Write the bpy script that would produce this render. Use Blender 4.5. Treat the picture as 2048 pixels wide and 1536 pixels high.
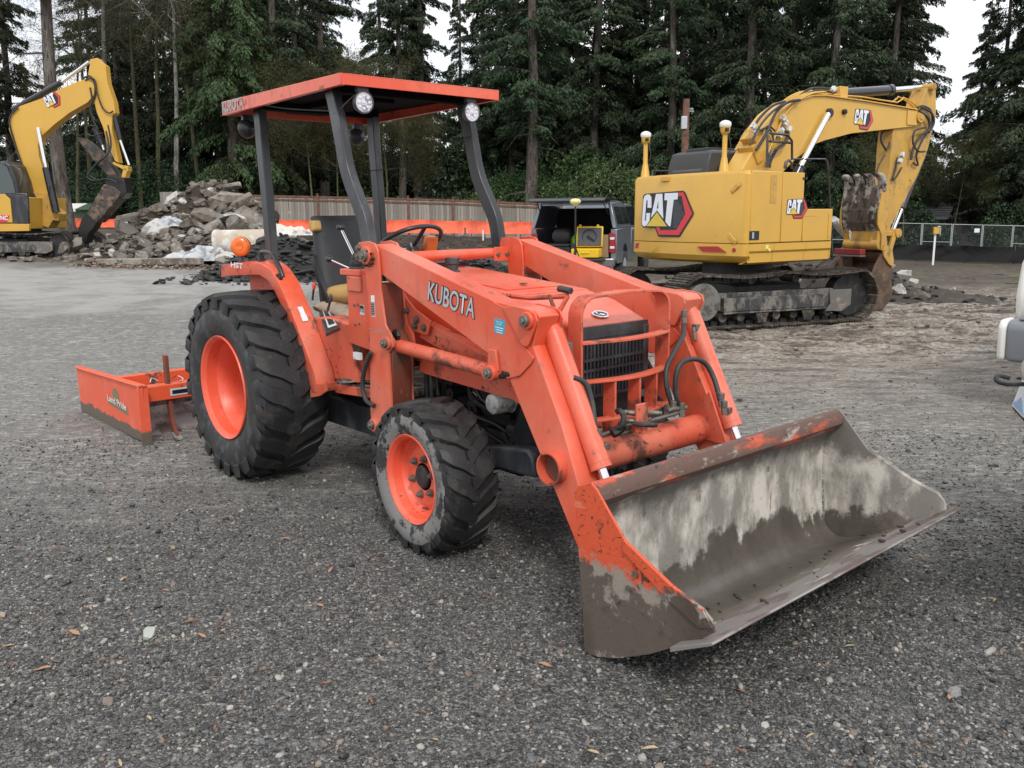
import bpy, math, random
import numpy as np
from mathutils import Vector, Matrix
sc = bpy.context.scene
for o in list(bpy.data.objects): bpy.data.objects.remove(o)
R_ = math.radians
# ---------------------------------------------------------------- camera
CAMP = Vector((5.348, -3.1323, 1.6593)); YAW, PIT, ROL, FPX = 2.42134, 0.1919, -0.010679, 1740.4
fw = Vector((math.cos(YAW)*math.cos(PIT), math.sin(YAW)*math.cos(PIT), -math.sin(PIT)))
rt = Vector((math.sin(YAW), -math.cos(YAW), 0)); up = rt.cross(fw)
rt, up = rt*math.cos(ROL)+up*math.sin(ROL), -rt*math.sin(ROL)+up*math.cos(ROL)
cd = bpy.data.cameras.new("camera"); cam = bpy.data.objects.new("camera", cd); sc.collection.objects.link(cam)
M = Matrix((rt, up, -fw)).transposed().to_4x4(); M.translation = CAMP; cam.matrix_world = M
cd.sensor_fit = 'HORIZONTAL'; cd.angle = 2*math.atan(1024/FPX); cd.clip_start = .05; cd.clip_end = 2000
sc.camera = cam
# ---------------------------------------------------------------- sky, sun, exposure
w = bpy.data.worlds.new("World"); sc.world = w; w.use_nodes = True; nt = w.node_tree; nt.nodes.clear()
SUN_EL, SUN_AZ = R_(46), R_(330)
sky = nt.nodes.new('ShaderNodeTexSky'); sky.sky_type = 'NISHITA'; sky.sun_disc = False
sky.sun_elevation = SUN_EL; sky.sun_rotation = R_(90)-SUN_AZ
bg = nt.nodes.new('ShaderNodeBackground'); bg.inputs[1].default_value = .1
ou = nt.nodes.new('ShaderNodeOutputWorld')
tc = nt.nodes.new('ShaderNodeTexCoord'); mp = nt.nodes.new('ShaderNodeMapping'); mp.inputs['Scale'].default_value = (1, 1, 2.6)
nz = nt.nodes.new('ShaderNodeTexNoise'); nz.inputs['Scale'].default_value = 2.3; nz.inputs['Detail'].default_value = 7
rp = nt.nodes.new('ShaderNodeValToRGB'); rp.color_ramp.elements[0].position = .22; rp.color_ramp.elements[1].position = .40
nz2 = nt.nodes.new('ShaderNodeTexNoise'); nz2.inputs['Scale'].default_value = 5; nz2.inputs['Detail'].default_value = 5
rp2 = nt.nodes.new('ShaderNodeValToRGB'); rp2.color_ramp.elements[0].position = .35; rp2.color_ramp.elements[1].position = .65
rp2.color_ramp.elements[0].color = (7.9, 8.3, 9.0, 1); rp2.color_ramp.elements[1].color = (12.1, 12.0, 11.9, 1)
mx = nt.nodes.new('ShaderNodeMix'); mx.data_type = 'RGBA'
L = nt.links.new
L(tc.outputs['Generated'], mp.inputs[0]); L(mp.outputs[0], nz.inputs[0]); L(nz.outputs[0], rp.inputs[0])
L(mp.outputs[0], nz2.inputs[0]); L(nz2.outputs[0], rp2.inputs[0])
L(rp.outputs[0], mx.inputs[0]); L(sky.outputs[0], mx.inputs[6]); L(rp2.outputs[0], mx.inputs[7])
L(mx.outputs[2], bg.inputs[0]); L(bg.outputs[0], ou.inputs[0])
sl = bpy.data.lights.new("sun", 'SUN'); sl.energy = 1.5; sl.angle = R_(12); sl.color = (1, .96, .9)
so = bpy.data.objects.new("sun", sl); sc.collection.objects.link(so)
so.rotation_euler = Vector((math.cos(SUN_AZ)*math.cos(SUN_EL), math.sin(SUN_AZ)*math.cos(SUN_EL), math.sin(SUN_EL))).to_track_quat('Z', 'Y').to_euler()
sc.view_settings.view_transform = 'Standard'; sc.view_settings.look = 'None'
sc.view_settings.exposure = 0.35; sc.view_settings.gamma = 1
sc.cycles.max_bounces = 6; sc.cycles.diffuse_bounces = 3; sc.cycles.glossy_bounces = 3; sc.cycles.transmission_bounces = 4
sc.cycles.transparent_max_bounces = 8; sc.cycles.use_denoising = True; sc.cycles.sample_clamp_indirect = 6
# ---------------------------------------------------------------- frames of reference
# tractor frame = world: x forward, y left, z up, origin under the rear axle.
# site frame: a metres to the right, d metres away, used to lay out the yard.
FG = Vector((math.cos(YAW), math.sin(YAW), 0)); RG = Vector((math.sin(YAW), -math.cos(YAW), 0)); RZ = math.atan2(RG.y, RG.x)
C0 = Vector((CAMP.x, CAMP.y, 0))
def st(a, d, z=0): return C0+RG*a+FG*d+Vector((0, 0, z))
def sst(t, lo, hi):
    t = np.clip((t-lo)/(hi-lo), 0, 1); return t*t*(3-2*t)
def terr(a, d):
    return sst(d, 9, 24)*(-.0385*a)*(1-.4*sst(np.abs(a), 30, 60)) + .45*sst(d, 28, 42)*(1-sst(a, -4, 12))*(1-sst(-a, 30, 60)*.5)
def ray(px, py): return fw + rt*((px-1024)/FPX) - up*((py-768)/FPX)
def onY(px, py, y):
    r = ray(px, py); return CAMP + r*((y-CAMP.y)/r.y)
def onX(px, py, x):
    r = ray(px, py); return CAMP + r*((x-CAMP.x)/r.x)
def onZ(px, py, z):
    r = ray(px, py); return CAMP + r*((z-CAMP.z)/r.z)
def pz(pts, y): return [(p.x, p.z) for p in (onY(a, b, y) for a, b in pts)]
def at(px, py, d):                      # a point d metres away -> (a, z)
    r = ray(px, py); k = d/r.dot(FG); p = CAMP+r*k; return (p-C0).dot(RG), p.z
# ---------------------------------------------------------------- materials
def nn(t, kind, **kw):
    n = t.nodes.new(kind)
    for k, v in kw.items():
        if k in n.inputs: n.inputs[k].default_value = v
        else: setattr(n, k, v)
    return n
def mixc(t, f, a, b):
    m = t.nodes.new('ShaderNodeMix'); m.data_type = 'RGBA'
    for i, s in ((0, f), (6, a), (7, b)):
        if hasattr(s, 'is_output'): t.links.new(s, m.inputs[i])
        else: m.inputs[i].default_value = s if i == 0 else (*s[:3], 1)
    return m.outputs[2]
def math_(t, op, a, b=None, c=None):
    m = t.nodes.new('ShaderNodeMath'); m.operation = op
    for i, s in enumerate((a, b, c)):
        if s is None: continue
        if hasattr(s, 'is_output'): t.links.new(s, m.inputs[i])
        else: m.inputs[i].default_value = s
    return m.outputs[0]
def rng(t, v, lo, hi, a=0., b=1., smooth=True):
    m = t.nodes.new('ShaderNodeMapRange'); m.clamp = True
    if smooth: m.interpolation_type = 'SMOOTHSTEP'
    t.links.new(v, m.inputs[0])
    for i, s in zip((1, 2, 3, 4), (lo, hi, a, b)): m.inputs[i].default_value = s
    return m.outputs[0]
def noise(t, vec, scale, detail=4, rough=.6, stretch=None, dist=0):
    if stretch:
        mpn = nn(t, 'ShaderNodeMapping'); mpn.inputs['Scale'].default_value = stretch; t.links.new(vec, mpn.inputs[0]); vec = mpn.outputs[0]
    n = nn(t, 'ShaderNodeTexNoise', Scale=scale, Detail=detail, Roughness=rough, Distortion=dist); t.links.new(vec, n.inputs['Vector']); return n.outputs[0]
def new_mat(name):
    m = bpy.data.materials.new(name); m.use_nodes = True; t = m.node_tree; b = t.nodes['Principled BSDF']
    tcn = t.nodes.new('ShaderNodeTexCoord'); return m, t, b, tcn.outputs['Object']
def lk(t, s, inp):
    if hasattr(s, 'is_output'): t.links.new(s, inp)
    elif hasattr(s, '__len__'): inp.default_value = (*s[:3], 1)
    else: inp.default_value = s
MT = {}
def mat(name, col, rough=.5, metal=0., layers=(), bump=None, spec=.5, vary=0., coat=0., trans=0., alpha=1., emit=None):
    """layers: (colour, scale, lo, hi, roughness, stretch, strength)"""
    if name in MT: return MT[name]
    m, t, b, oc = new_mat(name)
    c = (*col, 1); r = rough; mt = metal
    if vary:
        oi = nn(t, 'ShaderNodeObjectInfo'); f = math_(t, 'MULTIPLY_ADD', oi.outputs['Random'], vary*2, 1-vary)
        vm = nn(t, 'ShaderNodeVectorMath', operation='SCALE'); vm.inputs[0].default_value = col; t.links.new(f, vm.inputs[3]); c = vm.outputs[0]
    for ly in layers:
        lc, s, lo, hi = ly[:4]; lr = ly[4] if len(ly) > 4 else rough; stc = ly[5] if len(ly) > 5 else None; k = ly[6] if len(ly) > 6 else 1.
        f = rng(t, noise(t, oc, s, 6, .65, stc), lo, hi, 0, k)
        c = mixc(t, f, c, lc)
        m2 = t.nodes.new('ShaderNodeMix'); lk(t, f, m2.inputs[0]); lk(t, r, m2.inputs[2]); m2.inputs[3].default_value = lr; r = m2.outputs[0]
        if metal:
            m3 = t.nodes.new('ShaderNodeMix'); lk(t, f, m3.inputs[0]); lk(t, mt, m3.inputs[2]); m3.inputs[3].default_value = 0.; mt = m3.outputs[0]
    lk(t, c, b.inputs['Base Color']); lk(t, r, b.inputs['Roughness']); lk(t, mt, b.inputs['Metallic'])
    b.inputs['Specular IOR Level'].default_value = spec; b.inputs['Coat Weight'].default_value = coat; b.inputs['Coat Roughness'].default_value = .15
    if trans: b.inputs['Transmission Weight'].default_value = trans
    if alpha < 1: b.inputs['Alpha'].default_value = alpha
    if emit: b.inputs['Emission Color'].default_value = (*emit[0], 1); b.inputs['Emission Strength'].default_value = emit[1]
    if bump:
        bn = nn(t, 'ShaderNodeBump', Strength=bump[1], Distance=bump[2] if len(bump) > 2 else .01)
        t.links.new(noise(t, oc, bump[0], 5, .7), bn.inputs['Height']); t.links.new(bn.outputs[0], b.inputs['Normal'])
    MT[name] = m; return m
DUST = (.22, .17, .13); MUD = (.055, .04, .03); RUST = (.09, .035, .018)
ORANGE = mat('orange_paint', (.70, .085, .033), .35, layers=[((.78, .20, .12), 2.2, .42, .70, .55, None, .55), ((.50, .19, .12), 1.3, .46, .68, .6, (1, 1, .5), .45), ((.10, .06, .045), 9, .60, .70, .8, None, .7), ((.30, .075, .045), 4.5, .56, .68, .65, (1, 1, .35), .45), ((.42, .07, .035), 24, .58, .7, .6, (1, 1, .3), .4), ((.80, .33, .25), 1.1, .50, .72, .55, (1, 1, .6), .3), ((.55, .30, .24), 55, .66, .71, .6, (.25, 1, 1), .55), (RUST, 60, .71, .75, .85)], bump=(90, .06), coat=.28)
ORANGE_OLD = mat('weathered_orange_paint', (.62, .10, .05), .55, layers=[((.66, .23, .15), 3, .4, .7, .6, None, .5), (MUD, 5, .53, .65, .9, None, .8), (RUST, 26, .62, .68, .9), ((.5, .42, .36), 40, .72, .76, .6, (.3, 1, 1), .7)], bump=(70, .15))
RUSTY = mat('rusty_brown_steel', (.20, .045, .025), .75, layers=[((.10, .055, .04), 8, .4, .65, .85), ((.32, .28, .25), 50, .62, .7, .7, (1, 1, .25), .8)], bump=(60, .3))
BLACKP = mat('black_satin_paint', (.024, .026, .030), .33, layers=[((.14, .15, .165), 3, .45, .72, .45, (1, 1, .5), .6), ((.12, .09, .07), 20, .66, .74, .8)])
GREASE = mat('black_grease', (.012, .011, .010), .35, bump=(60, .6, .01))
RUBBER = mat('black_rubber_hose', (.028, .029, .031), .55, layers=[((.10, .09, .08), 9, .5, .7, .8, None, .6)])
CHROME = mat('chrome_rod', (.75, .76, .78), .12, 1.)
STEEL = mat('zinc_steel', (.20, .19, .17), .45, .7, layers=[((.14, .11, .08), 30, .5, .65, .8)])
DARKM = mat('dark_cast_metal', (.02, .021, .023), .6, layers=[((.07, .06, .05), 10, .5, .7, .85)], bump=(50, .3))
WHITE = mat('white_label', (.75, .76, .78), .4, layers=[((.45, .42, .40), 30, .55, .7, .6)])
DECAL = mat('silver_decal', (.55, .58, .62), .35)
DECALK = mat('decal_black', (.012, .013, .018), .4)
CATY = mat('yellow_machine_paint', (.60, .345, .05), .38, layers=[((.52, .30, .055), 1.5, .4, .7, .45, None, .5), ((.42, .26, .09), 14, .60, .74, .7, (1, 1, .4), .5), (MUD, 24, .71, .75, .9, None, .7)], coat=.15)
CATYD = mat('muddy_yellow_paint', (.55, .31, .05), .5, layers=[((.40, .25, .08), 5, .4, .6, .7, None, .6), ((.16, .11, .06), 3.5, .54, .68, .9, (1, 1, .5), .7), (MUD, 15, .62, .69, .9, (1, 1, .6), .9), (RUST, 30, .65, .72, .9)], bump=(40, .2))
TRACKM = mat('muddy_track_steel', (.075, .06, .047), .75, layers=[((.20, .18, .155), 12, .5, .62, .55, None, .8), ((.030, .024, .020), 5, .45, .6, .9)], bump=(30, .8, .02))
GLASS = mat('dark_glass', (.02, .025, .028), .05, spec=.8)
# ---------------------------------------------------------------- mesh builder
def basis(ax):
    ax = Vector(ax).normalized(); t = Vector((0, 0, 1)) if abs(ax.z) < .9 else Vector((1, 0, 0))
    u = ax.cross(t).normalized(); return u, ax.cross(u)
class B:
    def __init__(s): s.v = []; s.f = []; s.m = []
    def add(s, vs, fs, mi=0):
        o = len(s.v); s.v += [tuple(p) for p in vs]; s.f += [tuple(i+o for i in f) for f in fs]; s.m += [mi]*len(fs); return s
    def box(s, c, d, rot=None, mi=0, taper=1.):
        c = Vector(c); x, y, z = d[0]/2, d[1]/2, d[2]/2
        P = [Vector((sx*x*(taper if sz > 0 else 1), sy*y*(taper if sz > 0 else 1), sz*z)) for sz in (-1, 1) for sy in (-1, 1) for sx in (-1, 1)]
        if rot is not None: P = [rot@p for p in P]
        return s.add([c+p for p in P], [(0, 2, 3, 1), (4, 5, 7, 6), (0, 1, 5, 4), (2, 6, 7, 3), (0, 4, 6, 2), (1, 3, 7, 5)], mi)
    def prism(s, poly, a, b, ax='y', mi=0):
        if ax == 'y': g = lambda p, h: (p[0], h, p[1])
        elif ax == 'z': g = lambda p, h: (p[0], p[1], h)
        else: g = lambda p, h: (h, p[0], p[1])
        ar = sum(poly[i][0]*poly[(i+1) % len(poly)][1]-poly[(i+1) % len(poly)][0]*poly[i][1] for i in range(len(poly)))
        if (ar > 0) == (ax != 'y'): poly = poly[::-1]
        if a > b: a, b = b, a
        n = len(poly); vs = [g(p, a) for p in poly]+[g(p, b) for p in poly]
        return s.add(vs, [tuple(range(n)), tuple(range(2*n-1, n-1, -1))]+[(i, i+n, (i+1) % n+n, (i+1) % n) for i in range(n)], mi)
    def cyl(s, p0, p1, r, r1=None, n=14, caps=True, mi=0):
        p0, p1 = Vector(p0), Vector(p1); r1 = r if r1 is None else r1; u, v = basis(p1-p0)
        vs = [p+(u*math.cos(2*math.pi*i/n)+v*math.sin(2*math.pi*i/n))*q for p, q in ((p0, r), (p1, r1)) for i in range(n)]
        fs = [(i, (i+1) % n, (i+1) % n+n, i+n) for i in range(n)]
        if caps: fs += [tuple(range(n-1, -1, -1)), tuple(range(n, 2*n))]
        return s.add(vs, fs, mi)
    def tube(s, path, r, n=8, mi=0, closed=False, sub=0):
        P = [Vector(p) for p in path]
        if sub: P = smooth_path(P, sub)
        rr = r if hasattr(r, '__len__') else [r]*len(P); vs = []; k = len(P)
        u = None
        for i, p in enumerate(P):
            t = (P[(i+1) % k]-P[i-1]) if closed else P[min(i+1, k-1)]-P[max(i-1, 0)]
            if u is None: u, _ = basis(t)
            t = t.normalized(); u = (u-t*u.dot(t)).normalized(); v = t.cross(u); q = rr[min(i, len(rr)-1)]
            vs += [p+(u*math.cos(2*math.pi*j/n)+v*math.sin(2*math.pi*j/n))*q for j in range(n)]
        fs = [(i*n+j, i*n+(j+1) % n, ((i+1) % k)*n+(j+1) % n, ((i+1) % k)*n+j) for i in range(k if closed else k-1) for j in range(n)]
        if not closed: fs += [tuple(range(n-1, -1, -1)), tuple(range((k-1)*n, k*n))]
        return s.add(vs, fs, mi)
    def rect(s, path, wv, hv, wd, ht, mi=0):      # rectangular bar swept along a path; wv = width direction
        P = [Vector(p) for p in path]; wv = Vector(wv).normalized(); vs = []; k = len(P)
        for i, p in enumerate(P):
            t = (P[min(i+1, k-1)]-P[max(i-1, 0)]).normalized(); h = t.cross(wv).normalized()
            vs += [p+wv*a*wd/2+h*b*ht/2 for a, b in ((-1, -1), (1, -1), (1, 1), (-1, 1))]
        fs = [(i*4+j, i*4+(j+1) % 4, i*4+4+(j+1) % 4, i*4+4+j) for i in range(k-1) for j in range(4)]+[(3, 2, 1, 0), (k*4-4, k*4-3, k*4-2, k*4-1)]
        return s.add(vs, fs, mi)
    def lathe(s, prof, o, ax, n=32, mi=0, closed=False):
        o = Vector(o); A = Vector(ax).normalized(); u, v = basis(A); k = len(prof)
        vs = [o+A*h+(u*math.cos(2*math.pi*i/n)+v*math.sin(2*math.pi*i/n))*r for r, h in prof for i in range(n)]
        fs = [(a*n+i, a*n+(i+1) % n, ((a+1) % k)*n+(i+1) % n, ((a+1) % k)*n+i) for a in range(k if closed else k-1) for i in range(n)]
        return s.add(vs, fs, mi)
    def ball(s, c, r, n=10, mi=0, sq=(1, 1, 1)):
        c = Vector(c); k = n//2; vs = [c+Vector((0, 0, -r*sq[2]))]
        for j in range(1, k):
            th = -math.pi/2+math.pi*j/k
            vs += [c+Vector((math.cos(th)*math.cos(2*math.pi*i/n)*r*sq[0], math.cos(th)*math.sin(2*math.pi*i/n)*r*sq[1], math.sin(th)*r*sq[2])) for i in range(n)]
        vs.append(c+Vector((0, 0, r*sq[2]))); e = len(vs)-1
        fs = [(0, 1+(i+1) % n, 1+i) for i in range(n)]+[(e, 1+(k-2)*n+i, 1+(k-2)*n+(i+1) % n) for i in range(n)]
        fs += [(1+j*n+i, 1+j*n+(i+1) % n, 1+(j+1)*n+(i+1) % n, 1+(j+1)*n+i) for j in range(k-2) for i in range(n)]
        return s.add(vs, fs, mi)
    def mesh(s, name, mats, smooth=35):
        me = bpy.data.meshes.new(name); me.from_pydata(s.v, [], s.f)
        for q in (mats if isinstance(mats, (list, tuple)) else [mats]): me.materials.append(q)
        me.polygons.foreach_set('material_index', s.m)
        if smooth:
            me.polygons.foreach_set('use_smooth', [True]*len(s.f)); me.set_sharp_from_angle(angle=R_(smooth))
        me.update(); return me
    def obj(s, name, mats, parent=None, smooth=35, bevel=0, loc=None, **props):
        return link(name, s.mesh(name, mats, smooth), parent, bevel, loc, **props)
def link(name, me, parent=None, bevel=0, loc=None, rot=None, **props):
    o = bpy.data.objects.new(name, me); sc.collection.objects.link(o)
    if parent is not None: o.parent = parent
    if loc is not None: o.location = loc
    if rot is not None: o.rotation_euler = rot
    if bevel:
        m = o.modifiers.new('bevel', 'BEVEL'); m.width = bevel; m.segments = 2; m.limit_method = 'ANGLE'; m.angle_limit = R_(38)
    for k, q in props.items(): o[k] = q
    return o
def thing(name, label, cat, loc=(0, 0, 0), rot=(0, 0, 0), group=None):
    return link(name, None, None, 0, loc, rot, label=label, category=cat, **({'group': group} if group else {}))
def tag(o, label, cat, group=None):
    o['label'] = label; o['category'] = cat
    if group: o['group'] = group
    return o
def smooth_path(P, k):
    out = []
    for i in range(len(P)-1):
        p0, p1, p2, p3 = P[max(i-1, 0)], P[i], P[i+1], P[min(i+2, len(P)-1)]
        for j in range(k):
            t = j/k; out.append(.5*((2*p1)+(p2-p0)*t+(2*p0-5*p1+4*p2-p3)*t*t+(3*p1-p0-3*p2+p3)*t**3))
    return out+[P[-1]]
def text_mesh(txt, o, xd, zd, h, mat_, name, parent, width=None, bold=.02, depth=.002, shear=0):
    """letters lying in the plane (xd, zd), cap height h, starting at o"""
    cu = bpy.data.curves.new('t', 'FONT'); cu.body = txt; cu.size = 1; cu.offset = bold; cu.extrude = .0; cu.shear = shear
    ob = bpy.data.objects.new('t', cu); sc.collection.objects.link(ob)
    dg = bpy.context.evaluated_depsgraph_get(); dg.update(); me = bpy.data.meshes.new_from_object(ob.evaluated_get(dg))
    bpy.data.objects.remove(ob)
    n = len(me.vertices); co = np.empty(n*3); me.vertices.foreach_get('co', co); co = co.reshape(-1, 3)
    x0, x1 = co[:, 0].min(), co[:, 0].max(); y0, y1 = co[:, 1].min(), co[:, 1].max()
    sx = (width/(x1-x0)) if width else h/(y1-y0); sy = h/(y1-y0)
    xd, zd = Vector(xd).normalized(), Vector(zd).normalized(); nrm = xd.cross(zd)
    P = np.array(o)+np.outer((co[:, 0]-x0)*sx, xd)+np.outer((co[:, 1]-y0)*sy, zd)+np.array(nrm)*depth
    me.vertices.foreach_set('co', P.ravel()); me.materials.clear(); me.materials.append(mat_); me.update()
    return link(name, me, parent)
def copy_tree(o, parent=None):
    c = o.copy(); sc.collection.objects.link(c); c.parent = parent
    for ch in kids.get(o.name, ()): copy_tree(ch, c)
    return c
kids = {}
rnd = random.Random(7); npr = np.random.default_rng(5)
def vnoise(x, y, seed=0):
    """cheap smooth value noise"""
    xi, yi = np.floor(x).astype(int), np.floor(y).astype(int); fx, fy = x-xi, y-yi; fx, fy = fx*fx*(3-2*fx), fy*fy*(3-2*fy)
    def h(a, b):
        n = (a*374761393+b*668265263+seed*1442695) & 0x7fffffff; n = ((n ^ (n >> 13))*1274126177) & 0x7fffffff; return (n & 0xffff)/65535.
    return (h(xi, yi)*(1-fx)+h(xi+1, yi)*fx)*(1-fy)+(h(xi, yi+1)*(1-fx)+h(xi+1, yi+1)*fx)*fy-.5
# ================================================================ GROUND
def grid(name, A, D, zf, mat_, **props):
    aa, dd = np.meshgrid(A, D); zz = zf(aa, dd); n, m = len(A), len(D)
    v = np.stack([aa, dd, zz], -1).reshape(-1, 3); me = bpy.data.meshes.new(name)
    i = np.arange(m-1)[:, None]*n+np.arange(n-1)[None, :]; f = np.stack([i, i+1, i+n+1, i+n], -1).reshape(-1, 4)
    me.from_pydata(v.tolist(), [], f.tolist()); me.materials.append(mat_); me.polygons.foreach_set('use_smooth', [True]*len(f)); me.update()
    return link(name, me, None, 0, C0, (0, 0, RZ), **props)
def mudmask(a, d): return sst(d+1.2*vnoise(a*.5, d*.5, 3), 9.2, 11.5)*sst(a+1.5*vnoise(a*.3, d*.6, 4)+.10*(d-10), -1.5, 1.0)
def ground_z(a, d):
    z = terr(a, d) + .012*vnoise(a*.8, d*.8, 1)*sst(d, 1, 3)*(1-sst(np.abs(a+.5), 0, 1)*0)
    mm = mudmask(a, d)*(1-sst(d, 30, 45))
    rut = vnoise(a*.5+.5*np.sin(d), d*3.0, 5)*.15+vnoise(a*3, d*7, 6)*.07+vnoise(a*7, d*11, 9)*.045
    far = sst(d, 22, 30)
    return z + mm*rut + far*.12*vnoise(a*.6, d*.6, 8)+sst(d, 20, 25)*(1-sst(d, 34, 40))*sst(a, 4, 9)*(.32*vnoise(a*.35, d*.9, 41)+.14*vnoise(a*1.6, d*2.4, 42))
def ground_mat():
    m, t, b, oc = new_mat('wet_gravel_yard')
    sp = nn(t, 'ShaderNodeSeparateXYZ'); t.links.new(oc, sp.inputs[0]); A, D = sp.outputs[0], sp.outputs[1]
    def vor(scale, feat='F1'):
        v = nn(t, 'ShaderNodeTexVoronoi', Scale=scale*1.25, feature=feat); t.links.new(oc, v.inputs['Vector']); return v
    v1, v2 = vor(62), vor(140)
    s1 = nn(t, 'ShaderNodeSeparateColor'); t.links.new(v1.outputs['Color'], s1.inputs[0])
    s2 = nn(t, 'ShaderNodeSeparateColor'); t.links.new(v2.outputs['Color'], s2.inputs[0])
    def ramp(v, st_):
        r = nn(t, 'ShaderNodeValToRGB'); e = r.color_ramp.elements
        while len(e) > 1: e.remove(e[-1])
        e[0].position = st_[0][0]; e[0].color = (*st_[0][1], 1)
        for p, c in st_[1:]: q = e.new(p); q.color = (*c, 1)
        t.links.new(v, r.inputs[0]); return r.outputs[0]
    g1 = ramp(s1.outputs[0], [(0, (.022, .022, .023)), (.45, (.064, .064, .062)), (.70, (.128, .124, .116)), (.88, (.23, .228, .22)), (1, (.45, .445, .42))])
    g2 = ramp(s2.outputs[1], [(0, (.022, .023, .024)), (.55, (.068, .065, .061)), (.85, (.158, .153, .143)), (1, (.34, .335, .32))])
    gravel = mixc(t, .5, g1, g2)
    big = noise(t, oc, .55, 6, .6); med = noise(t, oc, 2.6, 5, .65, (.7, 1.6, 1))
    # paler packed fines further out
    packed = mixc(t, noise(t, oc, 35, 4, .7), (.31, .295, .27), (.74, .715, .665))
    spk = noise(t, oc, 13, 9, .85, (.7, 1.4, 1)); lane = noise(t, oc, .9, 6, .7, (.45, 1.3, 1), .6)
    packed = mixc(t, rng(t, spk, .48, .62, 0, .70), (.135, .13, .12), packed); packed = mixc(t, rng(t, lane, .50, .66, 0, .45), packed, (.12, .117, .11)); packed = mixc(t, rng(t, noise(t, oc, 3.2, 8, .8, (.7, 1.3, 1)), .54, .68, 0, .45), packed, (.66, .65, .61))
    fm = math_(t, 'ADD', rng(t, D, 3.0, 7.2, 0, .86), math_(t, 'MULTIPLY', math_(t, 'SUBTRACT', big, .5), 1.5))
    fm = math_(t, 'ADD', fm, math_(t, 'MULTIPLY', math_(t, 'SUBTRACT', med, .5), 1.3))
    fm = math_(t, 'ADD', fm, rng(t, A, -1., 3.6, -.06, .34))
    c = mixc(t, rng(t, fm, .12, .75, 0, .84), gravel, packed)
    # asphalt on the left far side
    asp = mixc(t, noise(t, oc, 60, 3), (.21, .208, .20), (.36, .355, .34)); asp = mixc(t, rng(t, noise(t, oc, 1.3, 7, .7), .45, .65, 0, .7), asp, (.17, .165, .155))
    am = math_(t, 'MULTIPLY', rng(t, math_(t, 'ADD', D, math_(t, 'ADD', math_(t, 'MULTIPLY', med, 3.), math_(t, 'MULTIPLY', big, 8.))), 19.5, 22.5), rng(t, math_(t, 'ADD', A, math_(t, 'MULTIPLY', big, 1.0)), -3.4, -4.2))
    c = mixc(t, am, c, asp)
    # mud on the right
    streak = noise(t, oc, 2.6, 9, .8, (.6, 1.7, 1), .3)
    streak = math_(t, 'ADD', streak, math_(t, 'MULTIPLY', math_(t, 'SUBTRACT', spk, .5), .35)); mud = ramp(streak, [(.36, (.030, .023, .018)), (.45, (.09, .071, .056)), (.49, (.23, .195, .16)), (.63, (.37, .335, .29))])
    for k_, (d_, sl_) in enumerate(((10.6, .06), (11.3, .06), (13.4, -.05), (14.1, -.05), (16.8, .02), (17.4, .02))):     # rows of cleat prints
        q_ = math_(t, 'ADD', math_(t, 'MULTIPLY_ADD', A, sl_, -d_), math_(t, 'ADD', D, math_(t, 'MULTIPLY', big, .8)))
        band = rng(t, math_(t, 'ABSOLUTE', q_), .14, .22, 1, 0); st_ = rng(t, math_(t, 'SINE', math_(t, 'MULTIPLY_ADD', A, 21., math_(t, 'MULTIPLY', q_, 14. if k_ % 2 else -14.))), .1, .6)
        mud = mixc(t, math_(t, 'MULTIPLY', math_(t, 'MULTIPLY', band, st_), rng(t, noise(t, oc, 1.3, 3), .42, .6, 0, .8)), mud, (.34, .31, .27))
    mud = mixc(t, rng(t, noise(t, oc, 18, 5, .75), .42, .62, 0, .75), mud, (.05, .04, .033))
    mm = math_(t, 'MULTIPLY', rng(t, math_(t, 'ADD', D, math_(t, 'MULTIPLY', med, 2.4)), 6.2, 12.), rng(t, math_(t, 'ADD', math_(t, 'ADD', A, math_(t, 'MULTIPLY', D, .12)), math_(t, 'MULTIPLY', big, 2.)), .6, 3.6))
    c = mixc(t, mm, c, mud)
    fard = rng(t, math_(t, 'ADD', D, math_(t, 'MULTIPLY', big, 6)), 24, 29)
    soil = mixc(t, noise(t, oc, 3, 6, .7), (.028, .020, .015), (.13, .105, .083)); soil = mixc(t, rng(t, noise(t, oc, 1.1, 6, .7, (.3, 1.6, 1)), .45, .6, 0, .7), soil, (.05, .037, .028))
    soil = mixc(t, rng(t, noise(t, oc, .7, 5, .7), .55, .62, 0, .7), soil, (.10, .12, .03))
    c = mixc(t, fard, c, soil)
    wet = rng(t, noise(t, oc, 1.1, 5, .6, (.5, 2.2, 1)), .56, .66)
    lk(t, c, b.inputs['Base Color'])
    rr = math_(t, 'SUBTRACT', .72, math_(t, 'MULTIPLY', wet, math_(t, 'MAXIMUM', math_(t, 'MULTIPLY', mm, .66), math_(t, 'MULTIPLY', am, .35))))
    lk(t, rr, b.inputs['Roughness']); b.inputs['Specular IOR Level'].default_value = .45
    hh = math_(t, 'ADD', math_(t, 'MULTIPLY', v1.outputs['Distance'], -.9), math_(t, 'MULTIPLY', v2.outputs['Distance'], -.4))
    hh = math_(t, 'ADD', hh, math_(t, 'MULTIPLY', noise(t, oc, 9, 6, .75), math_(t, 'MULTIPLY_ADD', mm, 9., .5)))
    hh = math_(t, 'MULTIPLY', hh, math_(t, 'SUBTRACT', 1., math_(t, 'MULTIPLY', am, .8)))
    hh = math_(t, 'MULTIPLY', hh, rng(t, D, 2.5, 9, 1, .08)); bn = nn(t, 'ShaderNodeBump', Strength=.85, Distance=.014); t.links.new(hh, bn.inputs['Height']); t.links.new(bn.outputs[0], b.inputs['Normal'])
    return m
GM = ground_mat()
Av = np.concatenate([np.linspace(-150, -31, 24), np.linspace(-30, -9, 60), np.linspace(-8.8, 16, 260), np.linspace(16.5, 34, 60), np.linspace(36, 150, 24)])
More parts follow.
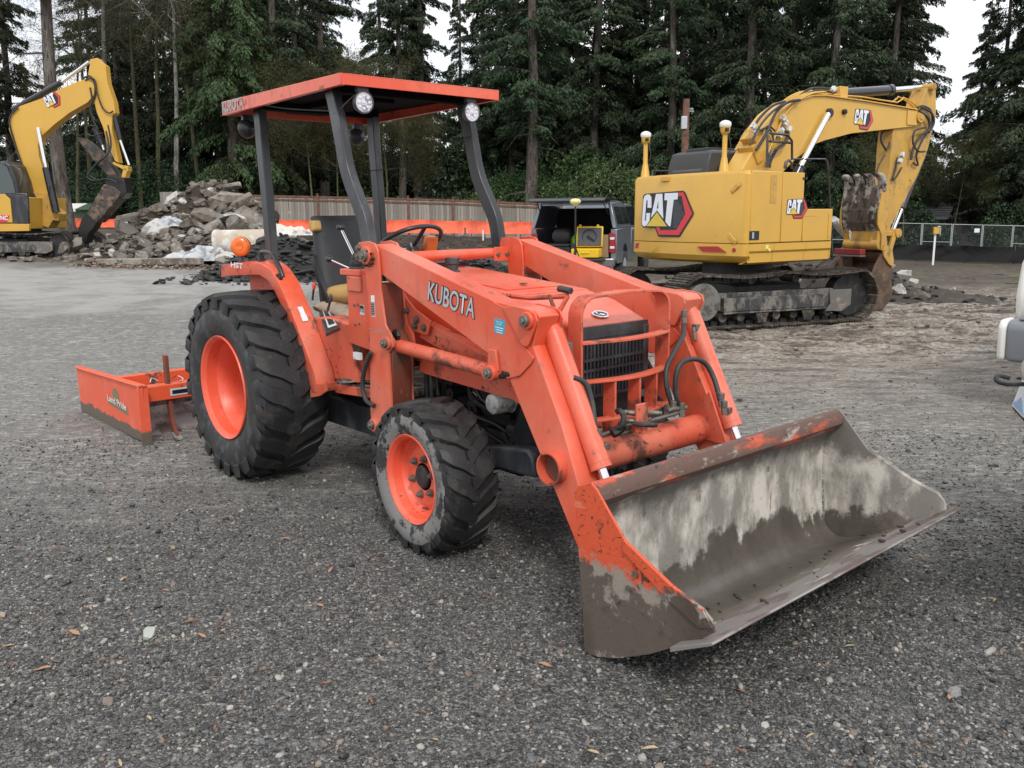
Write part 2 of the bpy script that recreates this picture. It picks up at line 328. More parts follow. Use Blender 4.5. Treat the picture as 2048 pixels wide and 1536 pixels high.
Dv = np.concatenate([np.linspace(-30, 1.4, 14), np.linspace(1.6, 9, 60), np.linspace(9.08, 24, 230), np.linspace(24.3, 50, 90), np.linspace(52, 190, 30)])
grid('ground', Av, Dv, ground_z, GM, kind='structure')
# loose stones lying on the yard, thousands of them: one object
def gravel():
    P = []
    for d0, d1, dens in ((1.7, 2.6, 7500), (2.6, 3.6, 6000), (3.6, 4.8, 3600), (4.8, 6.5, 1500), (6.5, 9, 260), (9, 13, 30)):
        w_ = .64*d1+.35; n = int(dens*2*w_*(d1-d0)); a = npr.uniform(-w_, w_, n); d = npr.uniform(d0, d1, n)
        k = (np.abs(a) < .64*d+.3) & (npr.random(n) < .35+1.1*(vnoise(a*1.7, d*1.7, 21)+.5)); P.append(np.stack([a[k], d[k]], 1))
    P = np.concatenate(P); n = len(P); z = ground_z(P[:, 0], P[:, 1])
    s = np.clip(npr.lognormal(math.log(.0038), .45, n), .0019, .017)*1.
    me = bpy.data.meshes.new('loose_gravel'); me.from_pydata(np.stack([P[:, 0], P[:, 1], z+s*.25], 1).tolist(), [], [])
    for nm, ty, dt in (('scl', 'FLOAT_VECTOR', np.stack([s*npr.uniform(.8, 1.5, n), s*npr.uniform(.7, 1.2, n), s*npr.uniform(.45, .9, n)], 1)), ('rot', 'FLOAT_VECTOR', np.stack([npr.normal(0, .35, n), npr.normal(0, .35, n), npr.uniform(0, 6.28, n)], 1))):
        me.attributes.new(nm, ty, 'POINT').data.foreach_set('vector', dt.astype(np.float32).ravel())
    o = link('loose_gravel', me, None, 0, C0, (0, 0, RZ), kind='stuff', label='small wet grey gravel stones scattered over the yard')
    m, t, b, oc = new_mat('gravel_stone')
    oi = nn(t, 'ShaderNodeObjectInfo'); r = nn(t, 'ShaderNodeValToRGB'); e = r.color_ramp.elements
    e[0].color = (.022, .022, .022, 1); e[1].color = (.36, .34, .30, 1)
    for p, c in ((.25, (.04, .04, .042)), (.45, (.075, .075, .076)), (.62, (.12, .112, .103)), (.76, (.105, .112, .118)), (.86, (.17, .12, .085)), (.92, (.27, .255, .235))): e.new(p).color = (*c, 1)
    t.links.new(oi.outputs['Random'], r.inputs[0]); t.links.new(r.outputs[0], b.inputs['Base Color']); b.inputs['Roughness'].default_value = .42
    g = bpy.data.node_groups.new('scatter', 'GeometryNodeTree'); g.interface.new_socket('Geometry', in_out='INPUT', socket_type='NodeSocketGeometry'); g.interface.new_socket('Geometry', in_out='OUTPUT', socket_type='NodeSocketGeometry')
    N = g.nodes.new; gi, go = N('NodeGroupInput'), N('NodeGroupOutput'); K = g.links.new
    gti = N('GeometryNodeGeometryToInstance')
    for q in range(4):
        ic = N('GeometryNodeMeshIcoSphere'); ic.inputs['Subdivisions'].default_value = 2
        sp = N('GeometryNodeSetPosition'); nt_ = N('ShaderNodeTexNoise'); nt_.noise_dimensions = '4D'; nt_.inputs['W'].default_value = q*3.7; nt_.inputs['Scale'].default_value = .9
        vm = N('ShaderNodeVectorMath'); vm.operation = 'MULTIPLY_ADD'; vm.inputs[1].default_value = (1.1, 1.1, 1.1); vm.inputs[2].default_value = (-.55, -.55, -.55)
        sm = N('GeometryNodeSetMaterial'); sm.inputs['Material'].default_value = m
        K(ic.outputs[0], sp.inputs[0]); K(nt_.outputs[1], vm.inputs[0]); K(vm.outputs[0], sp.inputs['Offset']); K(sp.outputs[0], sm.inputs[0]); K(sm.outputs[0], gti.inputs[0])
    iop = N('GeometryNodeInstanceOnPoints'); iop.inputs['Pick Instance'].default_value = True
    a1, a2 = N('GeometryNodeInputNamedAttribute'), N('GeometryNodeInputNamedAttribute')
    for a_, nm in ((a1, 'scl'), (a2, 'rot')): a_.data_type = 'FLOAT_VECTOR'; a_.inputs['Name'].default_value = nm
    K(gi.outputs[0], iop.inputs['Points']); K(gti.outputs[0], iop.inputs['Instance']); K(a1.outputs[0], iop.inputs['Scale'])
    er = N('FunctionNodeEulerToRotation'); K(a2.outputs[0], er.inputs[0]); K(er.outputs[0], iop.inputs['Rotation'])
    K(iop.outputs[0], go.inputs[0]); o.modifiers.new('scatter', 'NODES').node_group = g
gravel()
# ================================================================ WOODS
BARK = mat('fir_bark', (.085, .068, .055), .9, layers=[((.17, .155, .14), 3, .45, .65, .9, (1, 1, .25)), ((.035, .028, .022), 14, .5, .6, .9, (1, 1, .12))], bump=(12, 1., .05), vary=.25)
MOSSB = mat('mossy_bark', (.075, .075, .03), .9, layers=[((.055, .045, .035), 4, .45, .6, .9), ((.13, .14, .05), 9, .55, .68, .9)], vary=.3)
PALEB = mat('pale_alder_bark', (.34, .33, .30), .8, layers=[((.10, .10, .08), 2.2, .42, .6, .9, (1, 1, .4)), ((.06, .06, .05), 11, .55, .65, .9)])
def leaf_mat(name, c1, c2, sc_=1.2, rough=.65, trans=.0):
    m, t, b, oc = new_mat(name); oi = nn(t, 'ShaderNodeObjectInfo')
    c = mixc(t, rng(t, noise(t, oc, sc_, 4, .6), .35, .65), c1, c2)
    h = nn(t, 'ShaderNodeHueSaturation'); t.links.new(c, h.inputs['Color'])
    t.links.new(math_(t, 'MULTIPLY_ADD', oi.outputs['Random'], .6, .7), h.inputs['Value'])
    t.links.new(math_(t, 'MULTIPLY_ADD', oi.outputs['Random'], .05, .475), h.inputs['Hue'])
    t.links.new(h.outputs[0], b.inputs['Base Color']); b.inputs['Roughness'].default_value = rough; b.inputs['Specular IOR Level'].default_value = .25
    return m
FIR = leaf_mat('fir_needles', (.024, .040, .021), (.052, .074, .037))
CEDAR = leaf_mat('cedar_needles', (.036, .058, .025), (.062, .092, .038))
LAUREL = leaf_mat('laurel_leaves', (.035, .075, .026), (.085, .145, .05), 1.5, .35)
MOSS = leaf_mat('moss', (.045, .045, .018), (.075, .075, .028))
def leafmesh(name, P, Dr, Nr, ln, wd, mat_):
    """diamond-shaped sprays: P centre, Dr direction, Nr side direction"""
    n = len(P); a = P-Dr*ln[:, None]*.5; b = P+Dr*ln[:, None]*.5; s = Nr*wd[:, None]*.5; q = P-Dr*ln[:, None]*.12
    v = np.stack([a, q+s, b, q-s], 1).reshape(-1, 3); me = bpy.data.meshes.new(name)
    me.vertices.add(4*n); me.vertices.foreach_set('co', v.astype(np.float32).ravel()); me.loops.add(4*n); me.loops.foreach_set('vertex_index', np.arange(4*n)); me.polygons.add(n)
    me.polygons.foreach_set('loop_start', np.arange(n)*4); me.polygons.foreach_set('loop_total', np.full(n, 4)); me.materials.append(mat_); me.update(calc_edges=True); return me
def unit(v): return v/np.maximum(np.linalg.norm(v, axis=-1, keepdims=True), 1e-9)
def conifer(seed, H=25., base=2.5, spread=3.6, droop=.35, nq=30000, mat_=None, dens=1., low_dead=0, r0=.36):
    g = np.random.default_rng(seed)
    tr = B(); k = 12; path = [(.10*math.sin(i*.9+seed), .10*math.cos(i*.7+seed), H*i/k-.4) for i in range(k+1)]; rr = [r0*(1.25 if i == 0 else 1)*(1-.93*i/k) for i in range(k+1)]
    tr.tube(path, rr, 9)
    nb = int(H*5.5*dens); zb = base+(H-base)*np.sort(g.random(nb))**1.05
    az = g.uniform(0, 6.283, nb); fr = (zb-base)/(H-base)
    Lb = spread*np.clip(1.12-fr, .06, 1)*np.clip(.45+fr*4, 0, 1)*g.uniform(.5, 1.2, nb)
    for z, a, l in zip(zb[::2], az[::2], Lb[::2]):
        tr.tube([(0, 0, z), (math.cos(a)*l*.5, math.sin(a)*l*.5, z+.08*l-droop*l*.15), (math.cos(a)*l*.95, math.sin(a)*l*.95, z-droop*l*.6)], [.035, .02, .006], 3)
    for i in range(low_dead):
        z = g.uniform(1.5, base+2); a = g.uniform(0, 6.28); l = g.uniform(.8, 2.6); tr.tube([(0, 0, z), (math.cos(a)*l*.6, math.sin(a)*l*.6, z-.1*l), (math.cos(a)*l, math.sin(a)*l, z-.45*l)], [.03, .016, .005], 3)
    w_ = Lb/Lb.sum(); bi = g.choice(nb, nq, p=w_); t = g.random(nq)**.7; t = .12+.88*t
    l, a, z = Lb[bi], az[bi], zb[bi]
    side = g.normal(0, 1, nq)*.16*l*(1.15-t)+g.normal(0, .05, nq)
    ca, sa = np.cos(a), np.sin(a); r = l*t
    x = ca*r-sa*side; y = sa*r+ca*side; zz = z+.09*r-droop*l*t**2*.75-np.abs(side)*.25+g.normal(0, .05, nq)-g.random(nq)**2*.28*(1+droop)
    P = np.stack([x, y, zz], 1)
    Dr = unit(np.stack([ca*.7-sa*np.sign(side)*.6+g.normal(0, .35, nq), sa*.7+ca*np.sign(side)*.6+g.normal(0, .35, nq), -.45-droop*.6+g.normal(0, .3, nq)], 1))
    Nr = unit(np.cross(Dr, unit(g.normal(0, 1, (nq, 3))+np.array([0, 0, 1.5]))))
    ln = g.uniform(.11, .33, nq); wd = ln*g.uniform(.22, .42, nq)
    return tr.mesh('trunk', BARK, 60), leafmesh('crown', P, Dr, Nr, ln, wd, mat_ or FIR)
def place_tree(nm, tm, cm, a, d, s, rz, label, cat, group, tilt=.018, crown='crown', z=None):
    e = thing(nm, label, cat, st(a, d, float(terr(np.array(a), np.array(d))) if z is None else z), (0, tilt, rz), group)
    e.rotation_mode = 'XYZ'; e.rotation_euler = (Matrix.Rotation(RZ, 3, 'Z')@Matrix.Rotation(tilt, 3, 'Y')@Matrix.Rotation(rz, 3, 'Z')).to_euler(); e.scale = (s, s, s)
    link('trunk', tm, e)
    if cm: link(crown, cm, e)
    return e
V = [conifer(11, 26, 3.2, 3.7, .45, 50000, FIR, 1.1, 10), conifer(12, 27, 5.5, 3.2, .35, 40000, FIR, 1., 16), conifer(13, 24, 1.2, 3.9, .75, 56000, CEDAR, 1.3, 0), conifer(14, 28, 2.0, 4.2, .4, 62000, FIR, 1.3, 4), conifer(15, 27, 9., 2.6, .3, 24000, FIR, .75, 22, .30)]
pine_tip = conifer(16, 15, .8, 2.6, .15, 15000, FIR, 1.3, 0, .2)
KIND = ['dark fir', 'bare trunked fir', 'bright cedar', 'broad fir', 'thin high crowned fir']
# (px of trunk at its foot, distance, variant, scale, where)
TREES = [(485, 49, 2, 1.0, 'behind the rubble pile, left trunk of a close pair'), (497, 50.5, 2, .9, 'close behind the cedar at the rubble pile, second of the twin trunks'),
 (572, 52, 1, 1.0, 'seen between the rear and bent front tractor roof posts'), (614, 57, 0, .9, 'right of the fir seen between the tractor roof posts'), (812, 60, 4, .95, 'standing against the bright sky gap above the tractor roof'),
 (1030, 58, 1, .9, 'just left of the thick trunk above the grey pickup'), (1063, 50, 1, 1.08, 'thickest trunk in the middle'), (1186, 55, 0, 1.0, 'right of the thick trunk, above the green laurels'),
 (150, 40, 4, 1.1, 'behind the boom of the far excavator on the left'), (60, 52, 1, .8, 'at the left edge behind the far excavator'), (-30, 44, 1, 1.0, 'leftmost, half cut by the left edge'),
 (1250, 60, 3, 1.0, 'behind the counterweight of the near excavator'), (1330, 52, 3, .92, 'behind the satellite masts of the near excavator'), (1420, 58, 0, 1.05, 'behind the utility pole'), (1480, 50, 3, 1.0, 'above the near excavator cab'),
 (1560, 55, 3, 1.06, 'above the boom hoses of the near excavator'), (1640, 50, 0, 1., 'above the straight part of the near boom'), (1700, 57, 3, 1.0, 'above the emblem on the near boom'), (1750, 54, 3, .9, 'left of the open sky at upper right'),
 (1925, 62, 3, .62, 'lower fir standing in the open sky gap at upper right'), (2035, 49, 3, 1.1, 'right of the sky gap, behind the chain link fence'), (2085, 51, 3, 1.15, 'at the right edge behind the white pickup'), (1960, 52, 3, .7, 'below the sky gap behind the yellow laser receiver')]
for px, d, v, s, where in TREES:
    a = (px-1024)/FPX*d; place_tree('fir_tree' if v != 2 else 'cedar_tree', *V[v], a, d, s, rnd.uniform(0, 6.28), KIND[v]+' '+where, 'tree', 'conifers round the yard')
rr_ = random.Random(3); cnt = 0
for d0, n, x0, x1 in ((59, 22, -80, 2120), (70, 26, -120, 2160), (84, 30, -150, 2200)):
    for i in range(n):
        px = x0+(x1-x0)*(i+rr_.uniform(.1, .9))/n; d = d0+rr_.uniform(-3, 3); v = rr_.choice((0, 3, 3, 1, 0))
        if (px < 190 and d > 55 and rr_.random() < .86) or (670 < px < 765) or (765 <= px < 900 and rr_.random() < .55) or 1790 < px < 2030: continue
        s = rr_.uniform(.8, 1.05)*(1.1 if d > 65 else 1)
        place_tree('fir_tree', *V[v], (px-1024)/FPX*d, d, s, rr_.uniform(0, 6.28), 'dark fir deep in the woods among others of its kind', 'tree', 'firs deep in the woods')
for px, d, s in ((715, 75, .62), (1900, 66, .75), (1850, 80, .6), (20, 75, .85), (95, 80, .9), (1960, 75, .8), (735, 66, .6)):
    place_tree('fir_tree', *pine_tip, (px-1024)/FPX*d, d, s, rr_.uniform(0, 6.28), 'short young fir below a gap of open sky in the tree line', 'tree', 'young firs in the gaps')
# undergrowth is placed after the shrubs are made
# bare mossy deciduous trees on the left and behind the fence
def bare(seed, H, nbr, m=MOSSB, twig=2, r0=.13, leaves=0):
    g = random.Random(seed); b = B(); lv = []
    def grow(p, d, l, r, lev):
        pts = [p]; k = 5; q = Vector(p)
        for i in range(k):
            w0 = .04 if lev == 0 else .16; d = (d+Vector((g.gauss(0, w0), g.gauss(0, w0), g.gauss(.03, .12)-(.05 if lev else 0)))).normalized(); q = q+d*l/k; pts.append(q.copy())
            if lev < 3 and i > (1 if lev == 0 else 0):
                for _ in range(nbr if lev == 0 else twig):
                    a = g.uniform(0, 6.28); side = basis(d); nd = (d*.45+(side[0]*math.cos(a)+side[1]*math.sin(a))*1.0+Vector((0, 0, .15))).normalized()
                    grow(q, nd, l*g.uniform(.22, .36) if lev == 0 else l*g.uniform(.4, .65), r*(.33 if lev == 0 else .5)*(1-i/k*.5), lev+1)
        b.tube(pts, [r*(1-.75*i/k) for i in range(k+1)], 6 if lev == 0 else 3)
        if lev >= 1: lv.extend(pts[1:])
    grow(Vector((0, 0, -.2)), Vector((g.uniform(-.02, .02), 0, 1)), H, r0, 0)
    P = np.array([tuple(v) for v in lv]); gg = np.random.default_rng(seed); P = np.repeat(P, 3, 0)+gg.normal(0, .07, (len(P)*3, 3)); n = len(P)
    return b.mesh('trunk', m, 60), leafmesh('moss', P, unit(gg.normal(0, 1, (n, 3))), unit(gg.normal(0, 1, (n, 3))), gg.uniform(.04, .12, n), gg.uniform(.012, .04, n), MOSS)
BV = [bare(1, 15, 4), bare(2, 17, 4, PALEB, 2, .17), bare(3, 12, 5), bare(5, 7, 6, MOSSB, 3, .07)]
for px, d, v, s, lb in ((247, 49, 1, 1.1, 'slender pale barked bare tree right of the far excavator boom'), (372, 49, 1, 1., 'slender pale barked bare tree above the rubble pile'), (205, 50, 0, 1., 'bare mossy tree right behind the far excavator boom'), (300, 48, 0, 1.05, 'bare mossy tree between the two pale trunks'),
    (335, 50, 2, 1.3, 'bare mossy tree behind the short fence panel'), (420, 49, 2, 1.2, 'bare mossy tree above the peak of the rubble pile'), (175, 47, 2, .9, 'low bare mossy tree with arching branches behind the hydraulic breaker'), (640, 49, 3, 1., 'brown leafless thicket shrub behind the fence, left of the bent roof post'),
    (600, 51, 3, 1.1, 'leafless thicket shrub behind the fence beside the rear roof post'), (690, 50, 3, .9, 'leafless thicket shrub behind the fence left of the far roof post'), (780, 50, 3, 1.1, 'leafless thicket shrub behind the fence above the steering wheel'), (805, 52, 3, .8, 'leafless thicket shrub left of the house roof'), (860, 68, 2, .7, 'bare tree behind the house roof'),
    (1800, 47, 3, .8, 'leafless shrub behind the chain link fence beside the stick'), (1900, 49, 3, .8, 'leafless shrub behind the chain link fence by the laser receiver')):
    place_tree('bare_tree' if v < 3 else 'bare_shrub', *BV[v], (px-1024)/FPX*d, d, s, rr_.uniform(0, 6), lb, 'tree' if v < 3 else 'shrub', 'leafless trees and shrubs', crown='moss')
# broadleaf evergreens
def bush(seed, n=9000, W=2.4, H=2.6, big=.17):
    g = np.random.default_rng(seed); lob = g.uniform(-1, 1, (14, 3))*np.array([W*.7, W*.55, H*.42])+np.array([0, 0, H*.5]); lr = g.uniform(.45, 1., 14)*W*.42
    i = g.integers(0, 14, n); dr = unit(g.normal(0, 1, (n, 3))); P = lob[i]+dr*(lr[i]*g.uniform(.55, 1.08, n))[:, None]; P[:, 2] = np.abs(P[:, 2])
    D_ = unit(dr+g.normal(0, .7, (n, 3))+np.array([0, 0, -.2])); N_ = unit(np.cross(D_, dr+g.normal(0, .5, (n, 3)))); ln = g.uniform(.6, 1.2, n)*big
    s = B()
    for q in range(6): a = g.uniform(0, 6.28); s.tube([(0, 0, -.2), (math.cos(a)*W*.2, math.sin(a)*W*.2, H*.4), (math.cos(a)*W*.45, math.sin(a)*W*.45, H*.85)], [.05, .035, .012], 4)
    return s.mesh('trunk', MOSSB, 60), leafmesh('foliage', P, D_, N_, ln, ln*.42, LAUREL)
BU = [bush(1), bush(2, 11000, 3., 3.4), bush(3, 8000, 2., 2.)]
RHODO = leaf_mat('rhododendron_leaves', (.016, .034, .014), (.04, .07, .03), 1.5, .4)
def recol(me): m2 = me.copy(); m2.materials.clear(); m2.materials.append(RHODO); return m2
BD = [(t_, recol(l_)) for t_, l_ in BU]
for px, d, v, s, lb in ((960, 49, 0, .8, 'bright green laurel left of the pickup'), (1000, 52, 0, 1.1, 'laurel above the fence right of the house roof'), (1110, 50, 1, 1.0, 'laurel above the raised hatch of the pickup'), (1180, 48, 1, 1.25, 'tall bright laurel behind the pickup, topmost of the row'), (1240, 50, 1, 1.2, 'laurel left of the counterweight'), (1060, 53, 1, 1.1, 'laurel behind the thick trunk'), (1145, 53, 1, 1.5, 'highest laurel mass behind the pickup'),
    (262, 49, 1, .9, 'dark rhododendron behind the far excavator breaker'), (318, 50, 1, 1.0, 'dark rhododendron left of the short fence panel'), (385, 50, 1, 1.05, 'dark rhododendron behind the rubble pile'), (435, 51, 1, 1., 'dark rhododendron above the rubble peak'), (215, 49, 0, 1., 'dark shrub below the far excavator stick'),
    (1715, 47, 0, .9, 'shrub behind the stick of the near excavator'), (1780, 50, 0, 1., 'shrub behind the chain link fence'), (1850, 50, 2, 1., 'low shrub behind the chain link fence left of the house'), (2030, 47, 0, 1., 'shrub behind the chain link fence near the right edge'), (1450, 50, 1, 1.2, 'shrub hidden behind the cab'), (1600, 49, 1, 1.1, 'shrub behind the engine hood')):
    place_tree('laurel_bush', *(BD if px < 500 or px > 1400 else BU)[v], (px-1024)/FPX*d, d, s, rr_.uniform(0, 6), lb, 'shrub', 'broadleaf evergreens', crown='foliage')
for i in range(34):
    px = -120+2300*(i+rr_.uniform(.1, .9))/34; d = rr_.uniform(62, 72); place_tree('laurel_bush', *BD[1], (px-1024)/FPX*d, d, rr_.uniform(1.3, 1.9), rr_.uniform(0, 6), 'dark undergrowth shrub deep between the fir trunks', 'shrub', 'undergrowth deep in the woods', crown='foliage')
# ================================================================ FENCES, HOUSES, POLE
WOOD = mat('grey_weathered_cedar', (.27, .245, .215), .85, layers=[((.16, .13, .105), 5, .45, .65, .9, (1, 1, .15)), ((.30, .28, .25), 8, .55, .7, .85, (1, 1, .1))], vary=.3)
WOODR = mat('red_brown_post', (.17, .085, .055), .85, layers=[((.08, .05, .035), 6, .45, .65, .9)])
TARP = mat('orange_silt_fabric', (.80, .115, .045), .6, layers=[((.60, .08, .03), 1.5, .45, .6, .6, (1, 1, .3)), ((.85, .22, .12), 4, .6, .7, .6)], bump=(4, .5, .05))
TARPK = mat('black_silt_fabric', (.005, .005, .0055), .55, spec=.15, layers=[((.014, .013, .012), 2, .5, .7, .8)], bump=(3, .8, .08))
GALV = mat('galvanised_tube', (.45, .47, .49), .45, .6)
def fence_run(pts, board_w, H, z_tweak=0):
    f = thing('wooden_fence', 'long weathered grey board fence with reddish posts along the back of the yard', 'fence', st(0, 46, 0), (0, 0, RZ))
    bm = [B().prism([(-board_w/2, 0), (board_w/2, 0), (board_w/2, H), (-board_w/2, H)], -.01, .012).mesh('board', WOOD, 0)]
    post = B().box((0, 0, H/2+.05), (.10, .10, H+.2)).box((0, 0, H+.17), (.14, .14, .04)).mesh('post', WOODR, 0)
    x0, x1 = pts[0][0], pts[-1][0]; x = x0; i = 0; xs = [p[0] for p in pts]; zs = [p[1] for p in pts]; prev = None
    while x < x1:
        z = float(np.interp(x, xs, zs)); o = link('board', bm[0], f, 0, (x, rnd.uniform(-.004, .004), z-H+rnd.uniform(-.012, .012)), (0, rnd.uniform(-.006, .006), 0))
        if i % 16 == 0:
            link('post', post, f, 0, (x, -.07, z-H))
            if prev:
                for k, hh in enumerate((H+.02, H-.16, .35)): B().add([(prev[0], -.05, prev[1]-H+hh-.045), (x, -.05, z-H+hh-.045), (x, -.05, z-H+hh+.045), (prev[0], -.05, prev[1]-H+hh+.045), (prev[0], -.012, prev[1]-H+hh-.045), (x, -.012, z-H+hh-.045), (x, -.012, z-H+hh+.045), (prev[0], -.012, prev[1]-H+hh+.045)], [(0, 1, 2, 3), (3, 2, 6, 7), (0, 4, 5, 1)]).obj('rail', WOODR, f, 0)
            prev = (x, z)
        x += board_w*1.04; i += 1
fence_run([at(455, 391, 46), at(700, 396, 46), at(900, 401, 46), at(1110, 410, 46), at(1180, 413, 46)], .14, 1.83)
fp = thing('fence_panel', 'short taller weathered board panel standing above the left shoulder of the rubble pile', 'fence', st(0, 44, 0), (0, 0, RZ))
a0, z0 = at(322, 384, 44); a1, z1 = at(382, 384, 44); x = a0
bmx = B().prism([(-.07, 0), (.07, 0), (.07, 2), (-.07, 2)], -.01, .012).mesh('board', WOOD, 0)
while x < a1: link('board', bmx, fp, 0, (x, 0, z0-2+rnd.uniform(-.01, .01))); x += .146
for zz_ in (.3, 1.5): B().box(((a0+a1)/2, .04, z0-zz_), (a1-a0, .04, .09)).obj('rail', WOODR, fp, 0)
def drape(name, top, bot, d, m, label, cat, pcol, step=.12, wob=.05, posts=2.4):
    f = thing(name, label, cat, st(0, d, 0), (0, 0, RZ)); b = B(); xs = np.arange(at(*top[0], d)[0], at(*top[-1], d)[0], step)
    T = [at(*p, d) for p in top]; Bo = [at(*p, d) for p in bot]; n = len(xs); rows = 6
    for j in range(rows):
        for i, x in enumerate(xs):
            zt = np.interp(x, [p[0] for p in T], [p[1] for p in T])-.05*abs(math.sin(math.pi*(x-xs[0])/posts)); zb = np.interp(x, [p[0] for p in Bo], [p[1] for p in Bo])-.06
            k = j/(rows-1); y = wob*(float(vnoise(np.array(x*1.3+k*1.7), np.array(k*2.), 4)))*2+wob*.8*float(vnoise(np.array(x*4.-k*3), np.array(k*1.), 5)); b.v.append((x, y-.25*k*k, zt*(1-k)+zb*k))
    for j in range(rows-1):
        for i in range(n-1): b.f.append((j*n+i, (j+1)*n+i, (j+1)*n+i+1, j*n+i+1)); b.m.append(0)
    b.obj('fabric', m, f, 70)
    pm = B().box((0, 0, .3), (.04, .04, .95)).mesh('stake', pcol, 0); x = xs[0]
    while x < xs[-1]: link('stake', pm, f, 0, (x, .06, np.interp(x, [p[0] for p in T], [p[1] for p in T])-.70)); x += posts
drape('silt_fence', [(150, 436), (280, 437), (430, 438), (560, 438), (720, 440), (810, 438), (1085, 444)], [(150, 452), (280, 452), (430, 456), (560, 456), (720, 462), (1085, 466)], 43, TARP, 'low orange silt fence of sagging fabric in front of the board fence', 'fence', WOODR)
drape('silt_fence', [(1640, 484), (1800, 488), (1900, 490), (2120, 496)], [(1640, 514), (1800, 516), (1900, 520), (2120, 526)], 43, TARPK, 'black silt fence of crumpled fabric at the foot of the chain link fence', 'fence', WOODR, wob=.09)
def chain_fence():
    f = thing('chain_link_fence', 'temporary chain link fence of grey tube panels at the right rear of the yard', 'fence', st(0, 44, 0), (0, 0, RZ))
    m, t, b, oc = new_mat('chain_link_mesh')
    b.inputs['Base Color'].default_value = (.16, .17, .18, 1); b.inputs['Metallic'].default_value = .5; b.inputs['Roughness'].default_value = .5
    sp = nn(t, 'ShaderNodeSeparateXYZ'); t.links.new(oc, sp.inputs[0]); K = 17.
    def line(sg):
        u = math_(t, 'FRACT', math_(t, 'MULTIPLY', math_(t, 'ADD' if sg > 0 else 'SUBTRACT', sp.outputs[0], sp.outputs[2]), K)); return math_(t, 'LESS_THAN', math_(t, 'ABSOLUTE', math_(t, 'SUBTRACT', u, .5)), .028)
    t.links.new(math_(t, 'MAXIMUM', line(1), line(-1)), b.inputs['Alpha'])
    edges = [1600, 1697, 1787, 1845, 1905, 1966, 2027, 2100]
    for i in range(len(edges)-1):
        tb = B(); e0, e1 = edges[i]+1.2, edges[i+1]-1.2; yt = lambda x: 443+(x-1660)*.0235
        (xa, za), (xb, zb) = at(e0, yt(e0), 44), at(e1, yt(e1), 44); h = 1.75
        P = [(xa, 0, za), (xb, 0, zb), (xb, 0, zb-h), (xa, 0, za-h)]
        tb.tube(P, .032, 6, closed=True); tb.tube([(xa, 0, za-h/2), (xb, 0, zb-h/2)], .012, 5) if i % 3 == 0 else None
        p = tb.obj('panel_frame', GALV, f); B().add([(q[0], .01, q[2]) for q in P], [(0, 1, 2, 3)]).obj('mesh_infill', m, p, 0)
    for px, py in ((1750, 458), (1955, 461)):
        x, z = at(px, py, 43.9); B().box((x, -.05, z), (.26, .012, .2)).obj('notice_board', WHITE, f, 0)
chain_fence()
SHING = mat('grey_roof_shingle', (.10, .10, .105), .85, layers=[((.12, .12, .12), 12, .45, .6)], bump=(20, .5))
SIDING = mat('beige_siding', (.22, .215, .20), .8, bump=(3, .3)); GREENS = mat('pale_green_siding', (.24, .36, .24), .8); TRIMW = mat('white_trim', (.7, .7, .7), .6)
def house(name, label, px0, px1, py_ridge, py_eave, d, depth, wallm, roofm, wall_h, windows=()):
    (xa, zr), (xb, _) = at(px0, py_ridge, d), at(px1, py_ridge, d); ze = at(px0, py_eave, d)[1]; e = thing(name, label, 'house' if name != 'garden_shed' else 'shed', st(0, d, 0), (0, 0, RZ))
    B().box(((xa+xb)/2, depth/2, ze-wall_h/2), (xb-xa-.8, depth-.8, wall_h)).obj('wall', wallm, e, 0)
    r = B()
    for row in range(7):
        for sgn in (0, 1):
            y0, y1 = depth/2*row/7, depth/2*(row+1)/7+.04; za, zb = ze+(zr-ze)*row/7, ze+(zr-ze)*(row+1)/7+.02
            if sgn: y0, y1 = depth-y0, depth-y1
            r.add([(xa, y0, za+.05), (xb, y0, za+.05), (xb, y1, zb), (xa, y1, zb), (xa, y0, za), (xb, y0, za)], [(0, 1, 2, 3), (4, 5, 1, 0)])
    ro = r.obj('roof', roofm, e, 0)
    B().add([(xa, 0, ze), (xa, depth/2, zr), (xa, depth, ze)], [(0, 1, 2)]).add([(xb, 0, ze), (xb, depth/2, zr), (xb, depth, ze)], [(0, 2, 1)]).obj('gable', wallm, e, 0)
    B().box(((xa+xb)/2, -.03, ze-.03), (xb-xa, .05, .14)).obj('fascia', TRIMW, e, 0)
    for wx, wz, ww, wh in windows:
        fr = B().box((wx, .36, wz), (ww+.16, .08, wh+.16)).obj('window', TRIMW, e, 0); B().box((wx, .31, wz), (ww, .03, wh)).obj('pane', GLASS, fr, 0)
    return e, ro
e, ro = house('house', 'low house roof of grey shingles showing above the board fence', 826, 962, 377, 404, 60, 7, SIDING, SHING, 2.6)
for px in (868, 912): x, z = at(px, 386, 61.5); B().cyl((x, 1.5, z-.3), (x, 1.5, z+.25), .12, n=8).obj('roof_vent', TRIMW, ro)
x, z = at(2000, 430, 60)
house('house', 'pale house with grey roof behind the chain link fence at the right', 1838, 2130, 405, 436, 58, 8, SIDING, SHING, 2.7, [(at(1880, 462, 58)[0], at(1880, 462, 58)[1], .9, .9), (x, at(2000, 458, 58)[1], 1.6, 1.1)])
house('garden_shed', 'pale green shed with white eave behind the far excavator', 84, 150, 407, 420, 45, 3, GREENS, TRIMW, 2., [])
up_ = thing('utility_pole', 'short brown wooden utility pole with grey box behind the near excavator cab', 'pole', st(0, 34, 0), (0, 0, RZ))
x, z = at(1373, 198, 34); z0 = float(terr(np.array(x), np.array(34.)))
B().tube([(x-.05, 0, z0-.3), (x, 0, z)], [.17, .12], 10).obj('pole', WOODR, up_); x2, z2 = at(1367, 246, 34)
B().box((x2, -.1, z2), (.22, .16, .46)).obj('meter_box', GALV, up_, 0, .01); q = B()
for k in range(3): q.box((x+.16, -.02, z-.35-k*.05), (.2, .03, .02))
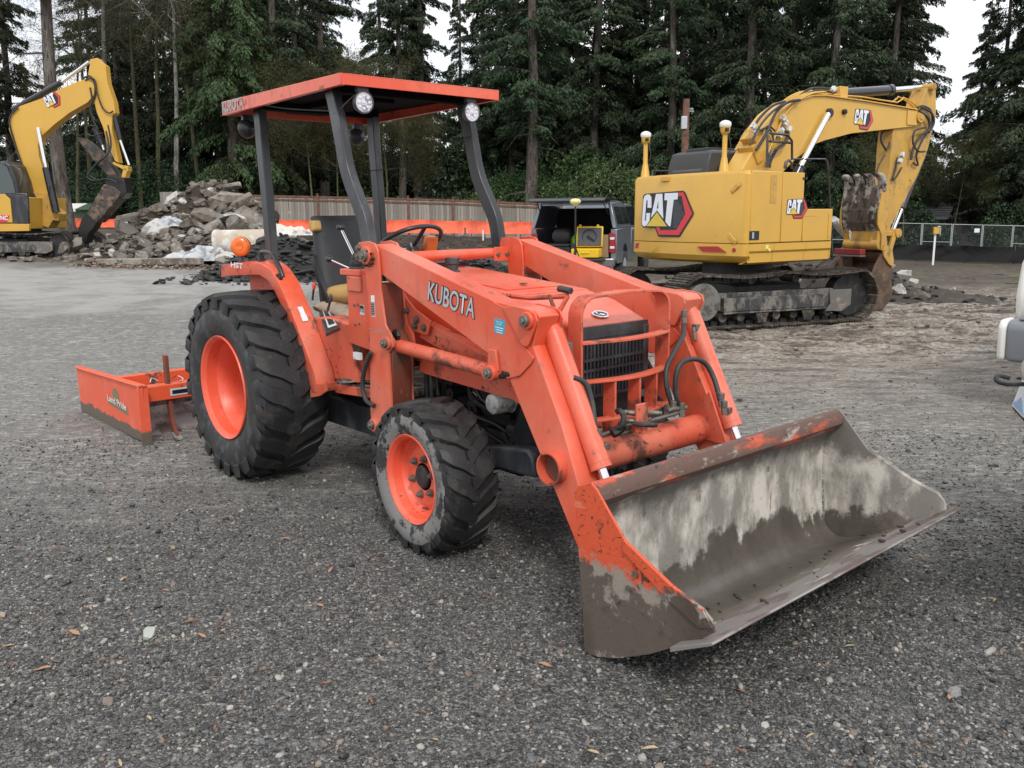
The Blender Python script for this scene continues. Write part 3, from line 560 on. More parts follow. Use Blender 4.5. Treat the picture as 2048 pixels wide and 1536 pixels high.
q.tube([(x+.2, 0, z-.3), (x+.28, 0, z-.45), (x+.2, 0, z-.55)], .012, 5); q.obj('bracket', GALV, up_)
def stake(px, yt, yb, d, name, label, cat, wd=.05, col=WOOD):
    x, z = at(px, yt, d); _, zb = at(px, yb, d); e = thing(name, label, cat, st(x, d, zb), (0, 0, RZ)); B().box((0, 0, (z-zb)/2-.03), (wd, .03, z-zb+.06)).obj('post', col, e, 0); return e, z-zb
e, h = stake(1871, 462, 527, 34, 'laser_receiver', 'yellow laser receiver on a pale post in front of the black silt fence', 'survey instrument', .07, TRIMW)
B().box((0, -.06, h+.02), (.22, .1, .26)).obj('receiver_box', CATY, e, 0, .01); B().box((.07, -.12, h+.17), (.14, .02, .05)).box((.14, -.1, h-.02), (.03, .03, .28)).obj('bracket', GALV, e, 0)
stake(966, 460, 478, 34, 'survey_stake', 'thin pale survey stake standing in dirt before the orange fence', 'stake', .05, TRIMW)
stake(930, 455, 466, 38, 'survey_stake', 'dark short stake leaning against the orange fence', 'stake', .07, WOODR)
# ================================================================ TRACTOR
TR = thing('compact_tractor', 'orange loader tractor with grey roof posts, front bucket lowered on the gravel', 'tractor')
TYRE = mat('muddy_tyre_rubber', (.014, .014, .0148), .55, layers=[((.055, .049, .043), 7, .50, .68, .85, None, .85), ((.038, .041, .048), 2.5, .45, .7, .45, None, .6), ((.16, .145, .125), 38, .64, .72, .9, None, .6)], bump=(75, .5, .006))
SIDEW = mat('tyre_sidewall', (.022, .023, .024), .6, layers=[((.085, .095, .11), 9, .50, .60, .7, None, .6), ((.05, .044, .038), 5, .5, .65, .9)], bump=(40, .3, .004))
SIDEM = mat('mud_smeared_sidewall', (.03, .03, .031), .7, layers=[((.21, .205, .20), 11, .43, .50, .85, None, .95), ((.10, .085, .07), 5, .55, .7, .9)], bump=(40, .5, .006))
def tyre_mesh(R, W, rr, nl, lugw, lugh, dth, s=-1, sw=None):
    b = B(); Rc = R-lugh
    prof = [(rr-.012, -W*.40), (rr+.012, -W*.455), (rr+(Rc-rr)*.35, -W*.50), (rr+(Rc-rr)*.66, -W*.50), (rr+(Rc-rr)*.70, -W*.485), (Rc-.035, -W*.475), (Rc-.012, -W*.44), (Rc, -W*.2), (Rc+.002, 0)]
    prof = prof+[(r, -y) for r, y in prof[-2::-1]]
    b.lathe(prof, (0, 0, 0), (0, 1, 0), 72); nf = len(b.f); k = 72
    for i in range(nf):
        j = i//k
        if j < 4 or j > len(prof)-6: b.m[i] = 1
    def rad(y): return Rc-.012*(abs(y)/(W*.5))**2
    for side in (-1, 1):
        for i in range(nl):
            t0 = 2*math.pi*(i+(.5 if side > 0 else 0))/nl; rows = []; N = 7
            for q in range(N+1):
                t = q/N; y = side*W*(.5-.56*t) if t > .0 else side*W*.5; th = t0+dth*(t**.8); h = lugh*(1 if q > 0 else .55)
                r0 = rad(y)-.004; r1 = r0+h; wd = lugw*(1.0+.35*t if t < .45 else 1.16-.1*(t-.45)); kink = .0+.012*math.sin(t*9)
                th += kink; a0, a1 = wd/2/R, (wd/2-.010)/R
                rows.append([(r0, th-a0, y), (r1, th-a1, y), (r1, th+a1, y), (r0, th+a0, y)])
            # wrap over the shoulder
            y = side*W*.505; a0, a1 = lugw*.5/R, (lugw*.5-.008)/R; rb = Rc-.085*R/.6; rows.insert(0, [(rb, t0-a0, y*.965), (rb+.012, t0-a1, y*1.0), (rb+.012, t0+a1, y*1.0), (rb, t0+a0, y*.965)])
            vs = [(r*math.sin(th), y, r*math.cos(th)) for row in rows for r, th, y in row]; n = len(rows)
            fs = [(r*4+j, r*4+j+1, r*4+5+j, r*4+4+j) for r in range(n-1) for j in range(3)]+[(0, 1, 2, 3), ((n-1)*4+3, (n-1)*4+2, (n-1)*4+1, (n-1)*4)]
            if side > 0: fs = [f[::-1] for f in fs]
            b.add(vs, fs, 0)
    return b.mesh('tyre', [TYRE, sw or SIDEW], 40)
def wheel(name, c, R, W, rr, nl, lugw, lugh, dth, dish, rimprof, side, st_=0, tm=None):
    e = link(name, None, TR, 0, c, (0, 0, st_+(0 if side < 0 else math.pi)))
    link('tyre', tm[0] if side < 0 else tm[1], e); b = B(); b.lathe(rimprof, (0, 0, 0), (0, 1, 0), 48); rim = b.obj('rim', WHEELP, e, 24)
    return e, rim
WHEELP = mat('orange_wheel_paint', (.78, .115, .06), .36, layers=[((.82, .25, .17), 3, .45, .7, .5, None, .5), ((.25, .08, .05), 6, .58, .72, .8, None, .5), ((.15, .05, .03), 34, .64, .70, .8)], bump=(60, .08))
def mir(me):
    m2 = me.copy(); n = len(m2.vertices); co = np.empty(n*3, np.float32); m2.vertices.foreach_get('co', co); co = co.reshape(-1, 3); co[:, 0] *= -1; m2.vertices.foreach_set('co', co.ravel()); m2.flip_normals(); m2.update(); return m2
tr_ = tyre_mesh(.615, .45, .325, 22, .104, .030, .24); tf_ = tyre_mesh(.395, .285, .222, 19, .074, .024, .30, -1, SIDEM)
WR, WF = (-.195, .59), (.12, .377)
rear_prof = [(.318, -.20), (.333, -.198), (.337, -.21), (.333, -.218), (.322, -.212), (.306, -.19), (.302, -.12), (.285, -.09), (.272, -.02), (.270, .10), (.262, .125), (.24, .135), (.12, .14), (.115, .16), (.001, .16)]
fr_prof = [(.214, -.118), (.226, -.116), (.230, -.125), (.226, -.132), (.217, -.128), (.203, -.11), (.198, -.06), (.188, -.045), (.186, -.04), (.174, -.030), (.150, -.047), (.135, -.052), (.08, -.052), (.07, -.05)]
for s, yy in ((-1, -.70), (1, .70)):
    e, rim = wheel('rear_wheel', (0, yy, .59), .615, .45, .325, 19, .085, .03, .3, .2, rear_prof, s, 0, (tr_, mir(tr_)))
    h = B(); h.cyl((0, .10, 0), (0, .16, 0), .11, n=20)
    h.obj('hub', WHEELP, e); nut = B().cyl((0, .105, 0), (0, .14, 0), .014, n=6).mesh('lug_nut', STEEL)
    for k in range(8): link('lug_nut', nut, e, 0, (.165*math.cos(k*.785), 0, .165*math.sin(k*.785)))
nutf = B().cyl((0, -.014, 0), (0, -.032, 0), .0155, .014, 6).cyl((0, -.032, 0), (0, -.040, 0), .009, .007, 8).cyl((0, -.018, 0), (0, -.012, 0), .021, n=10).mesh('lug_nut', STEEL)
for s, yy in ((-1, -.654), (1, .654)):
    e, rim = wheel('front_wheel', (1.906, yy, .377), .392, .285, .222, 17, .06, .026, .34, .1, fr_prof, s, -.064 if s < 0 else -.064, (tf_, mir(tf_)))
    B().lathe([(.060, -.052), (.058, -.062), (.050, -.068), (.001, -.069)], (0, 0, 0), (0, 1, 0), 24).obj('hub_cap', DARKM, e)
    for k in range(6): link('lug_nut', nutf, e, 0, (.098*math.cos(k*1.0472+.3), -.043, .098*math.sin(k*1.0472+.3)))
    B().tube([(.0, -.03, -.175), (.0, -.065, -.16)], .006, 6).box((0, -.02, -.18), (.07, .012, .02)).obj('valve', STEEL, e)
# ---- chassis
def PY(name, px, y, t, m, par=TR, bev=.003, **k): return B().prism(pz(px, y), y, y+t).obj(name, m, par, 35, bev, **k)
B().box((.72, 0, .50), (1.5, .34, .26)).cyl((.0, -.46, .59), (0, .46, .59), .10, n=18).box((0, 0, .62), (.5, .42, .42)).box((.3, 0, .86), (.5, .5, .2)).obj('transmission', DARKM, TR, 35, .01)
for s in (-1, 1): B().box((.78, s*.37, .43), (1.20, .012, .17)).box((.78, s*.345, .505), (1.20, .05, .012)).obj('chassis_rail', BLACKP, TR, 35, .003)
eng = B().box((1.85, 0, .74), (1.05, .36, .38)).box((2.3, 0, .66), (.36, .46, .30)); eng.box((2.36, -.255, .66), (.22, .04, .34)).box((2.20, -.25, .56), (.35, .03, .06))
eng.obj('engine_block', DARKM, TR, 35, .008)
acc = B()
for (x, z, r, l, y) in ((1.50, .80, .055, .10, -.20), (1.66, .82, .045, .09, -.19), (1.60, .70, .03, .12, -.18), (1.80, .80, .035, .06, -.2), (1.72, .62, .05, .05, -.2)):
    acc.cyl((x, y-.0, z), (x, y-l, z), r, n=14); acc.cyl((x, y-l, z), (x, y-l-.012, z), r*.4, n=6)
acc.box((1.56, -.24, .80), (.10, .10, .11)).box((1.86, -.20, .62), (.3, .04, .03)).box((1.42, -.22, .62), (.03, .06, .3)).box((1.49, -.25, .66), (.05, .012, .20))
for p in ([(1.40, -.25, .62), (1.6, -.27, .66), (1.75, -.26, .60), (1.95, -.25, .57), (2.12, -.26, .52)], [(1.45, -.26, .56), (1.7, -.29, .60), (1.9, -.27, .52), (2.1, -.27, .47)], [(1.7, -.2, .84), (1.78, -.28, .80), (1.84, -.27, .70), (1.95, -.24, .66)], [(1.74, -.27, .77), (1.80, -.3, .70), (1.92, -.27, .64)], [(2.02, -.28, .55), (2.08, -.28, .5), (2.15, -.26, .56), (2.25, -.25, .60)]): acc.tube(p, .013, 7, sub=5)
acc.obj('engine_fittings', GREASE, TR, 35)
cl = B()
for c in ((1.795, -.285, .715), (1.70, -.262, .865)): cl.tube([(c[0]+.02*math.cos(t), c[1]-.002, c[2]+.02*math.sin(t)) for t in np.linspace(0, 6.0, 9)], .004, 5)
cl.obj('hose_clamp', CHROME, TR)
of = B(); of.lathe([(.001, -.13), (.038, -.13), (.052, -.122), (.056, -.10), (.058, -.01), (.063, -.006), (.063, 0)], (1.975, -.19, .70), (0, 1, 0), 24); of.obj('oil_filter', mat('white_filter_can', (.62, .62, .60), .35, layers=[((.25, .24, .22), 18, .5, .66, .6)]), TR, 40)
# front axle and pivot
B().cyl((1.906, -.50, .385), (1.906, .50, .385), .065, n=16).box((1.93, 0, .42), (.3, .42, .22)).obj('front_axle', DARKM, TR, 35, .006)
for s in (-1, 1):
    B().cyl((1.906, s*.40, .385), (1.906, s*.56, .385), .085, .07, 18).cyl((1.906, s*.52, .30), (1.906, s*.52, .50), .045, n=12).tube([(1.78, s*.50, .36), (1.74, s*.2, .36)], .016, 8).obj('axle_knuckle', GREASE, TR)
cp = pz([(958, 884), (1062, 838), (1085, 866), (1085, 930), (985, 938), (1000, 905), (985, 893)], -.40)
B().prism([(x, z) for x, z in [(1.98, .50), (2.36, .56), (2.40, .53), (2.42, .42), (2.05, .40), (2.03, .44)]], -.42, -.34).obj('axle_guard', BLACKP, TR, 35, .02)
B().prism([(2.0, .36), (2.5, .40), (2.5, .62), (2.42, .74), (2.18, .74), (2.10, .58)], -.28, .28).obj('front_frame', BLACKP, TR, 35, .006)
# ---- bonnet
def loft(secs, nar=None):
    """each section: x, half width top, z top, half width bottom, z bottom, corner radius"""
    b = B(); rows = []
    for x, wt, zt, wb, zb, r in secs:
        row = [(x, -wb, zb), (x, -wt, zt-r)]+[(x, -wt+r*(1-math.cos(t)), zt-r+r*math.sin(t)) for t in np.linspace(.3, 1.57, 4)]
        row += [(x, -y, z) for _, y, z in row[::-1]]; rows.append(row)
    k = len(rows[0])
    for r_ in rows: b.v += r_
    for i in range(len(rows)-1):
        for j in range(k-1): b.f.append((i*k+j, i*k+j+1, (i+1)*k+j+1, (i+1)*k+j)); b.m.append(0)
    for i in (0, len(rows)-1): f = tuple(i*k+j for j in range(k)); b.f.append(f if i else f[::-1]); b.m.append(0)
    return b
loft([(1.10, .30, 1.345, .30, .90, .05), (1.20, .30, 1.345, .30, .88, .05), (1.9, .30, 1.285, .30, .84, .045), (2.10, .295, 1.268, .295, .82, .045)]).obj('bonnet', ORANGE, TR, 30, .003)
loft([(2.104, .293, 1.262, .29, .82, .045), (2.30, .28, 1.225, .285, .80, .04), (2.50, .255, 1.148, .262, .79, .02), (2.515, .252, 1.138, .262, .79, .015)]).obj('bonnet_nose', ORANGE, TR, 30, .003)
B().box((1.55, 0, 1.3185), (.85, .40, .008), Matrix.Rotation(.0855, 3, 'Y')).obj('bonnet_panel', ORANGE, TR, 35, .003)
rb = B(); q = onZ(905, 545, 1.335); rb.lathe([(.048, 0), (.046, .012), (.034, .02), (.034, .05), (.042, .054), (.042, .085), (.036, .09), (.001, .09)], (q.x, q.y, 1.332), (0, 0, 1), 20); rb.obj('intake_cap', BLACKP, TR, 40)
q = onZ(1047, 567, 1.30); B().cyl((q.x, q.y, 1.2995), (q.x, q.y, 1.3025), .022, n=16).obj('bonnet_hole', GREASE, TR); q = onZ(930, 541, 1.33)
B().box((q.x+.03, q.y+.03, 1.3285), (.10, .05, .002), Matrix.Rotation(.06, 3, 'Y')).obj('yellow_sticker', mat('yellow_sticker_paper', (.8, .7, .2), .5), TR, 0)
# nose emblem: chrome oval ring, dark field and white mark
q = onX(1200, 630, 2.43); nz_ = Vector((.36, 0, .93)).normalized(); ux = Vector((.93, 0, -.36)); c = Vector((2.405, .0, 1.1885)); q2 = ray(1200, 630); c = CAMP+q2*((c-CAMP).dot(nz_)/q2.dot(nz_))
em = B(); ring = [c+ux*.031*math.cos(t)+Vector((0, 1, 0))*.046*math.sin(t)+nz_*.004 for t in np.linspace(0, 6.283, 24, endpoint=False)]
em.tube(ring, .0055, 6, closed=True); em.add([p for p in ring], [tuple(range(24))], 1)
em.add([c+ux*a+Vector((0, 1, 0))*b_+nz_*.007 for a, b_ in ((-.018, -.022), (-.018, -.008), (.0, -.010), (.016, .004), (.018, .024), (.004, .020), (-.004, .004), (.016, -.018))], [(0, 1, 2, 7), (2, 3, 4, 5, 6)], 2); em.obj('emblem', [CHROME, DECALK, WHITE], TR)
# grille: black recess with slotted screen
gr = B(); X0 = 2.519; gr.box((X0, 0, .96), (.012, .50, .345)).obj('grille_frame', BLACKP, TR, 35, .003)
B().box((X0+.010, .015, 1.108), (.014, .47, .062)).obj('grille_top_panel', BLACKP, TR, 35, .004)
sc_b = B(); zt, zb_ = 1.065, .80; rowsz = [(1.065, .985), (.972, .935), (.922, .885), (.872, .80)]; n_sl = 17
for i in range(n_sl+1): y = -.215+.43*i/n_sl; sc_b.box((X0+.012, y, (zt+zb_)/2), (.008, .0085, zt-zb_))
for z in (1.070, .978, .928, .878, .80): sc_b.box((X0+.0125, 0, z), (.009, .43, .014))
sc_b.obj('grille_screen', BLACKP, TR, 0, kind='stuff', label='black slotted radiator screen')
B().box((X0+.0035, 0, .93), (.003, .42, .26)).obj('radiator', mat('radiator_core', (.05, .035, .03), .5, .3), TR, 0)
for s in (-1, 1): B().box((X0+.012, s*.235, .95), (.016, .035, .33)).obj('grille_side_bar', BLACKP, TR, 35, .003)
# grille guard
def gp(z, y, ex=0): return Vector((2.60+ex, y, z))
yl, yr = -.335, .285
gd = B(); loop = [gp(.74, yl)]+[gp(z, yl) for z in (.9, 1.1, 1.20)]+[gp(1.29-.085*(1-math.sin(t)), yl+.085*(1-math.cos(t))) for t in np.linspace(.2, 1.57, 5)]+[gp(1.30, -.03)]+[gp(1.29-.085*(1-math.sin(t)), yr-.085*(1-math.cos(t))) for t in np.linspace(1.57, .2, 5)]+[gp(z, yr) for z in (1.2, 1.1, .9, .72)]
gd.rect(loop, (1, 0, 0), None, .085, .012); gd.obj('grille_guard', ORANGE_OLD, TR, 35, .002)
for z, b0 in ((1.085, .055), (.905, .07), (.722, .075)):
    r_ = B(); r_.rect([gp(z+.0, yl+(yr-yl)*t, b0*math.sin(math.pi*t)+.02) for t in np.linspace(0, 1, 9)], (1, 0, 0), None, .055, .012); r_.obj('guard_crossbar', ORANGE_OLD, TR, 35, .002)
for y in (-.165, -.01, .14): k = .07*math.sin(math.pi*(y-yl)/(yr-yl)); B().box((2.60+k+.005, y, .812), (.075, .012, .175)).obj('guard_upright', ORANGE_OLD, TR, 35, .002)
B().box((2.585, -.03, .655), (.02, .50, .085)).box((2.56, -.03, .60), (.09, .44, .02)).obj('bumper_plate', ORANGE_OLD, TR, 35, .003)
B().cyl((2.55, -.30, .64), (2.60, -.30, .64), .055, n=20).obj('bumper_lug', ORANGE_OLD, TR, 35, .003)
B().cyl((2.56, -.345, .955), (2.56, -.375, .955), .045, n=18).cyl((2.56, -.345, .955), (2.56, -.40, .955), .018, n=8).box((2.50, -.34, .95), (.1, .012, .06)).obj('guard_hinge', ORANGE_OLD, TR, 35)
# ---- loader
armpoly = pz([(749, 488), (988, 602), (1030, 612), (1070, 622), (1079, 634), (1066, 693), (1123, 849), (1155, 963), (1163, 1000), (1157, 1098), (1101, 960), (1043, 818), (1018, 756), (980, 745), (977, 708), (758, 545)], -.566)
ear = pz([(1008, 614), (1030, 611), (1062, 619), (1074, 627), (1078, 642), (1062, 686), (1058, 693), (1052, 693), (1046, 688)], -.574)
knee = pz([(988, 604), (1008, 614), (1046, 690), (1056, 700), (1068, 716), (1064, 726), (1040, 752), (1015, 757), (992, 752), (978, 742), (977, 700), (975, 640)], -.571)
postp = pz([(717, 485), (737, 482), (749, 487), (756, 501), (760, 543), (761, 577), (771, 650), (783, 672), (786, 694), (778, 706), (784, 816), (768, 857), (757, 868), (745, 863), (741, 820), (740, 672), (736, 586), (729, 525), (717, 523), (715, 498)], -.580)
webp = pz([(764, 545), (800, 566), (806, 600), (810, 655), (826, 684), (818, 712), (812, 730), (822, 830), (790, 850), (784, 816), (778, 706), (786, 690), (771, 650)], -.44)
arm_holes = []
for s, y0, y1, yc in ((-1, -.566, -.445, -.452), (1, .588, .462, .545)):
    sg = 1 if s < 0 else -1; tag_ = 'near'
    arm_ = None; arm = B().prism(armpoly, y0, y1).obj('loader_arm', ORANGE, TR, 35, .004)
    for ya, sd__ in ((y0, -sg), (y1, sg)): B().prism(knee, ya+sd__*.001, ya+sd__*.009).obj('knee_plate', ORANGE, arm, 35, .002); B().prism(ear, ya+sd__*.010, ya+sd__*.020).obj('ear_plate', ORANGE, arm, 35, .003)
    # post: outer and inner plates with a web
    yo, yi = y0-sg*.016, y1+sg*.016
    post = B().prism(postp, yo, yo+sg*.013).obj('loader_post', ORANGE, TR, 35, .003)
    B().prism(postp, yi-sg*.013, yi).obj('inner_post_plate', ORANGE, post, 35, .003)
    wp = [(x-.012, z) for x, z in postp]; low = [p for p in [(1.245, .55), (1.255, 1.02), (1.24, 1.30), (1.385, 1.30), (1.39, 1.05), (1.46, .98), (1.44, .60), (1.40, .52)]]
    B().prism(low, yo+sg*.014, yi-sg*.014).obj('post_web', RUSTY, post, 35, .003)
    g_ = pz([(793, 570), (805, 596), (822, 618), (855, 643), (848, 671), (838, 669), (803, 655), (792, 635)], -.448)
    bp = B().prism(g_, yi+sg*.001, yi+sg*.013).obj('bracket_plate', ORANGE, post, 35, .003)
    bolt = B().cyl((0, -.0, 0), (0, -.016*sg, 0), .017, n=6).cyl((0, 0, 0), (0, -.004*sg, 0), .022, n=12).cyl((0, 0, 0), (0, -.022*sg, 0), .009, n=8).mesh('bolt', STEEL)
    for px, py in ((808, 622), (805, 639), (828, 640), (825, 652), (842, 656)): p = onY(px, py, -.448); link('bolt', bolt, post, 0, (p.x, yi+sg*.0, p.z))
    br = pz([(850, 645), (978, 714), (1030, 785), (1043, 812), (1010, 790), (940, 735), (838, 675)], -.40)
    B().prism(br, yi+sg*.03, yi+sg*.10).obj('side_brace', ORANGE_OLD, TR, 35, .004)
    B().prism([(1.40, .80), (1.42, .90), (2.30, .86), (2.42, .80), (2.40, .74), (2.25, .76)], yi+sg*.07, yi+sg*.082).obj('side_rail', ORANGE_OLD, TR, 35, .003)
    pins = B()
    for px, py, r in ((736, 511, .033), (1058, 641, .026), (777, 686, .024), (988, 745, .024), (751, 849, .024)):
        p = onY(px, py, -.58); yy_ = yo-sg*.004 if px < 800 else y0-sg*.02
        if px == 988: yy_ = y0-sg*.03
        pn = B().cyl((p.x, yy_+sg*.03, p.z), (p.x, yy_-sg*.016, p.z), r*1.5, n=18).obj('pin_boss', ORANGE, arm if px > 900 else post, 35, .003)
        pins.cyl((p.x, yy_-sg*.012, p.z), (p.x, yy_-sg*.034, p.z), r, n=14).cyl((p.x, yy_-sg*.03, p.z), (p.x, yy_-sg*.042, p.z), r*.55, n=6)
    pins.obj('pin', STEEL, arm, 35, .002)
    gs = B(); p = onY(740, 514, -.58)
    for k in range(9): a = k*.7; gs.ball((p.x+.045*math.cos(a), yo-sg*.012, p.z+.04*math.sin(a)-.006), rnd.uniform(.008, .018), 8)
    p = onY(1008, 752, -.566)
    for k in range(12): gs.ball((p.x+rnd.uniform(-.05, .05), y0-sg*.006, p.z+rnd.uniform(-.012, .02)), rnd.uniform(.008, .018), 8, sq=(1.4, .6, .8))
    p = onY(797, 690, -.51)
    for k in range(16): gs.ball((p.x-.03+rnd.uniform(-.05, .05), (y0+y1)/2+rnd.uniform(-.04, .04), p.z+rnd.uniform(-.07, .06)), rnd.uniform(.012, .03), 8, sq=(1.4, .6, 1.2))
    gs.obj('grease', GREASE, post, kind='stuff', label='black grease squeezed out round the pins')
    # bolts at the top of the post (cross tube flange)
    for px, py in ((717, 496), (717, 512)): p = onY(px, py, -.58); link('bolt', bolt, post, 0, (p.x+.01, yo, p.z))
    # lift cylinder
    pa, pb = onY(776, 686, -.52), onY(988, 743, -.52); yL = (y0+y1)/2-sg*.015; A_, B_ = Vector((pa.x, yL, pa.z)), Vector((pb.x, yL, pb.z)); dv = (B_-A_)
    lc = B().cyl(A_+dv*.10, A_+dv*1.0, .0365, n=24).cyl(A_+dv*.45, A_+dv*.462, .038, n=24).cyl(A_+dv*.08, A_+dv*.11, .033, n=24).cyl((B_.x, yL-.05, B_.z), (B_.x, yL+.05, B_.z), .035, n=18).obj('lift_cylinder', ORANGE_OLD, arm, 35, .002)
    B().cyl(A_, A_+dv*.2, .018, n=14).obj('rod', CHROME, lc)
    bk = pz([(978, 698), (993, 700), (998, 742), (984, 762), (976, 745)], -.585); B().prism(bk, y0-sg*.012, y0-sg*.026).obj('cylinder_bracket', ORANGE, arm, 35, .003)
    # bucket cylinder
    if s < 0: pa, pb, pr = onY(1090, 646, yc), onY(1203, 936, yc), onY(1212, 958, yc)
    else: pa, pb, pr = onY(1372, 604, yc), onY(1466, 853, yc), onY(1484, 886, yc)
    A_, B_, E_ = Vector((2.545, yc, 1.20)), Vector((pb.x, yc, pb.z)), Vector((pr.x, yc, pr.z)); dv = (B_-A_).normalized()
    bc = B().cyl(A_+dv*.06, B_, .0475, n=26).cyl(A_-dv*.0, A_+dv*.07, .03, .044, 20).cyl((A_.x, yc-.05, A_.z), (A_.x, yc+.05, A_.z), .042, n=20).cyl(B_-dv*.012, B_+dv*.004, .049, n=26).cyl(B_-dv*.03, B_-dv*.026, .0483, n=26).obj('bucket_cylinder', ORANGE, arm, 35, .002)
    B().cyl(B_, B_+dv*.12, .021, n=18).obj('rod', CHROME, bc); E_ = B_+dv*.11
    B().cyl(E_, E_+dv*.05, .026, n=14).cyl((E_.x+.03, yc-.04, E_.z-.045), (E_.x+.03, yc+.04, E_.z-.045), .028, n=16).obj('rod_eye', ORANGE_OLD, bc)
    fx = B(); 
    fx.box(A_+dv*.13+Vector((.03, sg*.035, .0)), (.03, .03, .03)).cyl(A_+dv*.12+Vector((.03, sg*.045, -.01)), A_+dv*.15+Vector((.03, sg*.05, -.05)), .012, n=6).box(B_-dv*.10+Vector((.035, sg*.035, 0)), (.035, .03, .03)); fx.obj('hose_fitting', STEEL, bc, 35, .002)
p0 = onY(1112, 934, -.566); CT = Vector((p0.x, 0, p0.z))
ct = B(); 
ct.lathe([(.066, -.615), (.074, -.615), (.074, .625), (.066, .625)], (CT.x, 0, CT.z), (0, 1, 0), 36, closed=True)
ct.obj('cross_tube', ORANGE_OLD, TR, 35)
B().cyl((CT.x, -.57, CT.z), (CT.x, .60, CT.z), .065, n=28).obj('tube_bore', RUSTY, TR)
tg = pz([(1420, 782), (1357, 853), (1362, 866), (1455, 890)], .455); B().prism(tg, .448, .458).obj('tube_gusset', ORANGE_OLD, TR, 35, .002); B().prism(tg, -.443, -.433).obj('tube_gusset', ORANGE_OLD, TR, 35, .002)
# tube between the loader posts over the bonnet
B().tube([(1.21, -.40, 1.425), (1.21, -.30, 1.43), (1.21, .34, 1.43), (1.21, .43, 1.425)], [.02, .032, .032, .024], 16).box((1.21, .43, 1.43), (.07, .10, .03)).obj('post_cross_tube', ORANGE, TR, 35)
b5 = B(); b5.box((1.245, .40, 1.425), (.012, .13, .085)); [b5.cyl((1.25, y, 1.425), (1.262, y, 1.425), .014, n=6, mi=1) for y in (.36, .43)]; b5.obj('flange', [ORANGE, STEEL], TR, 35, .002)
# bucket level indicator rod and handle
a_, b_, c_, d_ = onY(985, 585, -.35), onY(1075, 602, -.35), onY(1135, 590, -.35), onY(1110, 640, -.35)
B().tube([onY(990, 588, -.30), onY(1060, 596, -.33), onY(1135, 592, -.36)], .012, 8).tube([onY(1136, 592, -.36), onY(1112, 634, -.40)], .011, 8).obj('indicator_link', ORANGE_OLD, TR)
B().tube([onY(1098, 590, -.42), onY(1140, 700, -.42), onY(1158, 760, -.42)], .009, 8).obj('indicator_rod', RUSTY, TR); B().tube([onY(1118, 577, -.36), onY(1142, 582, -.36)], .015, 10).obj('rod_grip', BLACKP, TR)
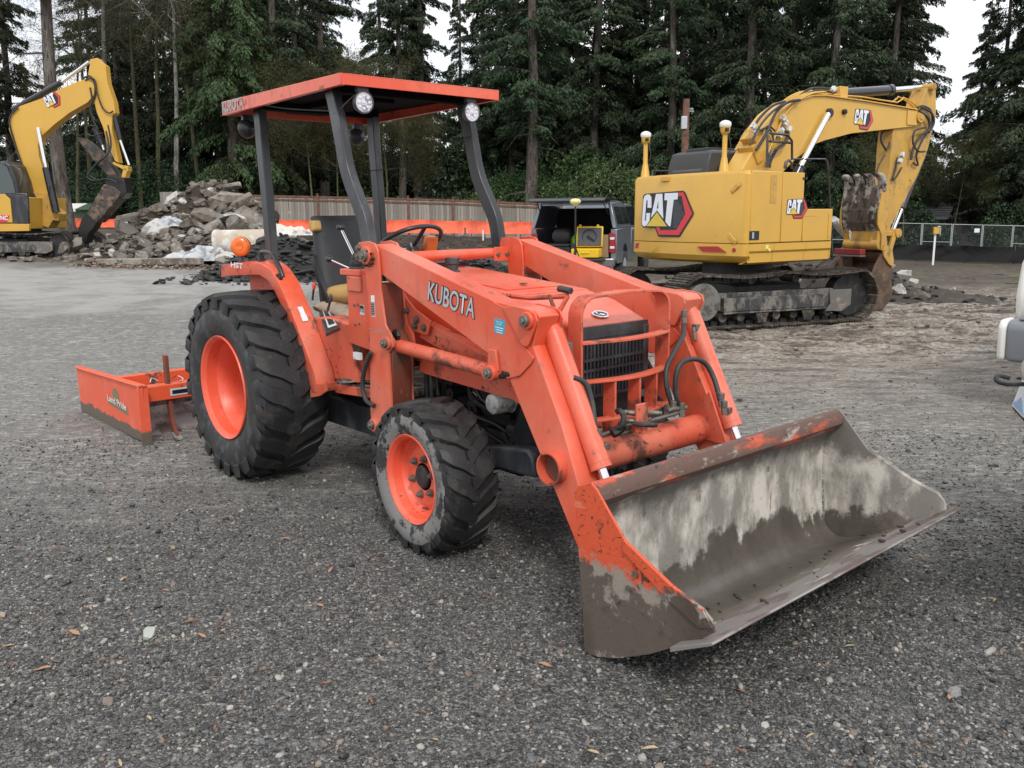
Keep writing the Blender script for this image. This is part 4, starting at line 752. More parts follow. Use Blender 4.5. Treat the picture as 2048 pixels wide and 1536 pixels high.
# ---- bucket: swept shell, side plates, edge, lip
BK = link('bucket', None, TR); BW = .885
BPAINT = None
def bucket_mat(name, inside):
    m, t, b, oc = new_mat(name); sp = nn(t, 'ShaderNodeSeparateXYZ'); t.links.new(oc, sp.inputs[0])
    n1 = noise(t, oc, 5, 6, .65, (1, 1, .45)); n2 = noise(t, oc, 16, 6, .7); n3 = noise(t, oc, 60, 4, .7); n4 = noise(t, oc, 2.2, 4, .55, (1, 1.5, .6)); z = sp.outputs[2]
    if inside:
        steel = mixc(t, rng(t, n1, .40, .62), (.24, .225, .20), (.62, .585, .53)); steel = mixc(t, rng(t, n2, .58, .68, 0, .6), steel, (.12, .10, .085))
        steel = mixc(t, rng(t, noise(t, oc, 7, 5, .6, (1, 1, .25)), .66, .70, 0, .8), steel, (.30, .12, .05))
        e = math_(t, 'ADD', z, math_(t, 'MULTIPLY', math_(t, 'SUBTRACT', n4, .5), .50)); e = math_(t, 'ADD', e, math_(t, 'MULTIPLY', math_(t, 'SUBTRACT', n2, .5), .22)); e = math_(t, 'ADD', e, math_(t, 'MULTIPLY', math_(t, 'SUBTRACT', n1, .5), .20))
        wet = rng(t, e, .165, .215, 1, 0)          # wet mud left in the bottom
        mudc = mixc(t, n2, (.05, .043, .036), (.115, .10, .084)); mudc = mixc(t, rng(t, math_(t, 'ADD', sp.outputs[0], math_(t, 'MULTIPLY', math_(t, 'SUBTRACT', n2, .5), .3)), 3.40, 3.62, 0, .85), mudc, mixc(t, n3, (.16, .13, .105), (.27, .235, .20))); c = mixc(t, math_(t, 'MULTIPLY', wet, .93), steel, mudc)
        top = rng(t, math_(t, 'ADD', e, math_(t, 'MULTIPLY', math_(t, 'SUBTRACT', n3, .5), .06)), .44, .56); c = mixc(t, math_(t, 'MULTIPLY', top, .85), c, (.10, .09, .075))
        mo = rng(t, n3, .66, .70, 0, .8); c = mixc(t, mo, c, (.03, .025, .02)); rr = math_(t, 'MULTIPLY_ADD', wet, -.25, .55)
    else:
        mud = mixc(t, rng(t, n4, .42, .58), (.07, .051, .04), (.105, .083, .067)); mud = mixc(t, rng(t, math_(t, 'ADD', noise(t, oc, 3.4, 5, .6), math_(t, 'MULTIPLY', math_(t, 'SUBTRACT', n3, .5), .15)), .53, .57), mud, (.27, .235, .20)); mud = mixc(t, rng(t, n2, .55, .7, 0, .6), mud, (.05, .038, .03))
        pt = mixc(t, rng(t, noise(t, oc, 22, 7, .8, (1, 1, 1), 1.2), .56, .60), (.62, .085, .03), (.05, .032, .022)); pt = mixc(t, rng(t, noise(t, oc, 9, 3, .5, (.3, 1, 2.5)), .62, .66, 0, .6), pt, (.72, .25, .14))
        e = math_(t, 'ADD', z, math_(t, 'MULTIPLY', math_(t, 'SUBTRACT', n1, .5), .12)); e = math_(t, 'ADD', e, math_(t, 'MULTIPLY', math_(t, 'SUBTRACT', n3, .5), .10)); e = math_(t, 'ADD', e, math_(t, 'MULTIPLY', math_(t, 'SUBTRACT', n2, .5), .12)); c = mixc(t, rng(t, e, .375, .415), mud, pt); rr = math_(t, 'MULTIPLY_ADD', n2, .3, .4)
    lk(t, c, b.inputs['Base Color']); lk(t, rr, b.inputs['Roughness'])
    bn = nn(t, 'ShaderNodeBump', Strength=.35, Distance=.006); t.links.new(math_(t, 'ADD', n2, n3), bn.inputs['Height']); t.links.new(bn.outputs[0], b.inputs['Normal']); return m
BIN, BOUT = bucket_mat('bucket_inside_steel', True), bucket_mat('bucket_side_plate', False)
RIMP = mat('scuffed_orange_rim', (.58, .085, .035), .5, layers=[((.12, .07, .055), 7, .40, .52, .7, (1, .35, 1)), ((.33, .29, .25), 16, .56, .66, .6, (1, .3, 1)), ((.05, .035, .03), 20, .6, .68, .8)], bump=(60, .3, .005))
prof = [(3.225, .688), (3.250, .640), (3.232, .606), (3.200, .585), (3.176, .50), (3.172, .36), (3.180, .20), (3.20, .105), (3.235, .058), (3.29, .038), (3.40, .072), (3.60, .175), (3.74, .250)]
def shell(pr, th, y0, y1):
    b = B(); n = len(pr); out = []
    for i, p in enumerate(pr):
        q0, q1 = pr[max(i-1, 0)], pr[min(i+1, n-1)]; tx, tz = q1[0]-q0[0], q1[1]-q0[1]; l = math.hypot(tx, tz); out.append((p[0]+tz/l*th*1, p[1]-tx/l*th*1))
    poly = pr+out[::-1]; ys = np.linspace(y0, y1, 14); k = len(poly)
    for y in ys: b.v += [(x, y, z) for x, z in poly]
    for j in range(len(ys)-1):
        for i in range(k): b.f.append((j*k+i, j*k+(i+1) % k, (j+1)*k+(i+1) % k, (j+1)*k+i)); b.m.append(0)
    return b
P2 = [tuple(q)[:3:2] for q in smooth_path([Vector((x, 0, z)) for x, z in prof[3:]], 4)]
shell(P2, .010, -BW+.004, BW-.004).obj('bucket_shell', BIN, BK, 50)
shell([(3.208, .672), (3.222, .688), (3.244, .684), (3.266, .655), (3.270, .625), (3.245, .592), (3.200, .572)], .012, -BW-.002, BW+.002).obj('bucket_rim', RIMP, BK, 40)
side = pz([(1150, 985), (1157, 972), (1183, 965), (1194, 978), (1248, 1075), (1256, 1085), (1345, 1170), (1408, 1218), (1425, 1240), (1430, 1265), (1385, 1285), (1300, 1308), (1240, 1316), (1200, 1314), (1180, 1308), (1170, 1295), (1166, 1200)], -BW-.006)
for y in (-BW, BW):
    s_ = -1 if y < 0 else 1
    sp_ = B().prism(side, y, y+s_*.011).obj('side_plate', BOUT if s_ < 0 else BIN, BK, 35, .002)
    cut = pz([(1250, 1078), (1256, 1085), (1345, 1170), (1408, 1218), (1428, 1256), (1400, 1254), (1330, 1190), (1248, 1100)], -BW-.01); B().prism(cut, y+s_*.012, y+s_*.020).obj('side_cutter', BOUT if s_ < 0 else BIN, BK, 35, .002)
for px, py in ((1272, 1148), (1236, 1200), (1258, 1176)): p = onY(px, py, -BW-.012); B().cyl((p.x, -BW-.011, p.z), (p.x, -BW-.022, p.z), .011, n=10).obj('rivet', STEEL, BK)
EDGE = mat('worn_edge_steel', (.30, .275, .26), .42, .4, layers=[((.13, .10, .09), 9, .48, .6, .7, (.6, .3, 1)), ((.45, .42, .40), 14, .6, .7, .4, (1, .25, 1))], bump=(50, .25, .004))
e0 = [(3.66, .2265), (3.825, .305), (3.832, .302), (3.829, .296), (3.66, .208)]
B().prism(e0, -.957, .957).obj('cutting_edge', EDGE, BK, 35, .001)
dirt = B()
for _ in range(46):
    t = rnd.random(); x = 3.36+.42*t; z = .055+.235*((x-3.36)/.42); y = rnd.uniform(-.84, .84); dirt.ball((x, y, z+.006), rnd.uniform(.003, .012)*rnd.uniform(.5, 1.2), 6, sq=(1.4, 1, .7))
dirt.obj('dirt_crumbs', mat('dark_soil', (.05, .038, .032), .9), BK, 40, kind='stuff', label='crumbs of soil along the bucket edge')
B().box((3.02, -.505, .36), (.22, .09, .10)).box((3.12, -.505, .30), (.06, .13, .40)).box((3.12, .525, .30), (.06, .13, .40)).box((3.0, .525, .36), (.24, .09, .10)).box((3.11, -.455, .52), (.08, .10, .10)).box((3.11, .545, .52), (.08, .1, .1)).obj('bucket_hinge', ORANGE_OLD, BK, 35, .005)
# ---- hoses and hydraulic lines
def hose(pts, y=None, r=.0125, nm='hose', m=None):
    P = [onX(a, b, x) for a, b, x in pts]; return B().tube(P, r, 10, sub=6).obj(nm, m or RUBBER, TR, 60)
hose([(1147, 755, 2.72), (1172, 768, 2.75), (1184, 805, 2.78), (1190, 850, 2.82), (1197, 872, 2.84)])
hose([(1367, 650, 2.62), (1366, 672, 2.66), (1345, 710, 2.72), (1333, 740, 2.74), (1334, 775, 2.76), (1345, 815, 2.78)])
hose([(1362, 820, 2.80), (1352, 790, 2.80), (1352, 752, 2.80), (1362, 727, 2.80), (1385, 718, 2.80), (1410, 726, 2.82), (1428, 757, 2.86), (1440, 800, 2.92)])
hose([(1290, 715, 2.45), (1305, 745, 2.50), (1318, 790, 2.58), (1330, 822, 2.66)])
hose([(1235, 822, 2.8), (1240, 822, 2.86), (1247, 832, 2.88), (1245, 850, 2.88), (1230, 858, 2.84)])
for pts in ([(742, 705), (730, 735), (725, 770), (732, 800), (748, 812)],): B().tube([onY(a, b, -.60) for a, b in pts], .013, 10, sub=6).obj('hose', RUBBER, TR, 60)
for k, pts in enumerate(([(850, 700), (858, 720), (862, 755), (864, 800)], [(840, 700), (852, 735), (853, 770), (855, 810)], [(800, 668), (830, 690), (850, 705), (870, 745), (876, 790)])): B().tube([onY(a, b, -.34+.02*k) for a, b in pts], .013, 10, sub=6).obj('hose', RUBBER, TR, 60)
vb = onX(1283, 835, 2.86); pl = B()
for x, (a0_, b0_, a1_, b1_) in ((2.80, (1195, 873, 1368, 822)), (2.80, (1240, 856, 1300, 838)), (2.80, (1240, 868, 1290, 855))): pl.tube([onX(a0_, b0_, x), onX((a0_+a1_)/2, (b0_+b1_)/2, x), onX(a1_, b1_, x)], .010, 10)
pl.tube([onX(1335, 822, 2.80), onX(1345, 818, 2.80), onX(1372, 815, 2.80)], .0115, 10); pl.obj('hydraulic_tube', STEEL, TR, 50)
fit = None
for a, b, x in ((1346, 822, 2.79), (1363, 826, 2.81), (1331, 828, 2.67), (1442, 806, 2.92), (1198, 880, 2.84), (1448, 822, 2.94), (1368, 640, 2.62)): p = onX(a, b, x); B().cyl(p+Vector((-.004, 0, .028)), p+Vector((.004, 0, -.018)), .014, n=6).cyl(p+Vector((0, 0, .02)), p+Vector((0, 0, .05)), .016, n=12).obj('crimp_fitting', STEEL, TR, 35, .001)
vbk = link('coupler_bracket', None, TR); B().box(vb, (.012, .075, .13)).box(vb+Vector((-.02, 0, -.06)), (.08, .02, .03)).obj('plate', ORANGE_OLD, vbk, 35, .002)
for a, b, x, l in ((1287, 850, 2.90, .06), (1300, 826, 2.84, .05), (1262, 826, 2.84, .04), (1262, 842, 2.84, .04)):
    p = onX(a, b, x); B().cyl(p-Vector((.03, .01, 0)), p+Vector((l*.2, l, -.008)), .0125, n=16).cyl(p-Vector((.05, .015, 0)), p-Vector((.01, 0, 0)), .010, n=12).cyl(p+Vector((l*.2, l, -.008)), p+Vector((l*.25, l*1.25, -.01)), .010, n=12).obj('quick_coupler', DARKM if l > .05 else STEEL, vbk, 35, .001)
B().tube([onX(1225, 868, 2.84), onX(1240, 858, 2.85), onX(1246, 848, 2.86)], .022, 8, sub=2).obj('coupler_cap', GREASE, TR)
# ---- operator station
NP = [(625, 600), (665, 640)]
for s in (-1, 1):
    yo, yi = s*.61, s*.49; fo = Vector
    path = [(-.60, 1.335), (-.45, 1.350), (-.10, 1.372), (.02, 1.375), (.16, 1.34), (.27, 1.26), (.36, 1.16), (.47, 1.02), (.58, .86), (.665, .74), (.70, .63)]
    b = B(); L_ = .035
    n = len(path)
    for x, z in path: b.v += [(x, yo, z-.006), (x, yo-s*.012, z), (x, yi, z+.012), (x, yi, z-.015)]
    lip = []
    for i, (x, z) in enumerate(path):
        q0, q1 = path[max(i-1, 0)], path[min(i+1, n-1)]; tx, tz = q1[0]-q0[0], q1[1]-q0[1]; l = math.hypot(tx, tz); k_ = .080
        b.v.append((x+tz/l*k_, yo, z-tx/l*k_))
    for i in range(n-1):
        for j in range(3): b.f.append((i*4+j, i*4+j+1, i*4+5+j, i*4+4+j)); b.m.append(0)
        b.f.append((4*n+i, 4*n+i+1, i*4+4, i*4)); b.m.append(0)
    if s > 0: b.f = [f[::-1] for f in b.f]
    fe = b.obj('fender', ORANGE, TR, 45); md = fe.modifiers.new('thickness', 'SOLIDIFY'); md.thickness = .006; md.offset = 1; m2 = fe.modifiers.new('bevel', 'BEVEL'); m2.width = .003; m2.segments = 2
    # inner fender wall down to the floor
    wall = [(-.42, 1.36), (.02, 1.372), (.16, 1.335), (.27, 1.255), (.47, 1.015), (.665, .735), (.66, .66), (.2, .62), (-.42, .8)]
    B().prism(wall, yi-s*.004, yi-s*.016).obj('inner_fender', ORANGE_OLD, fe, 35)
    B().box((-.615, (yo+yi)/2, 1.305), (.03, .13, .075), Matrix.Rotation(.35, 3, 'Y')).obj('rubber_flap', BLACKP, fe, 35, .006)
    B().prism([(.60, .62), (.74, .66), (.80, .70), (.80, .64), (.72, .60), (.60, .57)], yo-s*.01, yo+s*.004).box((.66, (yo+yi)/2, .645), (.12, .12, .05)).obj('fender_bracket', ORANGE_OLD, fe, 35, .002)
    hp = [(-.06, 1.378), (-.055, 1.425), (-.03, 1.44), (.07, 1.438), (.12, 1.42), (.20, 1.345), (.235, 1.29)]
    B().tube([(x, s*.565, z) for x, z in hp], .0145, 10, sub=3).cyl((.235, s*.58, 1.29), (.235, s*.60, 1.285), .026, n=14).box((-.06, s*.565, 1.39), (.03, .035, .05)).obj('grab_handle', BLACKP, fe, 60)
    bc_ = Vector((-.40, s*.55, 1.466)); la = B(); la.lathe([(.001, .018), (.022, .020), (.024, .012), (.040, .014), (.060, .008), (.066, -.004), (.066, -.022)], bc_, (.8, s*.6, 0), 28); lamp = la.obj('turn_lamp', mat('amber_lens', (.80, .16, .015), .22, coat=.6), fe, 60)
    B().lathe([(.068, -.018), (.068, -.045), (.060, -.062), (.001, -.064)], bc_, (.8, s*.6, 0), 28).obj('lamp_housing', mat('amber_housing', (.42, .16, .09), .5), fe, 60); B().cyl((-.42, s*.545, 1.35), (-.42, s*.545, 1.415), .018, n=12).obj('lamp_stem', BLACKP, fe, 60)
for (q, w1, h1) in (((600, 548), .035, .07), ((607, 594), .04, .05)):
    p = onY(*q, -.548); t = Vector((.62, 0, -.78)) if w1 == .035 else Vector((.6, 0, -.8)); s1 = Vector((0, 1, 0)); nn_ = Vector((.78, 0, .62)); c = Vector((p.x, -.55, 0)); c.z = float(np.interp(p.x, [-.1, .02, .16, .27, .36, .47, .58], [1.372, 1.375, 1.34, 1.26, 1.16, 1.02, .86]))+.016
    B().add([c+t*a+s1*b_ for a, b_ in ((-h1/2, -w1/2), (h1/2, -w1/2), (h1/2, w1/2), (-h1/2, w1/2))], [(0, 1, 2, 3)]).obj('sticker', WHITE, TR, 0)
# floor, step, side console
flr = mat('torn_floor_mat', (.10, .09, .08), .85, layers=[((.30, .27, .24), 7, .5, .6, .8), ((.03, .025, .02), 9, .48, .58, .9)], bump=(30, .8, .02))
B().box((1.0, 0, .665), (.70, .98, .03)).obj('floor', flr, TR, 35, .004)
mt_ = B(); 
for k in range(8):
    x, y = rnd.uniform(.78, 1.2), rnd.uniform(-.46, -.1); a = rnd.uniform(0, 6.3); L2 = rnd.uniform(.08, .18); mt_.add([(x+L2*math.cos(a+t)*rnd.uniform(.5, 1.1), y+L2*.6*math.sin(a+t), .684+rnd.uniform(0, .035)) for t in (0, 1.2, 2.3, 3.5, 4.8)], [(0, 1, 2, 3, 4)])
mt_.obj('torn_mat_flap', flr, TR, 0)
for s in (-1, 1): B().prism([(.70, .655), (1.36, .70), (1.36, .645), (.70, .60)], s*.492, s*.50).obj('floor_rim', ORANGE_OLD, TR, 35, .003)
B().prism([(.16, 1.0), (.60, 1.06), (.93, 1.04), (.95, .69), (.50, .67), (.1, .72)], -.34, -.486).obj('side_panel', ORANGE_OLD, TR, 35, .012)
B().prism([(.16, 1.0), (.60, 1.06), (.93, 1.04), (.95, .69), (.50, .67), (.1, .72)], .34, .486).obj('side_panel', ORANGE_OLD, TR, 35, .012)
hl = onY(712, 690, -.49); hp_ = B().cyl((hl.x, -.487, hl.z), (hl.x, -.489, hl.z), .05, n=16); hp_.obj('torn_hole', GREASE, TR)
B().box((hl.x+.03, -.50, hl.z-.06), (.07, .02, .04)).obj('torn_flap', WHITE, TR, 0)
qp = B(); qa = [onZ(a, b, 1.045) for a, b in ((638, 622), (654, 608), (680, 654), (652, 666))]
qp.add([tuple(p) for p in qa]+[(p.x, p.y, p.z-.02) for p in qa], [(0, 1, 2, 3), (0, 4, 5, 1), (1, 5, 6, 2), (2, 6, 7, 3), (3, 7, 4, 0)]); qd = qp.obj('lever_quadrant', BLACKP, TR, 35, .004)
qs = [onZ(a, b, 1.048) for a, b in ((645, 621), (653, 615), (674, 650), (656, 656))]; B().add([tuple(p+Vector((0, 0, .0))) for p in qs], [(0, 1, 2, 3)]).obj('quadrant_slot', WHITE, qd, 0)
qs = [onZ(a, b, 1.050) for a, b in ((647, 622), (652, 618), (670, 646), (658, 650))]; B().add([tuple(p) for p in qs], [(0, 1, 2, 3)]).obj('quadrant_gate', DECALK, qd, 0)
def lever(p0_, p1_, r, knob, kr, km, name, rodm=CHROME):
    e = B().tube([p0_, p1_], r, 8).obj(name, rodm, TR); B().ball(p1_, kr, 12, sq=knob).obj('knob', km, e, 60)
lever(onY(655, 622, -.42), onY(662, 596, -.42), .008, (.7, .7, 1.6), .017, BLACKP, 'range_lever', BLACKP)
lever(onY(625, 600, -.45), onY(628, 572, -.45), .007, (.7, .7, 1.5), .017, mat('red_knob', (.65, .05, .03), .35), 'height_lever', BLACKP)
# control valve stand with joysticks
cpx = [(681, 534), (720, 530), (722, 545), (737, 545), (739, 700), (706, 690), (704, 560), (690, 556), (682, 545)]
B().prism([(.89, .93), (1.21, .90), (1.21, 1.33), (.93, 1.335), (.905, 1.25)], -.487, -.497).obj('valve_stand', ORANGE, TR, 35, .004)
B().box((.955, -.43, 1.345), (.22, .16, .035)).obj('valve_shelf', ORANGE, TR, 35, .004); B().box((.99, -.46, 1.28), (.15, .10, .09)).obj('valve_body', ORANGE_OLD, TR, 35, .008)
bt = B(); 
for px, py in ((709, 610), (716, 609), (711, 648), (719, 647)): p = onY(px, py, -.498); bt.cyl((p.x, -.497, p.z), (p.x, -.505, p.z), .008, n=6)
bt.obj('bolt_row', STEEL, TR)
boot = B(); p = onY(712, 520, -.45); boot.lathe([(.055, -.05), (.05, -.03), (.035, -.015), (.04, 0), (.026, .02), (.03, .035), (.015, .06)], (p.x, -.45, p.z-.02), (0, 0, 1), 16); boot.obj('lever_boot', GREASE, TR, 60)
lever(Vector((p.x, -.45, p.z)), onY(681, 455, -.45), .0075, (1, 1, .8), .027, BLACKP, 'joystick'); lever(onY(722, 546, -.42), onY(659, 518, -.42), .007, (1, 1, .8), .027, BLACKP, 'joystick')
for (c0_, w1, h1, nm) in (((724, 620), .045, .055, 'data_plate'), ((746, 612), .034, .115, 'warning_label')):
    yq = -.4985 if nm == 'data_plate' else -.5825; p = onY(*c0_, yq); pl_ = B().box((p.x, yq, p.z), (w1, .0015, h1)).obj(nm, WHITE, TR, 0); k = B()
    if nm == 'data_plate': k.box((p.x, yq-.002, p.z+.006), (w1*.9, .001, h1*.72))
    else:
        k.box((p.x, yq-.002, p.z-.016), (w1*.9, .001, h1*.62))
    k.obj('label_print', DECALK, pl_, 0)
    for r_ in range(7): 
        B().box((p.x, yq-.003, p.z-.045*h1/.115+r_*.0095*h1/.115), (w1*.74, .0008, .0022)).obj('label_line', DECAL, pl_, 0)
# seat
VINYL = mat('black_seat_vinyl', (.028, .030, .034), .5, layers=[((.075, .078, .082), 2, .45, .7, .6, None, .6)], bump=(160, .25, .002)); FOAM = mat('yellow_seat_foam', (.62, .40, .14), .9, layers=[((.42, .27, .11), 8, .5, .7)], bump=(40, .5, .01)); CANV = mat('torn_seat_lining', (.45, .38, .29), .9, layers=[((.2, .16, .12), 9, .5, .65)], bump=(20, .4, .01))
def cushion(c, d, rot, m, name, puff=.3, par=TR, taper=0):
    b = B(); n = 12; R = rot
    for i in range(n+1):
        for j in range(n+1):
            u, v = 2*i/n-1, 2*j/n-1; h = (1-abs(u)**4)*(1-abs(v)**4)
            for sgn in (1, -1): b.v.append(tuple(Vector(c)+R@Vector((u*d[0]/2*(1-taper*(v*.5+.5)), v*d[1]/2, sgn*d[2]/2*(.35+.65*h**.5)))))
    for i in range(n):
        for j in range(n):
            a = (i*(n+1)+j)*2; bb, cc, dd_ = a+2, a+2*(n+1)+2, a+2*(n+1); b.f += [(a, dd_, cc, bb), (a+1, bb+1, cc+1, dd_+1)]; b.m += [0, 0]
            if i == 0: b.f.append((a, bb, bb+1, a+1)); b.m.append(0)
            if i == n-1: b.f.append((dd_, dd_+1, cc+1, cc)); b.m.append(0)
            if j == 0: b.f.append((a, a+1, dd_+1, dd_)); b.m.append(0)
            if j == n-1: b.f.append((bb, cc, cc+1, bb+1)); b.m.append(0)
    return b.obj(name, m, par, 60)
SE = link('seat', None, TR); yb = .03
Rb = Matrix(((0, math.sin(.22)*-1, math.cos(.22)), (1, 0, 0), (0, math.cos(.22), math.sin(.22))))
cushion((.045, yb, 1.38), (.52, .58, .12), Rb, VINYL, 'backrest', par=SE, taper=.12)
cushion((.03, yb-.235, 1.60), (.07, .07, .07), Rb, FOAM, 'exposed_foam', par=SE)
cushion((.30, yb, 1.155), (.44, .50, .14), Matrix.Rotation(-.06, 3, 'Y'), FOAM, 'seat_cushion', par=SE); cushion((.30, yb-.12, 1.09), (.46, .38, .09), Matrix.Rotation(.1, 3, 'Y')@Matrix.Rotation(.3, 3, 'X'), CANV, 'torn_cover', par=SE)
B().box((.3, yb, .99), (.40, .40, .05)).box((.3, yb, .93), (.3, .3, .12)).obj('seat_base', DARKM, SE, 35, .01)
for s in (-1, 1): B().rect([(.02, yb+s*.25, 1.40), (.10, yb+s*.26, 1.25), (.19, yb+s*.25, 1.10), (.24, yb+s*.24, 1.02)], (0, 1, 0), None, .03, .035).obj('side_bracket', BLACKP, SE, 60)
bag = cushion(tuple(onZ(690, 600, 1.09)), (.20, .13, .06), Matrix.Rotation(.4, 3, 'Z'), mat('crumpled_clear_bag', (.50, .40, .45), .25, layers=[((.75, .70, .75), 25, .5, .6, .2), ((.25, .15, .2), 12, .55, .65, .3)], bump=(30, 1., .02)), 'plastic_bag', par=None)
tag(bag, 'crumpled pinkish clear plastic bag beside the tractor seat', 'plastic bag')
# steering
sw = Vector((.83, 0, 1.50)); axs = Vector((-.48, 0, .88)).normalized(); su, sv = basis(axs); sring = B(); cc = sw
sring.tube([cc+(su*math.cos(t)+sv*math.sin(t))*.205 for t in np.linspace(0, 6.283, 40, endpoint=False)], .0135, 10, closed=True); SWO = sring.obj('steering_wheel', BLACKP, TR, 60)
sp = B(); 
for t in (.5, 2.6, 4.7): sp.rect([cc-axs*.045, cc-axs*.02+(su*math.cos(t)+sv*math.sin(t))*.12, cc+(su*math.cos(t)+sv*math.sin(t))*.2], axs.cross(su*math.cos(t)+sv*math.sin(t)), None, .028, .007)
sp.cyl(cc-axs*.07, cc-axs*.02, .035, n=18); sp.obj('spoke', BLACKP, SWO)
B().tube([cc-axs*.05, Vector((.94, 0, 1.28)), Vector((1.02, 0, 1.18))], [.045, .055, .07], 14).obj('steering_column', BLACKP, TR, 60)
loft([(.93, .10, 1.40, .16, 1.0, .04), (1.05, .20, 1.43, .22, .9, .05), (1.14, .22, 1.385, .28, .9, .05)]).obj('dash_cowl', BLACKP, TR, 40)
q = onY(842, 483, .08); B().prism([(.87, 1.44), (.93, 1.44), (.95, 1.53), (.90, 1.54)], .06, .14).obj('hazard_lamp', mat('dull_amber', (.65, .14, .03), .35), TR, 35, .01)
# ---- roof posts and canopy
def post(pts, y, wd=.055, ht=.085, ylist=None): return B().rect([(x, (ylist[i] if ylist else y), z) for i, (x, z) in enumerate(pts)], (0, 1, 0), None, wd, ht).obj('roof_post', BLACKP, TR, 35, .006)
for s, yy in ((-1, -.44), (1, .43)):
    post([(-.145, 1.36), (-.165, 1.8), (-.195, 2.18), (-.20, 2.36)], yy)
    B().box((-.16, yy, 1.30), (.14, .09, .14)).obj('post_foot', BLACKP, TR, 35, .005)
    yf = -.475 if s < 0 else .475; Pn = smooth_path([onY(a, b, -.475) for a, b in ((741, 515), (738, 482), (731, 442), (718, 405), (704, 368), (693, 330), (684, 280), (672, 215), (664, 180))], 3)
    post([(v.x, v.z) for v in Pn], yf)
for x in (-.20, .80): B().box((x, 0, 2.375), (.07, .92, .045)).obj('roof_crossbar', mat('black_roof_lining', (.006, .006, .006), .9, spec=.1, bump=(40, .3)), TR, 35, .004)
CX0, CX1, CW, CZ = -.50, 1.042, .564, 2.423
ROOFK = mat('black_roof_lining', (.006, .006, .006), .9, spec=.1, bump=(40, .3)); rf = link('canopy', None, TR)
b = B(); b.box(((CX0+CX1)/2, 0, CZ-.004), (CX1-CX0, 2*CW, .008)); rtop = b.obj('roof_panel', ORANGE, rf, 35, .003)
sk = B()
def zlo(x): return CZ-.062-.026*(CX1-x)/(CX1-CX0)
for s in (-1, 1): sk.prism([(CX0, CZ-.004), (CX1, CZ-.004), (CX1, zlo(CX1)), (CX0, zlo(CX0))], s*CW, s*(CW-.006)).prism([(CX0, zlo(CX0)), (CX1, zlo(CX1)), (CX1, zlo(CX1)+.004), (CX0, zlo(CX0)+.004)], s*(CW-.0065), s*(CW-.03))
sk.box((CX1-.003, 0, (CZ+zlo(CX1))/2), (.006, 2*CW-.013, CZ-zlo(CX1)-.004)).box((CX0+.003, 0, (CZ+zlo(CX0))/2), (.006, 2*CW-.013, CZ-zlo(CX0)-.004)); sk.obj('roof_skirt', ORANGE, rf, 35, .002)
B().box(((CX0+CX1)/2, 0, CZ-.016), (CX1-CX0-.03, 2*CW-.03, .010)).box((.05, 0, CZ-.04), (.9, .30, .035)).obj('roof_lining', ROOFK, rf, 35, .004)
LENS = mat('led_lamp_lens', (.62, .64, .70), .15, coat=.5, layers=[((.25, .26, .30), 22, .5, .56, .2)])
def lampv(x, y, z, dirx, front):
    c = Vector((x, y, z)); a = Vector((dirx, 0, -.05)); e = B().lathe([(.001, -.055), (.03, -.052), (.052, -.03), (.062, 0), (.062, .012), (.055, .014)], c, a, 26).box(c+Vector((-.01*dirx, 0, .072)), (.03, .07, .035)).obj('work_lamp', BLACKP, TR, 60)
    B().lathe([(.001, .010), (.055, .010)], c, a, 26).obj('lens', LENS, e); cl = B(); u_, v_ = basis(a)
    for k in range(9):
        r_ = 0 if k == 8 else .034; q_ = c+a.normalized()*.0105+(u_*math.cos(k*.785)+v_*math.sin(k*.785))*r_; cl.cyl(q_, q_+a.normalized()*.003, .009, .006, 8)
    cl.obj('led_cluster', WHITE, e)
lampv(1.0, -.40, 2.285, 1, 1); lampv(1.0, .372, 2.283, 1, 1); lampv(-.37, -.455, 2.245, -1, 0); lampv(-.37, .395, 2.235, -1, 0)
wr = B()
for s in (-1, 1): wr.tube([(.86, s*.475+.03*math.cos(t), 2.235+.03*math.sin(t)*.3) for t in np.linspace(0, 6, 8)], .004, 5).tube([(.95, s*.42, 2.33), (.88, s*.46, 2.27), (.87, s*.5, 2.22)], .004, 5, sub=3)
wr.tube([(-.20, -.40, 2.22), (-.14, -.30, 2.10), (-.02, -.12, 1.98), (.2, .12, 1.96), (.5, .3, 2.0), (.88, .44, 2.15)], .0035, 5, sub=6).tube([(.0, -.5, 2.36), (.3, -.48, 2.31), (.83, -.47, 2.25)], .005, 5, sub=4); wr.obj('lamp_wire', BLACKP, rf, 60)
# ---- lettering
def place_text(txt, pA, pB, pTop, y, name, mats, par, bold=.03, outline=True, ax='y', shear=0):
    a, b_, c_ = (onY(*q_, y) for q_ in (pA, pB, pTop)); xd = (b_-a); h = (c_-a).length; zd = (c_-a); zd = zd-xd.normalized()*zd.dot(xd.normalized())
    o = text_mesh(txt, a, xd, zd, h, mats[0], name, par, xd.length, bold, .004)
    if outline:
        text_mesh(txt, a-xd.normalized()*.004-zd.normalized()*.003, xd, zd, h+.006, mats[1], 'letter_outline', par, xd.length+.008, bold+.045, .002)
    return o
BOLDR = .012
arm0 = [o for o in sc.objects if o.name == 'loader_arm'][0]
place_text('KUBOTA', (856, 600), (949, 638), (862, 563), -.5665, 'lettering', (mat('silver_letter', (.50, .53, .57), .35, .3), DECALK), arm0, BOLDR)
FADED = mat('faded_letter', (.34, .36, .38), .5, layers=[((.6, .2, .12), 40, .52, .6)])
place_text('KUBOTA', (446, 226), (488, 216), (446, 205), -CW-.001, 'lettering', (FADED, DECAL), rf, BOLDR, True)
place_text('HST', (463, 534), (487, 538), (464, 524), -.6105, 'lettering', (WHITE, WHITE), TR, .03, False)
